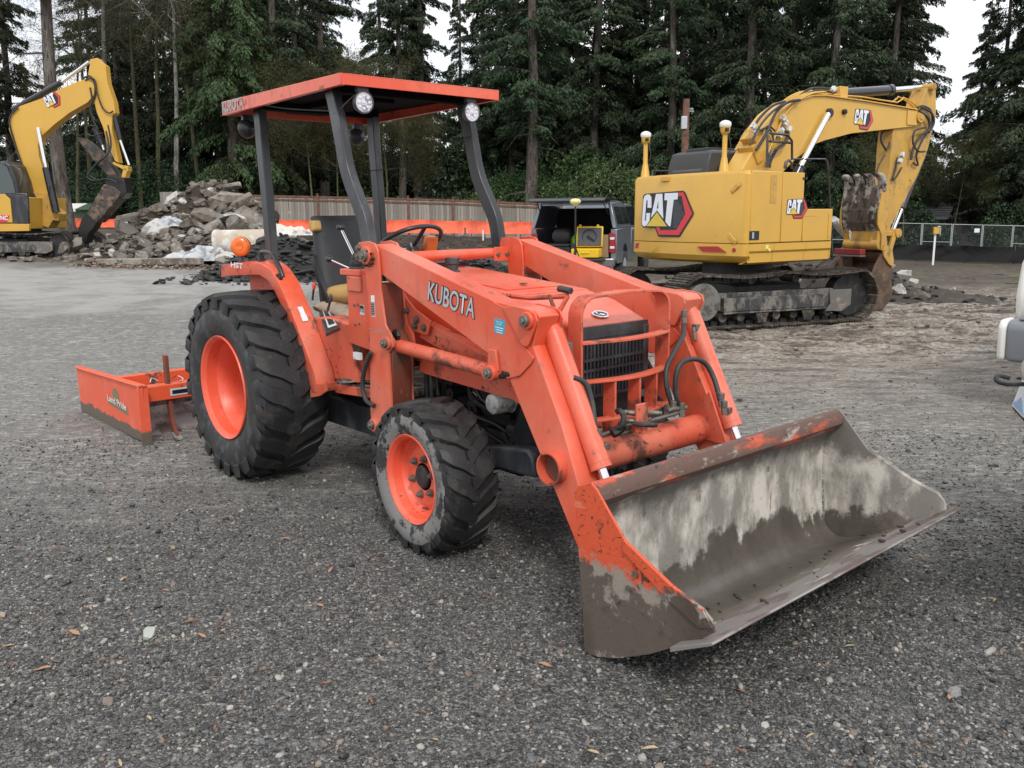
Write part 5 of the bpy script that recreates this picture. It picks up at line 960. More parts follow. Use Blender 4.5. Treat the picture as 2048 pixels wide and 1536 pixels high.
p = onY(999, 653, -.5755); cy = mat('cyan_label', (.03, .35, .50), .4); lab = B().box((p.x, -.5755, p.z), (.072, .0012, .066), Matrix.Rotation(.08, 3, 'Y')).obj('dealer_sticker', cy, arm0, 0)
for k, (txt, w1) in enumerate((('TRACTOR', .045), ('COMPANY', .036))): text_mesh(txt, (p.x-w1/2, -.5765, p.z+.018-k*.0115), (1, 0, -.08), (.08, 0, 1), .0075, WHITE, 'sticker_print', lab, w1, .01, .001)
for k in range(3): B().box((p.x, -.5768, p.z-.006-k*.011), (.056-.008*k, .0008, .0035), Matrix.Rotation(.08, 3, 'Y')).obj('sticker_line', WHITE, lab, 0)
place_text('TL 1150', (740, 664), (765, 668), (740, 656), -.5805, 'stamped_mark', (FADED, FADED), TR, .01, False)
# ================================================================ BOX SCRAPER
BS = thing('box_scraper', 'orange box scraper with dirty lower edge hitched behind the tractor', 'box scraper', (-2.0, 0, 0)); off = Vector((2.0, 0, 0))
def bs(b, name, m, bev=.003, **k): return b.obj(name, m, BS, 35, bev, loc=(2.0, 0, 0), **k)
BSO = mat('box_scraper_paint', (.76, .10, .035), .42, layers=[((.78, .22, .12), 3, .45, .7, .5, None, .35), ((.12, .05, .03), 20, .64, .69, .8), ((.07, .055, .042), 4, .60, .68, .9)], bump=(60, .1)); MOLD = mat('grey_scraped_steel', (.27, .25, .245), .5, .2, layers=[((.08, .06, .05), 5, .45, .6, .8), ((.28, .12, .06), 16, .62, .7, .8)], bump=(30, .3))
def scraper_side():
    m, t, b, oc = new_mat('muddy_scraper_side'); sp = nn(t, 'ShaderNodeSeparateXYZ'); t.links.new(oc, sp.inputs[0]); n1, n2 = noise(t, oc, 6, 5, .6), noise(t, oc, 25, 5, .7)
    c = mixc(t, rng(t, n1, .45, .7, 0, .35), (.74, .11, .05), (.78, .24, .15)); c = mixc(t, rng(t, n2, .66, .70, 0, .8), c, (.10, .045, .03))
    e = math_(t, 'ADD', sp.outputs[2], math_(t, 'MULTIPLY', math_(t, 'SUBTRACT', n1, .5), .10)); e = math_(t, 'ADD', e, math_(t, 'MULTIPLY', math_(t, 'SUBTRACT', n2, .5), .07))
    c = mixc(t, rng(t, e, .095, .105, 1, 0), c, mixc(t, n2, (.07, .052, .04), (.17, .14, .11))); lk(t, c, b.inputs['Base Color']); b.inputs['Roughness'].default_value = .5; return m
BSS = scraper_side(); MUDP = mat('dried_mud', (.14, .11, .08), .9, layers=[((.07, .05, .04), 8, .4, .6)], bump=(40, .5, .01))
for s in (-1, 1):
    y = s*1.03; sd_ = bs(B().prism([(-2.80, .0), (-1.20, .02), (-1.16, .445), (-2.82, .385)], y, y+s*.012), 'side_plate', BSS)
    ed = [(-2.70, .0)]; zz = [.09, .06, .075, .055, .06, .045, .05, .03]
    bs(B().box((-1.99, y, .421), (1.66, .06, .012), Matrix.Rotation(-.036, 3, 'Y')), 'top_flange', BSO); bs(B().box((-1.175, y, .225), (.012, .075, .44)), 'end_flange', BSS)
sd0 = B()
a, b_, c_ = onY(232, 795, -1.004), 0, 0
DKG = mat('faded_olive_decal', (.20, .17, .09), .6)
p = onY(232, 800, -1.0445); bs(B().prism([(p.x+.075*math.cos(t), p.z+.035+.062*math.sin(t)) for t in np.linspace(0, 6.28, 14, endpoint=False)], -1.043, -1.045), 'tree_decal', DKG, 0)
bs(B().prism([(p.x-.23, p.z-.02), (p.x+.25, p.z-.035), (p.x+.27, p.z-.085), (p.x-.20, p.z-.06)], -1.043, -1.0445), 'name_decal', DKG, 0)
o = text_mesh('Land Pride', (p.x-.21, -1.0442, p.z-.035), (1, 0, -.03), (0, 0, 1), .055, WHITE, 'lettering', BS, .45, .02, .003); o.location = (2.0, 0, 0)
bs(B().box((-1.30, 0, .365), (.10, 2.04, .115)), 'shank_beam', BSO, .004); bs(B().box((-1.95, 0, .365), (.08, 2.04, .09)), 'rear_beam', BSO, .004)
mb = B(); pr_ = [(-1.52, .30), (-1.60, .20), (-1.60, .10), (-1.50, -.005), (-1.515, -.012), (-1.625, .10), (-1.625, .21), (-1.54, .315)]; mb.prism(pr_, -1.025, 1.025); bs(mb, 'mouldboard', MOLD, .002); bs(B().prism([(-1.46, -.015), (-1.56, .085), (-1.548, .095), (-1.45, -.005)], -1.025, 1.025), 'blade', MOLD, .001)
for y in (-.80, -.35, .35, .80):
    s_ = bs(B().rect([(-1.30, y, .64), (-1.30, y, .35), (-1.29, y, .18), (-1.26, y, .09), (-1.20, y, .02)], (0, 1, 0), None, .028, .055), 'shank', RUSTY, .003)
    B().box((-1.19, y, .025), (.10, .05, .02), Matrix.Rotation(.5, 3, 'Y')).obj('tooth', MOLD, s_, 35, .002)
pl_ = bs(B().box((-1.247, -.72, .36), (.004, .17, .055)), 'maker_plate', DECAL, 0); B().box((-1.244, -.72, .36), (.002, .14, .03)).obj('plate_print', DECALK, pl_, 0)
bs(B().box((-1.05, 0, .55), (.5, .06, .06)).box((-1.2, 0, .5), (.08, .5, .25)).box((-.9, -.35, .42), (.8, .03, .06)).box((-.9, .35, .42), (.8, .03, .06)), 'hitch_frame', BSO, .004)
B().tube([(-1.3, -.77, .45), (-1.31, -.72, .47), (-1.30, -.68, .44), (-1.28, -.72, .43)], .005, 5, sub=3).tube([(-1.3, -.87, .45), (-1.31, -.91, .475), (-1.29, -.93, .45)], .005, 5, sub=3).obj('hitch_pin', CHROME, BS, 60, loc=(2, 0, 0))
# ================================================================ EXCAVATORS
class Frame:
    def __init__(s, a, d, psi, gz=0.):
        s.o = st(a, d, 0); s.u = RG*math.cos(psi)+FG*math.sin(psi); s.w = -RG*math.sin(psi)+FG*math.cos(psi); s.rz = RZ+psi; s.gz = gz
    def on(s, px, py, t):
        r = ray(px, py); k = ((s.o+s.w*t-CAMP).dot(s.w))/r.dot(s.w); p = CAMP+r*k-s.o; return (p.dot(s.u), p.z)
    def onS(s, px, py, x):
        r = ray(px, py); k = ((s.o+s.u*x-CAMP).dot(s.u))/r.dot(s.u); p = CAMP+r*k-s.o; return (p.dot(s.w), p.z)
    def onZ(s, px, py, z):
        p = onZ(px, py, z)-s.o; return (p.dot(s.u), p.dot(s.w))
    def poly(s, pts, t): return [s.on(a, b, t) for a, b in pts]
    def root(s, name, label, cat, org):
        s.org = Vector(org); e = thing(name, label, cat, s.o+s.u*org[0]+s.w*org[1]+Vector((0, 0, org[2])), (0, 0, s.rz)); s.e = e; return e
    def add(s, b, name, m, bev=.004, par=None, smooth=35, **k):
        return b.obj(name, m, par or s.e, smooth, bev, loc=(None if par else tuple(-s.org)), **k)
LOGO_RED = mat('logo_red', (.60, .035, .05), .35); LOGO_W = mat('logo_white', (.70, .73, .80), .35); LOGO_Y = mat('logo_gold', (.62, .46, .06), .4); LOGO_G = mat('logo_grey_line', (.13, .15, .17), .4)
def cat_logo(o, xd, zd, W, par, name='cat_emblem', fine=True, H=None):
    """o = lower left corner; unit width W"""
    xd, zd = Vector(xd).normalized(), Vector(zd).normalized(); n = xd.cross(zd); o = Vector(o); b = B(); HS = H/.845 if H else W
    def Q(pts, mi, lift): b.add([o+xd*(x*W)+zd*((y-.02)*HS)+n*lift for x, y in pts], [tuple(range(len(pts)))], mi)
    u = lambda X, Y: ((X-160)/1240, (1310-Y)/1240)
    Q([u(*p) for p in [(190, 330), (240, 285), (1150, 245), (1200, 290), (1395, 750), (1390, 800), (1110, 1290), (1070, 1310), (600, 1305), (575, 1280), (500, 1095), (210, 1095), (165, 1040), (160, 960)]], 0, .004)
    def band(pts, mi, l):
        k = len(pts)//2
        for i in range(k-1): Q([u(*pts[i]), u(*pts[i+1]), u(*pts[2*k-2-i]), u(*pts[2*k-1-i])], mi, l)
    band([(1050, 285), (1160, 285), (1370, 770), (1080, 1255), (600, 1255), (535, 1085), (610, 1085), (640, 1150), (1020, 1140), (1215, 775), (1120, 365), (1050, 365)], 1, .007)
    if fine:
        for r in range(11):
            for c in range(5):
                cx, cy = 970+c*62, 490+r*58+(29 if c % 2 else 0)
                if cx-940 > 250-abs(cy-780)*.42 or cy > 1110: continue
                pts = [(cx+30*math.cos(k*1.0472), cy+30*math.sin(k*1.0472)) for k in range(6)]; pin = [(cx+22*math.cos(k*1.0472), cy+22*math.sin(k*1.0472)) for k in range(6)]
                for k in range(6): Q([u(*pts[k]), u(*pts[(k+1) % 6]), u(*pin[(k+1) % 6]), u(*pin[k])][::-1], 4, .007)
    # C
    C_o = [(300, 300), (360, 310), (405, 370), (410, 620), (310, 620), (310, 450), (295, 435), (280, 450), (250, 900), (262, 935), (275, 920), (285, 745), (385, 745), (370, 920), (290, 1040), (240, 1065), (195, 1045), (175, 980), (205, 420), (235, 330)]
    L1 = [(410, 620), (405, 370), (360, 310), (300, 298), (235, 330), (205, 420), (175, 980), (195, 1045), (240, 1065), (290, 1040), (370, 920), (385, 745)]
    L2 = [(310, 620), (310, 450), (302, 438), (295, 435), (288, 440), (280, 460), (250, 900), (254, 925), (262, 935), (270, 930), (277, 915), (285, 745)]
    for i in range(len(L1)-1): Q([u(*L1[i]), u(*L1[i+1]), u(*L2[i+1]), u(*L2[i])], 2, .008)
    Q([u(*p) for p in [(515, 298), (590, 298), (575, 450), (540, 640), (545, 690), (400, 860)]], 2, .008); Q([u(*p) for p in [(590, 298), (670, 298), (705, 880), (555, 695), (580, 640), (575, 450)]], 2, .008)
    Q([u(*p) for p in [(540, 640), (582, 640), (560, 700)]], 2, .0082)
    Q([u(*p) for p in [(725, 290), (1040, 288), (1030, 440), (940, 445), (880, 1055), (845, 1055), (755, 950), (790, 450), (720, 450)]], 2, .008)
    Q([u(*p) for p in [(548, 725), (800, 1058), (290, 1058)]], 3, .009)
    for i in range(len(b.f)):   # make every face look outwards
        v = [Vector(b.v[j]) for j in b.f[i][:3]]
    return b.obj(name, [DECALK, LOGO_RED, LOGO_W, LOGO_Y, LOGO_G], par, 0)
F1 = Frame(3.398, 12.75, .551); E1 = F1.root('excavator', 'yellow tracked excavator with CAT lettering, rear towards the camera, arm folded down', 'excavator', (1.3, 1.25, 0))
P1 = CATY
def plan(s0, s1, t0, t1, r, bulge):
    pts = [(s1, t0+.07), (.083, t0+.07), (.083, t0)]; pts += [(s0+r*(1-math.sin(a)), t0+r*(1-math.cos(a))) for a in np.linspace(0, 1.57, 5)]
    pts += [(s0-bulge*math.sin(math.pi*k), t0+r+(t1-t0-2*r)*k) for k in np.linspace(.08, .92, 8)]
    pts += [(s0+r*(1-math.cos(a)), t1-r*(1-math.sin(a))) for a in np.linspace(0, 1.57, 5)]+[(s1, t1)]; return pts
def stack(b, secs):
    """plan sections at rising heights, skinned"""
    k = len(secs[0][1]); o = len(b.v)
    for z, pl_ in secs: b.v += [(x, y, z) for x, y in pl_]
    for i in range(len(secs)-1):
        for j in range(k): b.f.append((o+i*k+j, o+(i+1)*k+j, o+(i+1)*k+(j+1) % k, o+i*k+(j+1) % k)); b.m.append(0)
    b.f.append(tuple(o+j for j in range(k))); b.f.append(tuple(o+(len(secs)-1)*k+j for j in range(k-1, -1, -1))); b.m += [0, 0]; return b
cw = F1.add(stack(B(), [(1.215, plan(0, .6, 0, 2.55, .075, .10)), (2.20, plan(.0, .6, 0, 2.55, .075, .10)), (2.25, plan(.03, .6, .03, 2.52, .075, .10)), (2.262, plan(.10, .6, .10, 2.45, .075, .08))]), 'counterweight', P1, .008)
F1.add(stack(B(), [(.905, plan(.16, .6, .14, 2.41, .12, .08)), (.95, plan(.05, .6, .04, 2.51, .1, .10)), (1.03, plan(-.005, .6, -.005, 2.555, .08, .10)), (1.205, plan(.0, .6, .0, 2.55, .075, .10))]), 'counterweight_base', P1, .008)
def inset(t, z, w_, h, ang, m=P1):
    a = math.radians(ang); b = B(); c, s_ = math.cos(a), math.sin(a)
    P = [(u*c-v*s_, u*s_+v*c) for u, v in ((-w_/2, -h/2), (w_/2, -h/2), (w_/2, h/2), (-w_/2, h/2))]
    b.add([(-.10*math.sin(math.pi*min(max((t+p-.16)/2.18, .08), .92))-.001, t+p, z+q) for p, q in P]+[(-.10*math.sin(math.pi*min(max((t+p*.6-.16)/2.18, .08), .92))-.012, t+p*.6, z+q*.6) for p, q in P], [(7, 6, 5, 4), (0, 1, 5, 4), (1, 2, 6, 5), (2, 3, 7, 6), (3, 0, 4, 7)]); return F1.add(b, 'raised_rib', m, .004)
for px, py, w_, h, an in ((1471, 376, .22, .07, -38), (1464, 476, .22, .07, 38)):
    t, z = F1.onS(px, py, -.02); inset(t, z, w_, h, an)
t, z = F1.onS(1330, 358, -.1); F1.add(B().box((-.10, t, z), (.02, .20, .07)), 'tow_recess', P1, .004)
RFL = mat('red_reflector', (.35, .02, .025), .3)
for pts in ([(1400, 490), (1437, 490), (1452, 502), (1410, 500)], [(1269, 484), (1276, 484), (1273, 494), (1267, 493)]):
    P = [F1.onS(a, b, -.05) for a, b in pts]; tt = [min(max(p[0], .02), 2.49) for p in P]; xs = [-.10*math.sin(math.pi*min(max((q-.075)/2.4, .08), .92))-.022 if .16 < q < 2.34 else -.02 for q in tt]
    F1.add(B().add([(x, q, p[1]-.02) for x, q, p in zip(xs, tt, P)]+[(x+.02, q, p[1]-.02) for x, q, p in zip(xs, tt, P)], [(0, 1, 2, 3), (0, 4, 5, 1), (1, 5, 6, 2), (2, 6, 7, 3), (3, 7, 4, 0)]), 'reflector', RFL, 0)
t, z = F1.onS(1469, 500, -.01); F1.add(B().cyl((-.0, t, z), (-.03, t, z), .03, n=16), 'reflector', RFL, 0)
# emblem on the counterweight follows its gentle curve closely enough when laid on the middle
ta, za = F1.onS(1284, 475, -.095); tb, zb = F1.onS(1388, 470, -.085)
cat_logo((-.108, ta, F1.onS(1330, 472, -.1)[1]), (.01, tb-ta, .0), (0, 0, 1), abs(ta-tb)*1.0, E1, H=F1.onS(1330, 382, -.1)[1]-F1.onS(1330, 472, -.1)[1]).location = tuple(-F1.org)
# side doors
def panel(s0, s1, z0, z1, name, y=0.0, m=P1, th=.05, bev=.012): return F1.add(B().box(((s0+s1)/2, y+th/2, (z0+z1)/2), (s1-s0, th, z1-z0)), name, m, bev)
panel(.085, .725, 1.215, 2.245, 'side_door'); d2 = panel(.735, 1.20, 1.215, 2.235, 'side_door'); panel(1.21, 1.88, 1.215, 1.70, 'toolbox_door')
for s0, s1 in ((.085, .60), (.607, 1.30), (1.307, 1.88)): F1.add(B().add([(s0, .0, 1.205), (s1, .0, 1.205), (s1, .0, 1.10), (s0, .0, 1.10), (s1, .03, 1.07), (s0, .03, 1.07), (s1, .03, .93), (s0, .03, .93), (s1, .12, .90), (s0, .12, .90)], [(3, 2, 1, 0), (5, 4, 2, 3), (7, 6, 4, 5), (9, 8, 6, 7)]), 'lower_skirt', P1, .004)
F1.add(B().box((.70, 1.25, 1.60), (1.0, 2.40, 1.24)).box((1.50, .62, 1.35), (.74, 1.12, .66)).box((1.2, 1.25, 1.0), (1.4, 2.3, .18)), 'engine_housing', P1, .02)
F1.add(B().box((1.55, .6, 1.685), (.66, 1.1, .03)), 'toolbox_lid', P1, .01)
F1.add(B().box((1.9, .55, 1.32), (.02, 1.05, .75)), 'front_panel', P1, .01)
ve = B(); sv_, zv = F1.on(1547, 378, 0); ve.box((sv_, -.003, zv), (.13, .006, .40)); vt = F1.add(ve, 'vent_grille', CATYD, .001)
sv_, zv = F1.on(1508, 471, 0); F1.add(B().box((sv_, -.004, zv), (.20, .008, .13)), 'door_latch', DECALK, .003); F1.add(B().box((sv_-.03, -.010, zv), (.04, .006, .09)), 'latch_handle', GALV, .002)
F1.add(B().box((1.80, -.004, 1.45), (.035, .01, .38)).box((1.33, -.002, 1.60), (.36, .004, .012)), 'door_rib', P1, .002)
for px, py in ((1607, 357), (1612, 357)): q = F1.on(px, py, 0); F1.add(B().cyl((q[0], .0, q[1]), (q[0], -.012, q[1]), .02, n=10), 'lock', DECALK, 0)
q = F1.on(1536, 497, 0); F1.add(B().add([(q[0]+x*.06, .02-.026, q[1]+z*.05) for x, z in ((-1, 1), (.2, 1), (0, .3), (1, -.4), (.5, -1), (-.3, .0), (-1, -.2))], [(0, 1, 2, 3, 4, 5, 6)]), 'yellow_arrow', mat('yellow_sticker_paper', (.8, .7, .2)), 0)
lo = F1.on(1572, 437, 0); lr = F1.on(1614, 437, 0); e_ = cat_logo((lo[0], -.001, lo[1]), (1, 0, 0), (0, 0, 1), lr[0]-lo[0], E1, H=F1.on(1590, 397, 0)[1]-lo[1]); e_.location = tuple(-F1.org)
# gps masts
WP = mat('white_antenna', (.72, .72, .70), .35)
for px, py, ptop, tt in ((1291, 343, 262, 2.1), (1449, 333, 240, .62)):
    s0 = .22; t0 = F1.onS(px, py-30, s0)[0]; tp = F1.onS(px+2, ptop, s0)[1]; h = tp-2.25
    m_ = F1.add(B().lathe([(.085, 2.25), (.075, 2.27), (.045, 2.25+h*.28), (.038, 2.25+h*.3), (.036, 2.25+h*.72), (.055, 2.25+h*.74), (.07, 2.25+h*.78), (.075, 2.25+h*.86), (.001, 2.25+h*.86)], (s0, t0, 0), (0, 0, 1), 14), 'antenna_mast', P1, 0)
    B().lathe([(.078, 2.25+h*.865), (.088, 2.25+h*.90), (.085, 2.25+h*.95), (.05, 2.25+h*.985), (.001, 2.25+h)], (s0, t0, 0), (0, 0, 1), 20).obj('antenna', WP, m_, 50); B().box((s0-.03, t0-.06, 2.25+h*.81), (.05, .05, .05)).obj('cable_plug', DECALK, m_, 35, .004)
    B().tube([(s0, t0-.05, 2.25+h*.78), (s0+.05, t0-.06, 2.25+h*.4), (s0-.1, t0+.2, 2.29)], .008, 5, sub=4).obj('cable', RUBBER, m_, 60)
# cab behind
cs0 = F1.on(1418, 300, 1.55)[0]; cz1 = F1.on(1418, 298, 1.55)[1]; 
CABK = mat('charcoal_cab_frame', (.035, .037, .04), .5)
cb = F1.add(stack(B(), [(1.0, [(cs0, 1.55), (cs0, 2.5), (cs0+1.7, 2.5), (cs0+1.75, 1.55)]), (cz1-.25, [(cs0-.02, 1.55), (cs0-.02, 2.5), (cs0+1.55, 2.5), (cs0+1.6, 1.55)]), (cz1-.04, [(cs0+.05, 1.56), (cs0+.05, 2.49), (cs0+1.3, 2.47), (cs0+1.3, 1.56)]), (cz1, [(cs0+.15, 1.62), (cs0+.15, 2.42), (cs0+1.2, 2.40), (cs0+1.2, 1.62)])]), 'cab', CABK, .02)
B().add([(cs0-.012+.06*k/3*0, 1.68, cz1-.52), (cs0-.012, 2.38, cz1-.52), (cs0-.02, 2.38, cz1-.30), (cs0-.02, 1.68, cz1-.30)], [(0, 1, 2, 3)]).obj('rear_window', mat('cab_glass', (.10, .14, .15), .08, spec=.9), cb, 0)
B().add([(cs0+.2, 1.545, cz1-.6), (cs0+1.4, 1.545, cz1-.6), (cs0+1.3, 1.545, cz1-.28), (cs0+.2, 1.545, cz1-.28)], [(0, 1, 2, 3)]).obj('side_window', GLASS, cb, 0)
B().box((cs0+.5, 2.0, cz1+.02), (.7, .5, .05)).box((cs0+.15, 2.0, cz1-.12), (.12, .6, .05)).obj('roof_hatch', CABK, cb, 35, .01)
B().tube([(cs0-.1, 2.55, 1.7), (cs0-.15, 2.75, 2.28), (cs0-.1, 2.8, 2.38), (cs0+.3, 2.75, 2.38)], .02, 6).box((cs0-.12, 2.78, 2.1), (.06, .22, .35)).obj('mirror', CABK, cb, 35, .01)
# boom, stick
TN, TF = 1.06, 1.44
boomp = F1.poly([(1478, 352), (1486, 335), (1508, 298), (1529, 261), (1555, 227), (1587, 203), (1624, 192), (1650, 192), (1729, 203), (1808, 216), (1832, 220), (1843, 230), (1844, 240), (1832, 253), (1792, 257), (1703, 267), (1650, 281), (1631, 288), (1610, 304), (1592, 318), (1572, 338), (1560, 352)], TN)
bm_ = F1.add(B().prism(boomp, TN, TF), 'boom', P1, .008); fl = B()
for k in range(2, 11):
    p, q = boomp[k], boomp[k+1]
    if k < 10: fl.rect([(p[0], 1.25, p[1]+.008), (q[0], 1.25, q[1]+.008)], (0, 1, 0), None, .46, .02)
F1.add(fl, 'boom_flange', P1, .003)
lo = F1.on(1706, 257, TN); lr = F1.on(1741, 256, TN); e_ = cat_logo((lo[0], TN-.002, lo[1]+.01), (1, 0, -.05), (.05, 0, 1), (lr[0]-lo[0])*1.1, E1, fine=False, H=F1.on(1720, 217, TN)[1]-lo[1]); e_.location = tuple(-F1.org)
stickp = F1.poly([(1858, 170), (1866, 166), (1872, 180), (1872, 232), (1856, 298), (1835, 351), (1808, 404), (1782, 451), (1776, 486), (1771, 500), (1760, 504), (1752, 491), (1757, 451), (1771, 377), (1779, 351), (1782, 298), (1787, 258), (1820, 245), (1838, 228), (1842, 203)], 1.10)
F1.add(B().prism(stickp, 1.10, 1.40), 'stick', CATYD, .008)
for (px, py, r) in ((1657, 226, .10), (1687, 224, .06), (1838, 234, .14), (1864, 174, .09), (1766, 497, .10)):
    q = F1.on(px, py, TN); F1.add(B().cyl((q[0], TN-.05, q[1]), (q[0], TF+.05, q[1]), r*.75, n=16).cyl((q[0], TN-.06, q[1]), (q[0], TF+.06, q[1]), r*.4, n=10), 'pin', GREASE if px < 1700 else CATYD, .004)
F1.add(B().box((F1.on(1823, 236, TN)[0], TN-.012, F1.on(1823, 236, TN)[1]), (.28, .02, .26)), 'boom_tip_plate', P1, .01)
CYLK = mat('black_cylinder_paint', (.012, .014, .022), .25, coat=.4)
def cyl_(pa, pb, pc, t, rb, rr, name='cylinder', tl=None):
    A_, B_, C_ = (Vector((q[0], t, q[1])) for q in (F1.on(*pa, t), F1.on(*pb, t), F1.on(*pc, t))); c = F1.add(B().cyl(A_, B_, rb, n=20).cyl(B_-(B_-A_)*.06, B_, rb*1.15, n=20), name, CYLK, .003)
    r = B().cyl(B_, C_, rr, n=16).obj('rod', CHROME, c); return c
for t in (.98, 1.52): cyl_((1578, 380), (1600, 334), (1656, 228), t, .085, .048, 'boom_cylinder')
cyl_((1672, 188), (1783, 180), (1858, 174), 1.25, .085, .048, 'stick_cylinder')
cyl_((1846, 306), (1803, 417), (1785, 462), 1.25, .062, .04, 'bucket_cylinder'); cyl_((1790, 296), (1770, 362), (1762, 392), 1.25, .075, .045, 'thumb_cylinder')
F1.add(B().box((F1.on(1674, 186, 1.25)[0], 1.25, F1.on(1674, 186, 1.25)[1]-.02), (.2, .30, .22)), 'cylinder_bracket', P1, .01)
hs = B(); rn2 = random.Random(4)
def hz(pts, t, r=.02, m=0): hs.tube([(F1.on(a, b, t)[0], t, F1.on(a, b, t)[1]) for a, b in pts], r, 7, sub=6)
hz([(1512, 300), (1535, 262), (1552, 225), (1575, 205), (1600, 200)], .98, .024); hz([(1505, 258), (1520, 235), (1545, 212), (1570, 203)], 1.2, .022); hz([(1590, 200), (1612, 182), (1630, 176), (1660, 178), (1672, 184)], 1.2, .02); hz([(1600, 198), (1618, 186), (1640, 180), (1668, 186)], 1.1, .018); hz([(1500, 290), (1518, 255), (1540, 228), (1565, 208)], .95, .018)
hz([(1520, 262), (1530, 256), (1542, 262), (1548, 285)], 1.0, .015); hz([(1525, 262), (1537, 252), (1550, 262)], 1.0, .015)
for k in range(7): hz([(1540, 335-k), (1536+k*2, 318), (1546+k*3, 302-k*2), (1568+k*2, 290-k*3), (1576, 270-k*4)], .95+.03*k, .017)
hz([(1838, 222), (1856, 236), (1858, 258), (1838, 275), (1826, 300), (1822, 320)], 1.02, .024); hz([(1842, 214), (1862, 225), (1868, 245), (1858, 265)], 1.02, .022); hz([(1850, 255), (1830, 262), (1826, 285), (1836, 302), (1850, 303)], 1.0, .018)
hz([(1835, 215), (1846, 212), (1862, 222), (1863, 250), (1845, 280), (1833, 310), (1836, 330), (1826, 326)], 1.05, .018); hz([(1795, 258), (1768, 262), (1762, 280), (1772, 300)], 1.2, .018); hz([(1800, 260), (1785, 268), (1778, 290), (1772, 302)], 1.15, .014); hz([(1770, 310), (1758, 330), (1752, 348)], 1.1, .014); hz([(1795, 315), (1790, 340), (1785, 360), (1795, 350), (1803, 335)], 1.05, .018)
F1.add(hs, 'hydraulic_hoses', RUBBER, 0, None, 60, kind='stuff', label='bundle of black hydraulic hoses')
pp = B()
for k in range(6): 
    t = 1.02+.07*k; P = [F1.on(a+k*1.5, b-k*1.5, TN) for a, b in ((1535, 318), (1550, 285), (1563, 255), (1578, 232), (1600, 212), (1625, 200), (1650, 197))]; pp.tube([(q[0]-.04, t, q[1]+.10) for q in P], .014, 6, sub=3)
for k in range(2): P = [F1.on(a, b-3*k, TN) for a, b in ((1650, 194), (1729, 199), (1800, 210), (1812, 200), (1835, 214), (1850, 230))]; pp.tube([(q[0], 1.12+.1*k, q[1]+.05) for q in P], .014, 6, sub=2)
F1.add(pp, 'steel_lines', P1, 0, None, 60)
vb_ = B()
for px, py in ((1507, 252), (1511, 262), (1566, 236), (1571, 246), (1578, 258), (1563, 262), (1560, 270), (1667, 178), (1805, 310), (1800, 322)): q = F1.on(px, py, 1.0); vb_.box((q[0], 1.0, q[1]), (.07, .07, .09), Matrix.Rotation(.6, 3, 'Y'))
F1.add(vb_, 'valve_fittings', mat('white_valve', (.6, .62, .62), .35, layers=[((.2, .18, .15), 20, .5, .6)]), .008, kind='stuff', label='cluster of pale valve fittings on the boom')
q0 = F1.on(1520, 275, 1.05); F1.add(B().box((q0[0], 1.2, q0[1]), (.22, .3, .22), Matrix.Rotation(-.9, 3, 'Y')).box((q0[0]-.05, 1.2, q0[1]-.25), (.14, .34, .3), Matrix.Rotation(-.5, 3, 'Y')), 'valve_block', CATYD, .01)
hr = B()
def rail(pts, t, r=.02): hr.tube([(F1.on(a, b, t)[0], t, F1.on(a, b, t)[1]) for a, b in pts], r, 6)
rail([(1534, 335), (1535, 270), (1538, 266), (1575, 270), (1584, 282), (1584, 320)], .6); rail([(1535, 282), (1584, 286)], .6); rail([(1535, 335), (1536, 318), (1545, 300)], .6); rail([(1584, 318), (1650, 318), (1655, 324), (1660, 405), (1665, 520)], .02, .014); rail([(1569, 337), (1571, 325), (1578, 320), (1583, 326), (1584, 338)], .1); rail([(1571, 338), (1573, 322)], .2)
F1.add(hr, 'handrail', BLACKP, 0, None, 60)
# thumb and bucket
sT = F1.on(1762, 400, .75)[0]; tz = lambda px, py, t=.75: F1.on(px, py, t)
MUDST = mat('mud_caked_steel', (.095, .07, .055), .8, layers=[((.36, .33, .29), 5, .46, .58, .6, (1, 1, .5)), ((.04, .03, .025), 9, .5, .6)], bump=(25, .8, .02))
tp = [tz(1764, 372), tz(1760, 395), tz(1757, 420), tz(1757, 445), tz(1760, 462)]; bb = B(); th = B()
for i in range(len(tp)-1): th.add([(tp[i][0], .76, tp[i][1]), (tp[i][0], 1.52, tp[i][1]), (tp[i+1][0], 1.52, tp[i+1][1]), (tp[i+1][0], .76, tp[i+1][1]), (tp[i][0]+.04, .76, tp[i][1]), (tp[i][0]+.04, 1.52, tp[i][1]), (tp[i+1][0]+.04, 1.52, tp[i+1][1]), (tp[i+1][0]+.04, .76, tp[i+1][1])], [(0, 1, 2, 3), (7, 6, 5, 4), (0, 3, 7, 4), (1, 5, 6, 2)])
F1.add(th, 'thumb_plate', MUDST, 0); z_top = tp[0][1]; x_top = tp[0][0]
for k in range(4):
    t = .79+.23*k; F1.add(B().prism([(x_top+.02, z_top-.10), (x_top-.02, z_top+.10), (x_top-.12, z_top+.19), (x_top-.06, z_top+.235), (x_top+.05, z_top+.18), (x_top+.12, z_top+.08), (x_top+.10, z_top-.10)], t-.075, t+.055), 'thumb_tine', MUDST, .03)
F1.add(B().box((x_top+.03, 1.14, z_top-.0), (.06, .80, .05)), 'thumb_crossbar', MUDST, .006)
sa = [tz(1766, 368), tz(1772, 372), tz(1768, 420), tz(1766, 445), tz(1772, 462), tz(1774, 495), tz(1768, 503), tz(1762, 500), tz(1763, 470), tz(1755, 448), tz(1757, 420), tz(1762, 395)]
for t in (.745, 1.52): F1.add(B().prism(sa, t, t+.03), 'thumb_side', CATYD, .004)
q = tz(1764, 490); F1.add(B().box((q[0]-.02, 1.14, q[1]+.15), (.10, .42, .40)).cyl((q[0], .78, q[1]), (q[0], 1.52, q[1]), .09, n=16), 'thumb_hub', CATYD, .01)
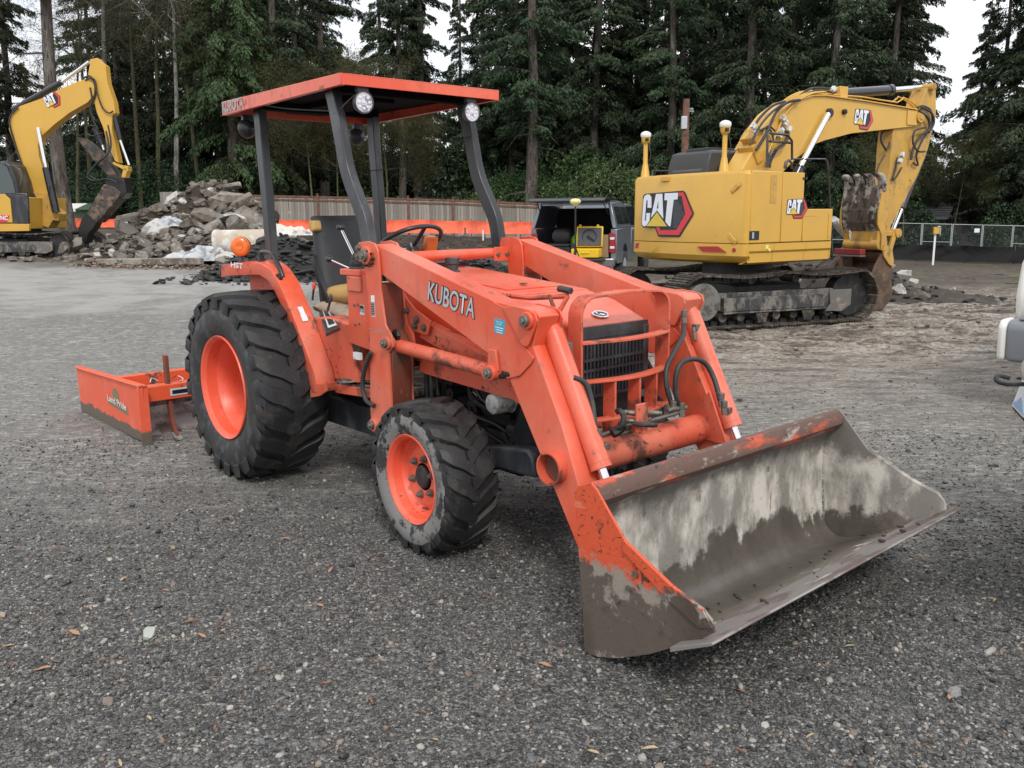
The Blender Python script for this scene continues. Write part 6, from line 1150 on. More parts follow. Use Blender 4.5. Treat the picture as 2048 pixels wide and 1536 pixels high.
RBK = mat('rusty_bucket_steel', (.13, .078, .048), .7, layers=[((.07, .045, .03), 4, .42, .6, .85), ((.30, .22, .13), 6, .60, .72, .7)], bump=(20, .5, .01))
bs_ = F1.poly([(1771, 500), (1780, 498), (1785, 506), (1787, 528), (1780, 545), (1783, 562), (1785, 583), (1779, 603), (1766, 618), (1752, 622), (1738, 610), (1738, 570), (1744, 548), (1752, 528), (1762, 510)], .74)
for t, s_ in ((.74, 1), (1.60, -1)): F1.add(B().prism(bs_, t, t+s_*.03), 'bucket_side', RBK, .005)
bsh = B(); k = 10; PB = [bs_[i] for i in (1, 2, 3, 4, 5, 6, 7, 8, 9, 10)]
for i in range(len(PB)-1): bsh.add([(PB[i][0]-.02, .77, PB[i][1]), (PB[i][0]-.02, 1.57, PB[i][1]), (PB[i+1][0]-.02, 1.57, PB[i+1][1]), (PB[i+1][0]-.02, .77, PB[i+1][1])], [(0, 1, 2, 3)])
o = F1.add(bsh, 'bucket_shell', RBK, 0); o.modifiers.new('thickness', 'SOLIDIFY').thickness = .03
F1.add(B().prism(F1.poly([(1765, 500), (1771, 488), (1783, 500), (1786, 520), (1784, 534), (1776, 528), (1766, 512)], .72), .70, .735), 'bucket_ear', CATYD, .005)
F1.add(B().box((q[0]-.28, 1.2, q[1]-.12), (.16, .55, .10)), 'coupler', mat('dark_red_paint', (.22, .02, .02), .4), .01); F1.add(B().box((q[0]-.30, 1.2, q[1]-.19), (.16, .6, .03)), 'coupler_bar', STEEL, .005)
q3 = F1.on(1787, 467, .95); F1.add(B().box((q3[0], 1.25, q3[1]), (.34, .5, .09)).cyl((q3[0]+.17, .95, q3[1]), (q3[0]+.17, 1.55, q3[1]), .085, n=14).rect([(q3[0]+.1, 1.0, q3[1]), (q3[0]-.05, 1.0, q3[1]-.42)], (0, 1, 0), None, .05, .1).rect([(q3[0]+.1, 1.5, q3[1]), (q3[0]-.05, 1.5, q3[1]-.42)], (0, 1, 0), None, .05, .1), 'bucket_link', CATYD, .008)
# undercarriage (its own heading)
def undercarriage(E, org, rz, Lh, G, W, rw, zc, mt=TRACKM, detail=True, carriers=(.35, -.45)):
    def ob(b, name, m, bev=.005, sm=35, **k): return b.obj(name, m, E, sm, bev, loc=org, **k)
    for s in (-1, 1):
        y = s*G/2; path = []; n = 26
        path += [(x, zc-rw) for x in np.linspace(-Lh, Lh, n)]
        path += [(Lh+rw*math.sin(a), zc-rw*math.cos(a)) for a in np.linspace(.2, 2.94, 9)]
        path += [(x, zc+rw-.05*abs(math.sin((x-.1)*2.2))*1.0+(.0)) for x in np.linspace(Lh, -Lh, n)]
        path += [(-Lh-rw*math.sin(a), zc+rw*math.cos(a)) for a in np.linspace(.2, 2.94, 9)]
        P = [Vector((x, y, z)) for x, z in path]; cum = [0]
        for i in range(len(P)): cum.append(cum[-1]+(P[(i+1) % len(P)]-P[i]).length)
        ns = int(cum[-1]/.155); b = B(); lk_ = B()
        for j in range(ns):
            t = cum[-1]*j/ns; i = next(i for i in range(len(P)) if cum[i+1] > t); f = (t-cum[i])/(cum[i+1]-cum[i]); p = P[i].lerp(P[(i+1) % len(P)], f); d = (P[(i+1) % len(P)]-P[i]).normalized(); R = Matrix((d, (0, 1, 0), d.cross(Vector((0, 1, 0))))).transposed(); up_n = -d.cross(Vector((0, 1, 0)))
            p = p+Vector((rnd.uniform(-.003, .003), 0, rnd.uniform(-.004, .004))); b.box(p, (.142, W, .018), R)
            for g in (-.05, 0., .05): b.box(p+d*g+up_n*.018, (.014, W, .024), R)
            lk_.box(p-up_n*.04, (.12, .16, .07), R)
        ob(b, 'track_shoes', mt, 0, 0, kind='stuff', label='belt of mud caked steel track shoes'); ob(lk_, 'track_links', DARKM, 0, 0, kind='stuff', label='chain links inside the track')
        ob(B().box((0, y-s*0, zc-.02), (Lh*1.5, .26, .26)).box((0, y+s*.17, zc-.06), (Lh*1.46, .12, .20)).box((0, y+s*.22, zc-.18), (Lh*1.46, .03, .03)), 'side_frame', mat('mud_splashed_frame', (.035, .037, .042), .6, layers=[((.19, .175, .155), 6, .46, .56, .8, (1, 1, .4)), ((.09, .08, .07), 14, .5, .6)], bump=(20, .4, .01)), .01)
        ob(B().cyl((-Lh, y+s*.12, zc), (-Lh, y+s*.27, zc), rw*.72, n=28), 'final_drive', mat('dusty_hub', (.17, .165, .15), .75, layers=[((.08, .07, .06), 6, .45, .6)], bump=(20, .3, .01)), .01)
        ob(B().cyl((-Lh, y-.1, zc), (-Lh, y+.1, zc), rw*.88, n=24), 'sprocket', DARKM, .01); ob(B().cyl((Lh, y-.1, zc), (Lh, y+.1, zc), rw*.88, n=24), 'idler', DARKM, .01)
        roll = B().cyl((0, -.16, 0), (0, .16, 0), .075, n=14).cyl((0, -.2, 0), (0, .2, 0), .035, n=8).mesh('r', mt)
        for x in np.linspace(-Lh*.72, Lh*.66, 7): link('track_roller', roll, E, 0, (org[0]+x, org[1]+y, org[2]+zc-rw+.13)) if False else ob(B().cyl((x, y-.18, zc-rw+.135), (x, y+.2, zc-rw+.135), .07, n=14).cyl((x, y+.2, zc-rw+.135), (x, y+.23, zc-rw+.135), .03, n=8), 'track_roller', mt, .006)
        for x in carriers: ob(B().cyl((x, y-.1, zc+rw-.10), (x, y+.22, zc+rw-.10), .065, n=14).cyl((x, y+.22, zc+rw-.10), (x, y+.25, zc+rw-.1), .05, n=14), 'carrier_roller', DARKM, .006)
        ob(B().prism([(Lh*.62, zc+.10), (Lh*.92, zc+.10), (Lh*.92, zc-.14), (Lh*.80, zc-.24), (Lh*.58, zc-.22), (Lh*.64, zc-.12)], y+s*.24, y+s*.27), 'guard_plate', mat('worn_guard_plate', (.16, .15, .14), .5, .3, layers=[((.32, .27, .19), 5, .5, .65)]), .006)
        for x in (-Lh*.25, Lh*.35): ob(B().prism([(x-.11, zc-.20), (x+.11, zc-.20), (x+.07, zc-.34), (x-.07, zc-.34)], y+s*.235, y+s*.25), 'roller_guard', mt, .004)
    ob(B().box((0, 0, zc+.05), (1.2, G-.2, .28)).cyl((0, 0, zc+.1), (0, 0, .93), .55, n=28), 'car_body', DARKM, .02)
for_e = E1
tcx = Vector((3.849, 14.272)); ub = B()
TE = E1
def rot_children(E, origin_world, rz, fn):
    before = set(o.name for o in sc.objects); fn()
    for o in [o for o in sc.objects if o.name not in before]:
        if o.parent == E: o.rotation_euler = (0, 0, rz)
pw = st(3.661, 14.203, -.02)-E1.location; loc_ = (pw.dot(F1.u), pw.dot(F1.w), -.02)
rot_children(E1, None, .356-.551, lambda: undercarriage(E1, loc_, 0, 1.384, 1.90, .60, .385, .40))
# ---------------- far excavator with hydraulic breaker
F2 = Frame(-13.8, 26, .0); gz2 = F2.on(60, 517, 0)[1]; E2 = F2.root('excavator', 'yellow tracked excavator with a hydraulic breaker, cut off by the left edge', 'excavator', (-1.0, 1.2, gz2))
f2 = lambda pts, t=1.: F2.poly(pts, t)
b2 = F2.add(B().prism(f2([(62, 395), (66, 330+66), (80, 403), (84, 415), (85, 440), (100, 447), (108, 440), (122, 431), (118, 422), (108, 418), (100, 408), (97, 390), (88, 345), (78, 312), (76, 290), (80, 275), (90, 264), (110, 248), (140, 225), (170, 206), (183, 196), (186, 180), (180, 165), (172, 158), (160, 160), (120, 178), (80, 198), (40, 212), (28, 222), (22, 238), (22, 258), (36, 300), (52, 350)][:1] and [(80, 395), (98, 385), (88, 345), (78, 312), (76, 290), (80, 275), (92, 264), (110, 248), (140, 225), (175, 205), (188, 190), (188, 172), (180, 163), (168, 158), (120, 178), (80, 198), (40, 212), (28, 222), (21, 238), (23, 258), (36, 300), (54, 350), (68, 392)]), 1.0, 1.4), 'boom', CATY, .01)
F2.add(B().prism(f2([(68, 385), (98, 385), (104, 412), (120, 428), (118, 442), (108, 440), (98, 456), (88, 452), (84, 440), (62, 432), (62, 415), (78, 400)]), .95, 1.45), 'boom_foot', CATYD, .01)
F2.add(B().prism(f2([(178, 118), (192, 115), (200, 124), (209, 130), (213, 165), (226, 203), (229, 225), (222, 232), (222, 260), (236, 325), (228, 322), (212, 285), (205, 256), (192, 225), (186, 200), (172, 175), (175, 145), (178, 128)]), 1.05, 1.35), 'stick', CATY, .008)
CY2 = [((26, 220), (124, 164), (178, 124), 1.2, .085, .05, 'stick_cylinder'), ((222, 205), (240, 280), (258, 330), 1.2, .07, .04, 'breaker_cylinder'), ((112, 425), (92, 335), (76, 255), .85, .11, .055, 'boom_cylinder'), ((190, 255), (205, 290), (208, 300), 1.2, .085, .05, 'thumb_cylinder')]
for pa, pb, pc, t, rb, rr2, nm in CY2:
    A_, B_, C_ = (Vector((F2.on(*q, t)[0], t, F2.on(*q, t)[1])) for q in (pa, pb, pc)); c = F2.add(B().cyl(A_, B_, rb, n=16), nm, CYLK, .003); B().cyl(B_, C_, rr2, n=12).obj('rod', CHROME, c)
h2 = B()
for pts, t in (([(165, 158), (180, 152), (190, 170), (190, 190), (182, 215), (186, 240), (196, 258)], 1.0), ([(170, 160), (188, 158), (194, 185), (205, 215), (218, 226), (226, 222)], .98), ([(180, 175), (184, 200), (180, 220), (190, 240)], .97), ([(190, 252), (176, 252), (173, 265), (185, 272), (205, 266)], .9), ([(216, 250), (222, 290), (214, 310), (195, 325), (178, 345), (176, 355), (188, 361), (215, 358), (235, 365)], .8), ([(212, 262), (218, 300), (205, 318), (180, 342), (180, 352), (192, 358)], .85), ([(36, 215), (20, 235), (24, 270), (50, 350), (58, 380)], .95), ([(100, 372), (102, 395), (112, 420)], .75)): h2.tube([(F2.on(a, b, t)[0], t, F2.on(a, b, t)[1]) for a, b in pts], .024, 6, sub=5)
F2.add(h2, 'hydraulic_hoses', RUBBER, 0, None, 60, kind='stuff', label='loops of hydraulic hose')
F2.add(B().tube([(F2.on(a, b, 1.1)[0], 1.1, F2.on(a, b, 1.1)[1]) for a, b in ((58, 375), (50, 345), (34, 300), (20, 258), (24, 232), (40, 218), (80, 203), (122, 180), (160, 163))], .03, 6), 'steel_lines', CATYD, 0)
F2.add(B().prism(f2([(154, 276), (160, 275), (180, 288), (206, 312), (230, 345), (248, 370), (240, 380), (216, 350), (190, 322), (170, 296)]), .95, 1.45), 'thumb', mat('black_thumb', (.03, .028, .028), .6, layers=[((.12, .08, .05), 5, .5, .6)]), .01)
BRK = mat('burnt_breaker_steel', (.07, .05, .042), .6, layers=[((.17, .115, .08), 5, .48, .6), ((.02, .02, .02), 8, .5, .6)], bump=(20, .4, .01))
F2.add(B().prism(f2([(212, 368), (232, 374), (246, 386), (242, 396), (206, 438), (197, 446), (177, 427), (185, 412)]), .85, 1.45), 'breaker_body', BRK, .03)
F2.add(B().prism(f2([(218, 350), (250, 355), (256, 385), (245, 398), (212, 368)]), .9, 1.4), 'breaker_bracket', GREASE, .02)
F2.add(B().prism(f2([(176, 424), (198, 442), (192, 455), (180, 468), (177, 486), (160, 482), (159, 458), (166, 438)]), .9, 1.3), 'breaker_nose', GREASE, .03)
F2.add(B().prism(f2([(146, 484), (172, 482), (174, 504), (180, 517), (168, 516), (150, 515), (144, 500)]), .8, 1.45), 'breaker_foot', BLACKP, .02)
F2.add(B().box((*[F2.on(245, 334, 1.2)[0]], 1.2, F2.on(245, 334, 1.2)[1]), (.5, .3, .07), Matrix.Rotation(.5, 3, 'Y')).box((F2.on(253, 346, 1.2)[0], 1.2, F2.on(253, 346, 1.2)[1]), (.12, .3, .42), Matrix.Rotation(.35, 3, 'Y')), 'breaker_link', CATY, .008)
lo = F2.on(99, 221, 1.0); lr = F2.on(127, 206, 1.0); e_ = cat_logo((lo[0], .995, lo[1]), (lr[0]-lo[0], 0, lr[1]-lo[1]), (-(lr[1]-lo[1]), 0, lr[0]-lo[0]), .50, E2, fine=False); e_.location = tuple(-F2.org)
# body and cab, mostly outside the frame
bx0 = F2.on(-150, 400, 0)[0]
F2.add(B().prism(f2([(-170, 395), (8, 388), (20, 398), (25, 445), (-170, 445)], 0), .0, .1), 'side_door', CATY, .01); F2.add(B().prism(f2([(-170, 447), (58, 448), (58, 462), (-170, 466)], 0), .0, .1), 'lower_skirt', CATY, .01)
F2.add(B().prism(f2([(10, 388), (54, 390), (57, 447), (26, 447), (21, 400)], 0), .02, .1), 'black_door', BLACKP, .01); F2.add(B().prism(f2([(-170, 398), (54, 394), (56, 458), (-170, 458)], .1), .1, 2.4), 'deck', CATY, .02)
cabp = f2([(-60, 396), (-60, 330), (-30, 322), (8, 322), (20, 330), (32, 360), (40, 395)], .15)
cb2 = F2.add(B().prism(cabp, .15, 1.0), 'cab', BLACKP, .03); B().prism(f2([(-50, 390), (-50, 334), (4, 328), (14, 334), (26, 362), (32, 390)], .14), .13, .145).obj('side_window', mat('green_tinted_glass', (.03, .05, .05), .06, spec=.9), cb2, 0)
F2.add(B().tube([(F2.on(a, b, .1)[0], .1, F2.on(a, b, .1)[1]) for a, b in ((10, 396), (12, 386), (52, 388), (56, 395))], .02, 6).tube([(F2.on(a, b, .1)[0], .1, F2.on(a, b, .1)[1]) for a, b in ((28, 335), (40, 338), (44, 352), (40, 372))], .015, 6), 'handrail', BLACKP, 0)
rs = F2.on(0, 441, -.01); B().add([(x, -.012, z) for x, z in f2([(-30, 443), (-24, 429), (20, 431), (14, 445)][::-1], 0)], [(0, 1, 2, 3)]).obj('red_sign', LOGO_RED, E2, 0).location = tuple(-F2.org)
a_, b_ = F2.on(2, 440, 0), F2.on(14, 441, 0); o = text_mesh('NC', (a_[0], -.014, a_[1]), (1, 0, -.04), (0, 0, 1), .13, LOGO_W, 'lettering', E2, b_[0]-a_[0]+.05, .03, .004); o.location = tuple(-F2.org)
a_, b_ = F2.on(-26, 439, 0), F2.on(-4, 440, 0); o = text_mesh('INC', (a_[0], -.014, a_[1]), (1, 0, -.04), (0, 0, 1), .13, LOGO_W, 'lettering', E2, b_[0]-a_[0], .03, .004); o.location = tuple(-F2.org); bpy.data.objects.remove(o)
tc2 = F2.on(20, 495, .2); undercarriage(E2, (F2.on(122, 500, 0)[0]-F2.org[0]-1.75, 0, 0), 0, 1.65, 1.9, .55, .37, .38)
# ================================================================ GREY PICKUP
SILV = mat('grey_metallic_car_paint', (.20, .225, .26), .28, .5, coat=.6, layers=[((.17, .16, .15), 3, .5, .75, .6, None, .5)]); CARK = mat('black_plastic', (.02, .02, .022), .55); INTK = mat('dark_bed_liner', (.008, .008, .009), .8)
def pick_local(label, a, d, head, gz):
    e = thing('pickup_truck', label, 'pickup truck', st(a, d, gz), (0, 0, RZ+math.pi/2-head)); return e     # local x forward, y left
PU = pick_local('grey pickup with canopy, its rear hatch raised and bed full of gear', 1.42, 20.0, R_(17), 0.02)
FP = Frame(1.42, 20.0, math.pi/2-R_(17)); FP.org = Vector((0, 0, .02)); FP.e = PU
W2 = 1.0
def sec(z0, z1, w0, w1, x0, x1, name, m, bev=.03): return FP.add(stack(B(), [(z0, [(x0, -w0), (x0, w0), (x1, w0), (x1, -w0)]), (z1, [(x0, -w1), (x0, w1), (x1, w1), (x1, -w1)])]), name, m, bev)
# bed: two side walls, floor, front wall; canopy shell with opening
for s in (-1, 1):
    bd = FP.add(B().prism([(0, .62), (0, 1.33), (2.0, 1.35), (2.0, .55), (1.62, .55), (1.58, .78), (1.40, .95), (1.12, .98), (.92, .90), (.80, .70), (.78, .55), (.2, .55)], s*.86, s*1.0), 'bed_side', SILV, .02)
    FP.add(stack(B(), [(1.345, [(.0, s*.90), (.0, s*.985), (2.0, s*.985), (2.0, s*.90)]), (1.90, [(.16, s*.76), (.16, s*.83), (1.95, s*.83), (1.95, s*.76)])]), 'canopy_side', SILV, .015)
    FP.add(stack(B(), [(1.43, [(.28, s*.975), (.28, s*.98), (1.85, s*.98), (1.85, s*.975)]), (1.82, [(.36, s*.855), (.36, s*.862), (1.85, s*.862), (1.85, s*.855)])]), 'canopy_window', GLASS, 0)
    FP.add(B().box((1.08, s*.925, 1.62), (.015, .02, .40), Matrix.Rotation(s*.27, 3, 'X')), 'window_divider', CARK, 0)
    tl_ = FP.add(B().box((-.012, s*.905, 1.02), (.05, .15, .44)), 'tail_light', mat('red_tail_lens', (.32, .012, .015), .15, coat=.5), .015)
    for z in (.92, 1.12): B().box((-.045, s*.905, z), (.012, .10, .055)).obj('reverse_lens', WHITE, tl_, 35, .004)
    wh = FP.add(B().cyl((1.2, s*.78, .40), (1.2, s*.98, .40), .40, n=28), 'wheel', TYRE, .03); B().cyl((1.2, s*.985, .40), (1.2, s*.99, .40), .24, n=20).obj('rim', GALV, wh, 35, .01)
    wh = FP.add(B().cyl((4.85, s*.78, .40), (4.85, s*.98, .40), .40, n=28), 'wheel', TYRE, .03)
FP.add(stack(B(), [(1.90, [(.14, -.84), (.14, .84), (1.98, .84), (1.98, -.84)]), (1.97, [(.22, -.72), (.22, .72), (1.9, .72), (1.9, -.72)])]), 'canopy_roof', SILV, .03)
FP.add(B().box((1.0, 0, .66), (2.0, 1.74, .06)).box((1.95, 0, 1.2), (.06, 1.74, 1.2)), 'bed_floor', INTK, 0)
FP.add(B().box((-.02, 0, .60), (.08, 1.70, .10)), 'bed_sill', CARK, .01); FP.add(B().box((-.30, 0, .66), (.55, 1.56, .07)), 'tailgate', CARK, .02)
FP.add(stack(B(), [(.50, [(-.16, -.95), (-.16, .95), (.1, .95), (.1, -.95)]), (.68, [(-.20, -.97), (-.20, .97), (.1, .97), (.1, -.97)])]), 'bumper', mat('chrome_bumper', (.45, .46, .48), .2, .8, layers=[((.2, .17, .14), 6, .5, .7, .7)]), .02)
FP.add(stack(B(), [(.55, [(2.02, -.99), (2.02, .99), (5.7, .97), (5.7, -.97)]), (1.33, [(2.02, -1.0), (2.02, 1.0), (5.5, .93), (5.5, -.93)])]), 'cab_body', SILV, .05)
cbn = FP.add(stack(B(), [(1.335, [(2.05, -.93), (2.05, .93), (4.2, .90), (4.2, -.90)]), (1.92, [(2.2, -.76), (2.2, .76), (3.5, .74), (3.5, -.74)])]), 'cab', SILV, .05)
for s in (-1, 1): FP.add(stack(B(), [(1.38, [(2.15, s*.915), (2.15, s*.922), (4.0, s*.90), (4.0, s*.895)]), (1.84, [(2.3, s*.79), (2.3, s*.797), (3.5, s*.775), (3.5, s*.77)])]), 'cab_window', GLASS, 0)
hx = B(); 
for i in range(9):
    t = i/8; y0 = -.86+1.72*t; 
hp2 = [Vector((.16-.12*0, 0, 1.93)), Vector((-.25, 0, 1.995)), Vector((-.62, 0, 1.98)), Vector((-.72, 0, 1.93))]
hh_ = B().rect([(x.x, 0, x.z) for x in smooth_path(hp2, 4)], (0, 1, 0), None, 1.66, .022); ho = FP.add(hh_, 'rear_hatch', GLASS, .006)
B().rect([(.12, 0, 1.955), (-.25, 0, 2.012), (-.60, 0, 2.0), (-.74, 0, 1.94)], (0, 1, 0), None, 1.72, .012).obj('hatch_frame', CARK, ho, 35, .003)
FP.add(B().box((.15, 0, 1.87), (.03, 1.50, .035)), 'hatch_seal', GALV, .005); st2 = B()
for s in (-1, 1): st2.cyl((.1, s*.78, 1.65), (-.42, s*.74, 1.97), .012, n=6)
FP.add(st2, 'hatch_strut', CARK, 0)
# gear in the bed: things of their own
def gear(name, label, cat, x, y, z): e = thing(name, label, cat, FP.o+FP.u*x+FP.w*y+Vector((0, 0, z)), (0, 0, FP.rz)); return e
CY = mat('yellow_case_plastic', (.78, .50, .02), .4); FOAMG = mat('grey_case_foam', (.09, .095, .105), .9)
e = gear('hard_case', 'open yellow hard case with grey foam lid standing in the pickup bed', 'case', -.30, -.38, .70)
B().box((0, 0, .11), (.42, .62, .20)).obj('case_base', CY, e, 35, .02); B().box((.19, -.03, .46), (.07, .60, .46), Matrix.Rotation(.14, 3, 'Y')).obj('case_lid', CY, e, 35, .02); B().box((.15, -.03, .46), (.035, .54, .40), Matrix.Rotation(.14, 3, 'Y')).obj('foam_insert', FOAMG, e, 35, .01)
B().tube([(.125+.0, -.03+.16*math.cos(t), .46+.16*math.sin(t)) for t in np.linspace(0, 6.28, 20, endpoint=False)], .008, 5, closed=True).box((.12, -.06, .42), (.02, .2, .05), Matrix.Rotation(.6, 3, 'X')).obj('foam_cutout', DECALK, e, 60)
B().box((-.215, .0, .12), (.03, .18, .03)).box((-.215, 0, .09), (.01, .12, .025)).obj('case_handle', CY, e, 35, .005)
for y in (-.2, .2): B().box((.25, y, .70), (.03, .05, .06)).obj('latch', CY, e, 35, .004)
e = gear('hard_case', 'low black hard case beside the yellow case in the pickup bed', 'case', .10, .34, .70); B().box((0, 0, .12), (.5, .60, .22)).obj('case_base', CARK, e, 35, .02); B().box((0, 0, .27), (.48, .56, .07)).obj('case_lid', CARK, e, 35, .02)
e = gear('equipment_bag', 'black soft bag on top of the low black case in the pickup', 'bag', .25, .30, 1.0); cushion((0, 0, .16), (.36, .42, .36), Matrix.Identity(3), CARK, 'bag_body', par=e)
e = gear('safety_vest', 'lime green safety vest heaped between the cases in the pickup', 'vest', .28, -.06, .95)
vv = B(); vv.ball((0, 0, .10), .19, 14, sq=(.8, 1, .9)); vo = vv.obj('cloth', mat('lime_fabric', (.35, .72, .03), .7), e, 60); dm = vo.modifiers.new('folds', 'DISPLACE'); tx = bpy.data.textures.new('folds', 'CLOUDS'); tx.noise_scale = .12; dm.texture = tx; dm.strength = .12
e = gear('cardboard_box', 'brown box leaning at the right side of the pickup bed', 'box', .05, -.74, .70); B().box((0, 0, .25), (.3, .16, .5)).obj('carton', mat('cardboard', (.28, .19, .11), .85), e, 35, .004)
sp0 = FP.onZ(1197, 535, .10); e = gear('survey_pole', 'black survey pole with cream satellite dome on bipod legs behind the pickup', 'survey instrument', -1.0, -.28, .02); hh = 1.95
B().cyl((0, 0, 0), (0, 0, hh-.15), .018, n=8).cyl((0, 0, .7), (0, 0, .95), .028, n=8).obj('pole', CARK, e, 60); B().tube([(0, 0, .95), (.1, -.35, .0)], .014, 6).tube([(0, 0, .95), (-.2, .05, .5)], .012, 6).obj('bipod_leg', CARK, e, 60)
B().lathe([(.04, hh-.15), (.06, hh-.12), (.115, hh-.07), (.12, hh-.03), (.08, hh+.01), (.001, hh+.02)], (0, 0, 0), (0, 0, 1), 18).obj('antenna_dome', mat('cream_plastic', (.75, .66, .30), .4), e, 60); B().box((-.05, .04, .98), (.04, .08, .12)).obj('controller', CARK, e, 35, .01)
# ================================================================ WHITE VEHICLES AT THE RIGHT EDGE
WCAR = mat('white_car_paint', (.74, .74, .70), .3, coat=.5, layers=[((.45, .42, .36), 3, .55, .8, .6, None, .6)]); GREYB = mat('grey_bumper', (.20, .215, .24), .45)
a1, z1 = at(2025, 640, 7.3); PW = thing('pickup_truck', 'white pickup with grey bumper, only its rear corner inside the right edge', 'pickup truck', st(a1+.95, 7.3, 0), (0, 0, RZ+R_(44)))
FW = Frame(a1, 7.3, R_(44)); 
def w(pts, t=0): return FW.poly(pts, t)
FWo = Vector((.0, 0, 0)); 
PWi = PW.matrix_world
def wl(v): return v
PW.location = FW.o-FW.w*.93+FW.u*.10; 
B().prism([(.05, .72), (-.02, .80), (-.05, .95), (.04, 1.25), (.12, 1.29), (1.9, 1.32), (5.2, 1.05), (5.3, .5), (1.6, .45), (.2, .5)], -.95, .95).obj('body', WCAR, PW, 35, .05)
B().prism([(1.9, 1.42), (2.2, 1.92), (3.5, 1.92), (4.1, 1.35)], -.85, .85).obj('cab', GLASS, PW, 35, .05)
B().prism([(-.04, 1.24), (.10, 1.30), (.12, 1.34), (-.04, 1.30)], -.9, .9).obj('tailgate_spoiler', GREYB, PW, 35, .01)
for t0, t1, m_ in ((.55, .93, GREYB), (.932, 1.0, WCAR), (-.3, .5, WCAR), (-1.0, -.35, GREYB)): B().prism([(-.22, .45), (-.24, .70), (-.20, .76), (.02, .76), (.02, .42), (-.2, .40)], t0, t1).obj('bumper', m_, PW, 35, .03)
B().box((-.14, .2, .77), (.14, 1.3, .02)).obj('bumper_step', GREYB, PW, 35, .005); B().box((-.2, .3, .37), (.2, .14, .08)).obj('tow_hitch', RUSTY, PW, 35, .005)
for s in (-1, 1):
    for x in (1.2, 4.4): B().cyl((x, s*.74, .38), (x, s*.96, .38), .38, n=28).obj('wheel', TYRE, PW, 35, .03)
EMB = B().cyl((-.0, .45, 1.10), (-.045, .45, 1.10), .09, n=24).obj('oval_badge', GREYB, PW, 35, .004)
a2, z2 = at(2028, 795, 4.45); CW_ = thing('white_car', 'white car whose front corner and licence plate just enter at the right edge', 'car', st(a2+.03, 4.45, 0), (0, 0, RZ-R_(20)))
zp = z2
B().prism([(.02, zp+.10), (.0, zp+.17), (.06, zp+.235), (.3, zp+.27), (1.6, zp+.36), (2.4, zp+.8), (4.2, zp+.8), (4.5, zp+.2), (4.5, .3), (.25, .3), (.15, zp-.10), (.10, zp+.03)], -1.7, .13).obj('body', WCAR, CW_, 35, .04)
B().box((.16, .135, zp+.20), (.22, .012, .03)).obj('trim_strip', GREYB, CW_, 35, .008)
pb = B().box((.03, -.02, zp+.0), (.02, .32, .20), Matrix.Rotation(.25, 3, 'Y')).obj('plate_holder', CARK, CW_, 35, .01); PLW = mat('plate_white', (.78, .80, .84), .35); PLB = mat('plate_blue', (.30, .46, .68), .4)
B().box((.012, -.02, zp+.0), (.006, .30, .15), Matrix.Rotation(.25, 3, 'Y')).obj('licence_plate', PLW, pb, 35, .003); B().prism([(-.15, -.06), (-.06, -.03), (.02, .0), (.06, -.03), (.11, -.045), (.11, -.06)], -.004, .0, 'x').obj('plate_mountain', PLB, pb, 0, loc=(.007, -.02, zp))
for o_ in (o for o in list(sc.objects) if o.name.startswith('plate_mountain')): o_.rotation_euler = (0, .25, 0)
B().box((.25, -.8, .25), (.3, 1.4, .2)).obj('lower_grille', CARK, CW_, 35, .02); B().tube([(-.06, .0, zp+.10), (-.12, -.06, zp+.12), (-.13, -.1, zp+.10), (-.08, -.1, zp+.085), (.02, -.04, zp+.08)], .012, 6, sub=3).obj('tow_loop', RUBBER, CW_, 60)
for x in (.9, 3.7): B().cyl((x, -.10, .34), (x, .12, .34), .34, n=28).obj('wheel', TYRE, CW_, 35, .03)
# ================================================================ RUBBLE, DIRT, LITTER
CONC = mat('broken_concrete', (.215, .197, .172), .85, layers=[((.12, .096, .074), 1.6, .40, .60, .9), ((.36, .345, .315), 3.2, .57, .68, .8), ((.05, .04, .033), 6, .57, .68, .9)], bump=(14, .7, .03), vary=.45)
CONCW = mat('white_concrete', (.48, .47, .44), .8, layers=[((.22, .20, .17), 3, .5, .65, .9)], bump=(14, .5, .03), vary=.2)
ASPH = mat('broken_asphalt', (.030, .029, .029), .75, layers=[((.075, .068, .06), 3, .52, .66, .9)], bump=(30, .8, .02), vary=.4)
SOIL = mat('dark_brown_soil', (.040, .027, .019), .95, layers=[((.085, .065, .048), 2.5, .5, .68), ((.018, .012, .009), 6, .5, .65)], bump=(6, 1., .06))
def chunk(seed, sx, sy, sz, m, cuts=9):
    import bmesh
    g = random.Random(seed); bm = bmesh.new(); bmesh.ops.create_cube(bm, size=2.)
    for k in range(cuts):
        n = Vector((g.gauss(0, 1), g.gauss(0, 1), g.gauss(0, .7))).normalized(); r = bmesh.ops.bisect_plane(bm, geom=bm.verts[:]+bm.edges[:]+bm.faces[:], plane_co=n*g.uniform(.75, 1.15), plane_no=n, clear_outer=True)
        ed = [e for e in r['geom_cut'] if isinstance(e, bmesh.types.BMEdge)]
        if len(ed) > 2:
            try: bmesh.ops.contextual_create(bm, geom=ed)
            except Exception: pass
    bmesh.ops.bevel(bm, geom=bm.edges[:], offset=.07, segments=1, affect='EDGES', clamp_overlap=True)
    for v in bm.verts: v.co += Vector((g.gauss(0, .022), g.gauss(0, .022), g.gauss(0, .03))); v.co.x *= sx; v.co.y *= sy; v.co.z *= sz
    me = bpy.data.meshes.new('chunk'); bm.to_mesh(me); bm.free(); me.materials.append(m); return me
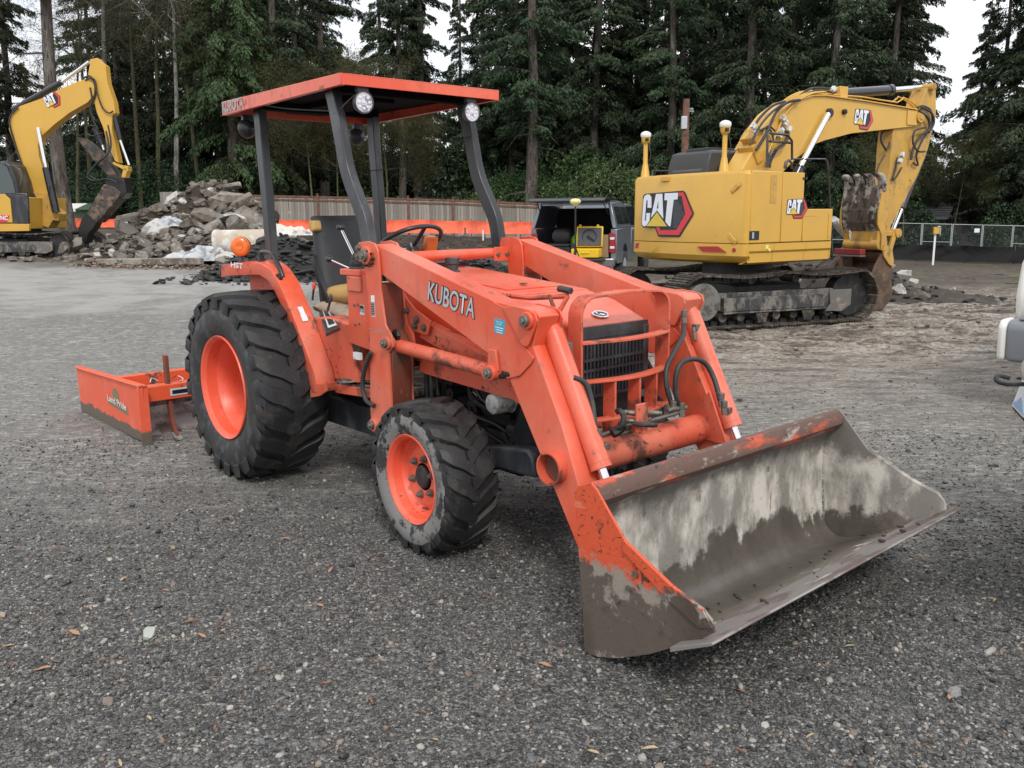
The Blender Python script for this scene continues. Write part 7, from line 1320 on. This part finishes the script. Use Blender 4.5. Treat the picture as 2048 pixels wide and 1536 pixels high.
def mound(name, cen, peaks, m, ext, base, n=70):
    """height field of several humps; peaks: (a, d, height, radius_a, radius_d)"""
    a = np.linspace(ext[0], ext[1], n); d = np.linspace(ext[2], ext[3], n//2+10)
    def zf(A, D):
        h = np.zeros_like(A)
        for pa, pd, ph, ra, rd in peaks: h = np.maximum(h, ph*np.exp(-(((A-pa)/ra)**2+((D-pd)/rd)**2)**1.15))
        return h
    def zz(A, D):
        h = zf(A, D); return terr(A, D)+h-.08+h*.35*vnoise(A*1.6, D*1.6, 31)+np.minimum(h, .4)*.35*vnoise(A*5, D*5, 32)
    aa, dd = np.meshgrid(a, d); z = zz(aa, dd); N, Mm = len(a), len(d); i = np.arange(Mm-1)[:, None]*N+np.arange(N-1)[None, :]; f = np.stack([i, i+1, i+N+1, i+N], -1).reshape(-1, 4)
    h = zf(aa, dd).ravel(); f = f[h[f].max(1) > .03]; me = bpy.data.meshes.new(name); me.from_pydata(np.stack([aa-cen[0], dd-cen[1], z-base], -1).reshape(-1, 3).tolist(), [], f.tolist()); me.materials.append(m); me.polygons.foreach_set('use_smooth', [True]*len(f)); me.update(); return me, zz, zf
def heap(nm, label, cat, peaks, ext, soil, kinds, n, smin, smax, part, hmin=.12, small=None, flat=.4, seed=1, nsmall=900):
    cen = (peaks[0][0], peaks[0][1]); base = float(terr(np.array(cen[0]), np.array(cen[1]))); e = thing(nm, label, cat, st(cen[0], cen[1], base), (0, 0, RZ)); me, zz, zf = mound('soil', cen, peaks, soil, ext, base); link('soil', me, e); g = random.Random(seed); P = []
    tries = 0; soily = nm == 'rubble_pile'
    while len(P) < n and tries < 60000:
        tries += 1; a, d = g.uniform(ext[0], ext[1]), g.uniform(ext[2], ext[3]); h = float(zf(np.array(a), np.array(d)))
        if h < hmin: continue
        s = smin*(smax/smin)**(g.random()**1.6)
        if d > cen[1]+.8 and g.random() < .8: continue
        if soily and a < cen[0]-.2 and h > .95 and d < cen[1]+.4 and g.random() < .82: continue
        if any((a-q[0])**2+(d-q[1])**2 < (.62*(s+q[2]))**2 for q in P): continue
        P.append((a, d, s))
    for a, d, s in P:
        z = float(zz(np.array(a), np.array(d)))-base+s*.18; link(part, g.choice(kinds), e, 0, (a-cen[0], d-cen[1], z), (g.gauss(0, flat), g.gauss(0, flat), g.uniform(0, 6.28))).scale = (s, s*g.uniform(.7, 1.1), s*g.uniform(.7, 1.3))
    b = B(); vs = [np.array([v.co[:] for v in k.vertices]) for k in kinds[:4]]; fs = [[tuple(p.vertices) for p in k.polygons] for k in kinds[:4]]
    c = 0
    while c < nsmall:
        a, d = g.uniform(ext[0]-.6, ext[1]+.6), g.uniform(ext[2]-.8, ext[3]); h = float(zf(np.array(a), np.array(d)))
        if h < .02 and g.random() < .75: continue
        c += 1; k = g.randrange(len(vs)); s = g.uniform(.25, 1)*smin; R = np.array(Matrix.Rotation(g.uniform(0, 6.28), 3, 'Z')@Matrix.Rotation(g.gauss(0, .6), 3, 'X')); z = float(zz(np.array(a), np.array(d)))-base if h > .02 else float(ground_z(np.array(a), np.array(d)))-base
        b.add([(p[0]+a-cen[0], p[1]+d-cen[1], p[2]+z+s*.2) for p in (vs[k]*s)@R.T], fs[k])
    b.obj('small_debris', small or kinds[0].materials[0], e, 0, kind='stuff', label='small broken pieces between the larger ones'); return e
CK = [chunk(i, *s, CONC) for i, s in enumerate(((.6, .42, .16), (.5, .5, .2), (.7, .35, .14), (.4, .4, .3), (.55, .3, .24), (.65, .5, .13), (.35, .3, .28)))]+[chunk(20, .6, .45, .15, CONCW), chunk(21, .4, .4, .3, CONCW)]
AK = [chunk(40+i, *s, ASPH) for i, s in enumerate(((.5, .38, .10), (.42, .42, .13), (.6, .3, .09), (.35, .3, .16), (.5, .5, .08)))]
def A(px, d): return (px-1024)/FPX*d
# main rubble heap with dirt on top
rub = heap('rubble_pile', 'tall heap of broken grey concrete slabs and brown dirt behind the tractor', 'rubble pile',
     [(A(435, 31), 31, 2.35, 1.7, 2.2), (A(350, 31), 31, 1.55, 1.6, 2.2), (A(500, 30.5), 30.5, 1.75, 1.4, 2.2), (A(300, 30), 30, .75, 1.3, 2.), (A(235, 28.5), 28.5, .42, 1.6, 1.6), (A(540, 29), 29, 1.0, 1.5, 2.), (A(400, 27.5), 27.5, .8, 3.6, 1.7), (A(150, 29.5), 29.5, .3, 1.4, 1.0), (A(600, 28), 28, .6, 1.2, 1.8)], (A(178, 28), A(680, 28), 24.8, 34), SOIL, CK, 240, .28, 1.2, 'concrete_chunk', small=CONC, flat=.42, seed=5, nsmall=1500)
for px, py, s, k, rr3 in ((452, 398, .95, 0, (.25, .1, .3)), (428, 392, .7, 2, (-.1, .25, 1.)), (482, 408, .8, 4, (.4, -.3, .5)), (398, 404, .8, 5, (.1, .1, 2.)), (440, 412, .9, 1, (.2, -.1, 1.4)), (412, 432, .75, 0, (.5, .4, .2)), (360, 440, .6, 3, (.2, .1, .7)), (500, 438, .8, 5, (.6, .5, 0)), (475, 455, .8, 3, (.3, .6, 1)), (425, 458, .7, 1, (.5, -.6, .4)), (520, 468, .7, 4, (.2, .8, 0)), (385, 452, .65, 5, (.5, .2, 2.4)), (340, 470, .6, 0, (.5, -.3, 1)), (300, 480, .6, 2, (.4, .3, 0)), (240, 482, .65, 1, (.5, 0, .5))):
    d = 30.2 if py < 425 else 29. if py < 450 else 27.8; a, z = at(px, py, d); pc = st(a, d, z)-rub.location; o = link('concrete_chunk', CK[k], rub, 0, (pc.dot(RG), pc.dot(FG), pc.z), rr3); o.scale = (s, s*.9, s*1.1)
heap('asphalt_pile', 'long low heap of black broken asphalt slabs between the rubble and the tractor seat', 'asphalt pile',
     [(A(565, 22.5), 22.5, .95, 1.2, 1.4), (A(620, 22.5), 22.5, .85, 1.2, 1.3), (A(510, 21.5), 21.5, .45, 1.0, 1.2), (A(700, 23), 23, .6, 1.5, 1.3), (A(790, 23.5), 23.5, .75, 1.4, 1.3), (A(880, 23.5), 23.5, .75, 1.3, 1.2), (A(960, 23.5), 23.5, .55, 1.2, 1.2), (A(1030, 23.5), 23.5, .3, 1.0, 1.)], (A(440, 22), A(1100, 22), 20.2, 25), mat('black_crumbled_asphalt', (.022, .021, .021), .85, bump=(12, 1., .04)), AK, 290, .20, .52, 'asphalt_slab', .08, ASPH, .35, 8, 1500)
heap('dirt_mound', 'mound of dark soil with pale rocks behind the near excavator undercarriage', 'dirt mound',
     [(A(1700, 21), 21, 1.05, 1.1, 1.6), (A(1640, 22), 22, .7, 2.0, 1.5), (A(1560, 22), 22, .55, 2.0, 1.5), (A(1480, 22), 22, .4, 1.5, 1.3), (A(1850, 19), 19, .3, 2.0, 1.1)], (A(1420, 21), A(1960, 19), 17.8, 25), mat('churned_soil', (.05, .038, .03), .95, layers=[((.10, .085, .07), 3, .5, .65)], bump=(9, 1., .05)), CK, 26, .14, .34, 'rock', .10, ASPH, .4, 11, 420)
heap('dirt_bank', 'low bank of brown earth running before the orange silt fence', 'dirt bank', [(A(760, 37), 37, .55, 2.5, 1.2), (A(900, 38), 38, .45, 2.8, 1.2), (A(1010, 37), 37, .5, 2., 1.2), (A(640, 37), 37, .4, 2, 1.2)], (A(560, 37), A(1090, 37), 35, 40), SOIL, AK, 14, .12, .25, 'soil_clod', .1, SOIL, .4, 13, 300)
# pale rock on the mound
def lone(name, px, py, d, me, s, rot, label, cat='rock', zoff=0, group=None):
    a, z = at(px, py, d); o = link(name, me, None, 0, st(a, d, z+zoff), rot); o.scale = (s, s, s); tag(o, label, cat, group); return o
lone('slab', 1688, 462, 20.6, CK[7], .62, (.2, .75, .9), 'pale broken slab lying on top of the soil mound behind the near excavator', 'slab')
lone('boulder', 1806, 549, 18.5, CK[8], .3, (0, 0, 1), 'pale stone on the mud right of the excavator bucket'); lone('boulder', 1825, 565, 16.8, CK[8], .24, (.2, 0, 2), 'pale stone in front of another, nearer the excavator bucket')
# crushed pipe, white debris, sheet, kerb
e = thing('concrete_pipe', 'large beige concrete pipe lying in front of the rubble heap', 'pipe', st(A(500, 26), 26, at(500, 512, 26)[1]), (0, 0, RZ+.12)); pm = mat('stained_beige_pipe', (.44, .38, .30), .75, layers=[((.62, .60, .58), 2, .45, .6), ((.25, .15, .09), 3, .6, .7)], bump=(12, .3, .02))
B().lathe([(.34, -.9), (.39, -.85), (.40, .6), (.37, .82), (.26, .93), (.001, .95)], (0, 0, .38), (1, .1, 0), 22).obj('shell', pm, e, 50); B().lathe([(.34, -.9), (.32, -.88), (.31, .2)], (0, 0, .38), (1, .1, 0), 22).obj('bore', SOIL, e, 50)
wsm = mat('white_crumpled_sheet', (.50, .51, .53), .6, layers=[((.22, .24, .28), 4, .45, .62), ((.16, .12, .09), 2.5, .55, .65)], bump=(10, .8, .04))
def sheet(nm, px, py, d, wx, wy, hh, seed, label, m=wsm, cat='plastic sheet'):
    a, z = at(px, py, d); X = np.linspace(-wx, wx, 34); Y = np.linspace(-wy, wy, 22); xx, yy = np.meshgrid(X, Y); f0 = np.clip(1-(xx/wx)**2, 0, 1)*np.clip(1-(yy/wy)**2, 0, 1); zz = hh*f0**.5*(.6+1.1*vnoise(xx*4+9, yy*4, seed))+.16*vnoise(xx*9+5, yy*9, seed+1)*f0**.3
    i = np.arange(21)[:, None]*34+np.arange(33)[None, :]; f = np.stack([i, i+1, i+35, i+34], -1).reshape(-1, 4); me = bpy.data.meshes.new(nm); me.from_pydata(np.stack([xx, yy, zz], -1).reshape(-1, 3).tolist(), [], f.tolist()); me.materials.append(m); return tag(link(nm, me, None, 0, st(a, d, z), (0, 0, RZ)), label, cat)
sheet('plastic_sheet', 410, 520, 25.4, 1.1, .6, .42, 3, 'crumpled white sheet heaped left of the beige pipe'); sheet('plastic_sheet', 545, 520, 25.2, .55, .5, .35, 5, 'small crumpled white sheet right of the beige pipe'); sheet('plastic_sheet', 345, 452, 28.3, .5, .4, .3, 7, 'crumpled white sheet half buried at the left foot of the heap'); sheet('plastic_sheet', 590, 470, 26.5, .9, .5, .3, 9, 'grey white sheet on the right shoulder of the rubble', CONCW)
for px, py, s, k, rr3, lb in ((450, 518, .62, 8, (.3, .2, 1), 'white squarish concrete block standing in front of the beige pipe'), (455, 432, .5, 7, (.1, -.35, .2), 'white slab lying flat near the top of the rubble heap'), (478, 436, .5, 7, (.1, .3, .6), 'white slab leaning right of the flat one near the heap top')): lone('concrete_block', px, py, 25 if py > 500 else 28.7, CK[k], s, rr3, lb, 'concrete block')
a, z = at(300, 527, 24); k_ = B().box((0, 0, .05), (2.9, .28, .18)).obj('kerb_stone', CONC, None, 35, .02, loc=st(a, 24, z), rotation=0); k_.rotation_euler = (0, 0, RZ-.05); tag(k_, 'long grey kerb slab lying at the foot of the rubble', 'kerb stone')
b = B(); g = random.Random(9)
for _ in range(700):
    a, d = A(g.uniform(185, 470), 24), g.gauss(23.6, .45); z = float(ground_z(np.array(a), np.array(d)))+g.uniform(.01, .06); r = g.uniform(.03, .09); t = g.uniform(0, 6.28); p = [(a+r*math.cos(t+q)*f_, d+r*math.sin(t+q)*f_, z+g.uniform(-.02, .03)) for q, f_ in ((0, 1), (1.3, .5), (3.14, 1), (4.6, .5))]; b.add(p, [(0, 1, 2, 3)], g.randrange(3))
b.obj('leaf_litter', [mat('dead_leaf', (.16, .085, .045), .8), mat('pale_chip', (.34, .26, .19), .8), mat('brown_leaf', (.09, .05, .03), .8)], None, 0, loc=C0, kind='stuff', label='dead leaves and wood chips along the kerb slab').rotation_euler = (0, 0, RZ)
# leaves, chips and stones on the near gravel
LF = [mat('tan_leaf', (.36, .20, .12), .7), mat('rust_leaf', (.26, .11, .06), .7), mat('straw_chip', (.42, .33, .19), .8)]
lfm = []
for k in range(6):
    b = B(); L2, w_ = rnd.uniform(.012, .022), rnd.uniform(.003, .007); b.add([(-L2, 0, .0), (-L2*.3, w_, .003), (L2*.5, w_*.8, .005), (L2, 0, .001), (L2*.4, -w_*.8, .004), (-L2*.4, -w_, .003)], [(0, 1, 2, 3, 4, 5)]); lfm.append(b.mesh('leaf', LF[k % 3], 0))
def leaf(px, py, k, s=1., rz=None):
    p = onZ(px, py, .012); a, d = (p-C0).dot(RG), (p-C0).dot(FG); p.z = float(ground_z(np.array(a), np.array(d)))+.009
    tag(link('dead_leaf', lfm[k], None, 0, p, (rnd.gauss(0, .15), rnd.gauss(0, .15), rnd.uniform(0, 6.28) if rz is None else rz)), 'small tan dead leaf or wood chip lying on the gravel', 'leaf', 'dead leaves and chips on the gravel').scale = (s, s, s)
for px, py in ((245, 1155), (318, 1146), (330, 1178), (298, 1432), (148, 1262), (180, 1213), (380, 1240), (403, 1268), (445, 1246), (570, 1076), (660, 1138), (16, 1290), (240, 1522), (24, 1330), (660, 1330), (650, 1365), (30, 1098), (120, 1095), (310, 1080), (975, 1195), (1185, 1505), (1300, 1497), (640, 1208), (85, 1335), (740, 1400), (430, 1450), (870, 1480), (1010, 1420), (1480, 1380), (1700, 1290), (1620, 1470), (1900, 1390), (1990, 1200), (1850, 1120), (545, 960), (220, 980), (60, 930), (1480, 1500), (1090, 1330), (1340, 1400)): leaf(px, py, rnd.randrange(6), rnd.uniform(.9, 1.7))
stn = [chunk(60+i, .5, .4, .26, m_, 7) for i, m_ in enumerate((mat('pale_green_stone', (.36, .38, .34), .7, bump=(60, .3, .004)), mat('dark_stone', (.06, .062, .066), .5), mat('grey_stone', (.22, .225, .22), .6), mat('tan_stone', (.30, .25, .19), .6)))]
for px, py, k, s, lb in ((298, 1268, 0, .060, 'pale greenish flat stone, largest on the left of the gravel'), (346, 1094, 3, .026, 'small tan stone between the two tyres on the left'), (720, 1320, 2, .024, 'rounded grey stone below the front tyre'), (560, 1250, 2, .02, 'small grey stone left of the rounded one'), (692, 1044, 3, .022, 'tan pebble beside the front tyre'), (200, 1197, 1, .03, 'dark stone above the pale green one'), (1735, 1150, 1, .03, 'dark stone under the bucket edge'), (1910, 1385, 2, .05, 'flat grey stone near the lower right corner'), (1290, 1300, 1, .028, 'dark stone just below the bucket heel'), (265, 1010, 1, .03, 'dark stone by the box scraper shadow'), (1480, 620+180, 1, .05, 'dark clod beside the bucket cylinder'), (6, 1228, 3, .03, 'tan stone at the left edge')):
    p = onZ(px, py, .01); tag(link('stone', stn[k], None, 0, p, (rnd.gauss(0, .1), rnd.gauss(0, .1), rnd.uniform(0, 6.28))), lb, 'stone').scale = (s, s, s)
# clods of mud in the tracked area
b = B(); g = random.Random(12); vs = [np.array([v.co[:] for v in k.vertices]) for k in AK]; fs = [[tuple(p.vertices) for p in k.polygons] for k in AK]
for _ in range(900):
    d = g.uniform(8, 22); a = g.uniform(.5, .62*d+.5)
    if g.random() > float(mudmask(np.array(a), np.array(d)))*.9+.12: continue
    k = g.randrange(5); s = g.uniform(.02, .06)*(1 if d < 12 else 1.4); z = float(ground_z(np.array(a), np.array(d))); R = np.array(Matrix.Rotation(g.uniform(0, 6.28), 3, 'Z')); b.add([(p[0]+a, p[1]+d, p[2]*2+z) for p in (vs[k]*s)@R.T], fs[k])
b.obj('mud_clods', mat('wet_mud_clod', (.085, .068, .054), .7, bump=(30, .6, .01)), None, 40, loc=C0, kind='stuff', label='clods of churned mud in the wheel tracks').rotation_euler = (0, 0, RZ)
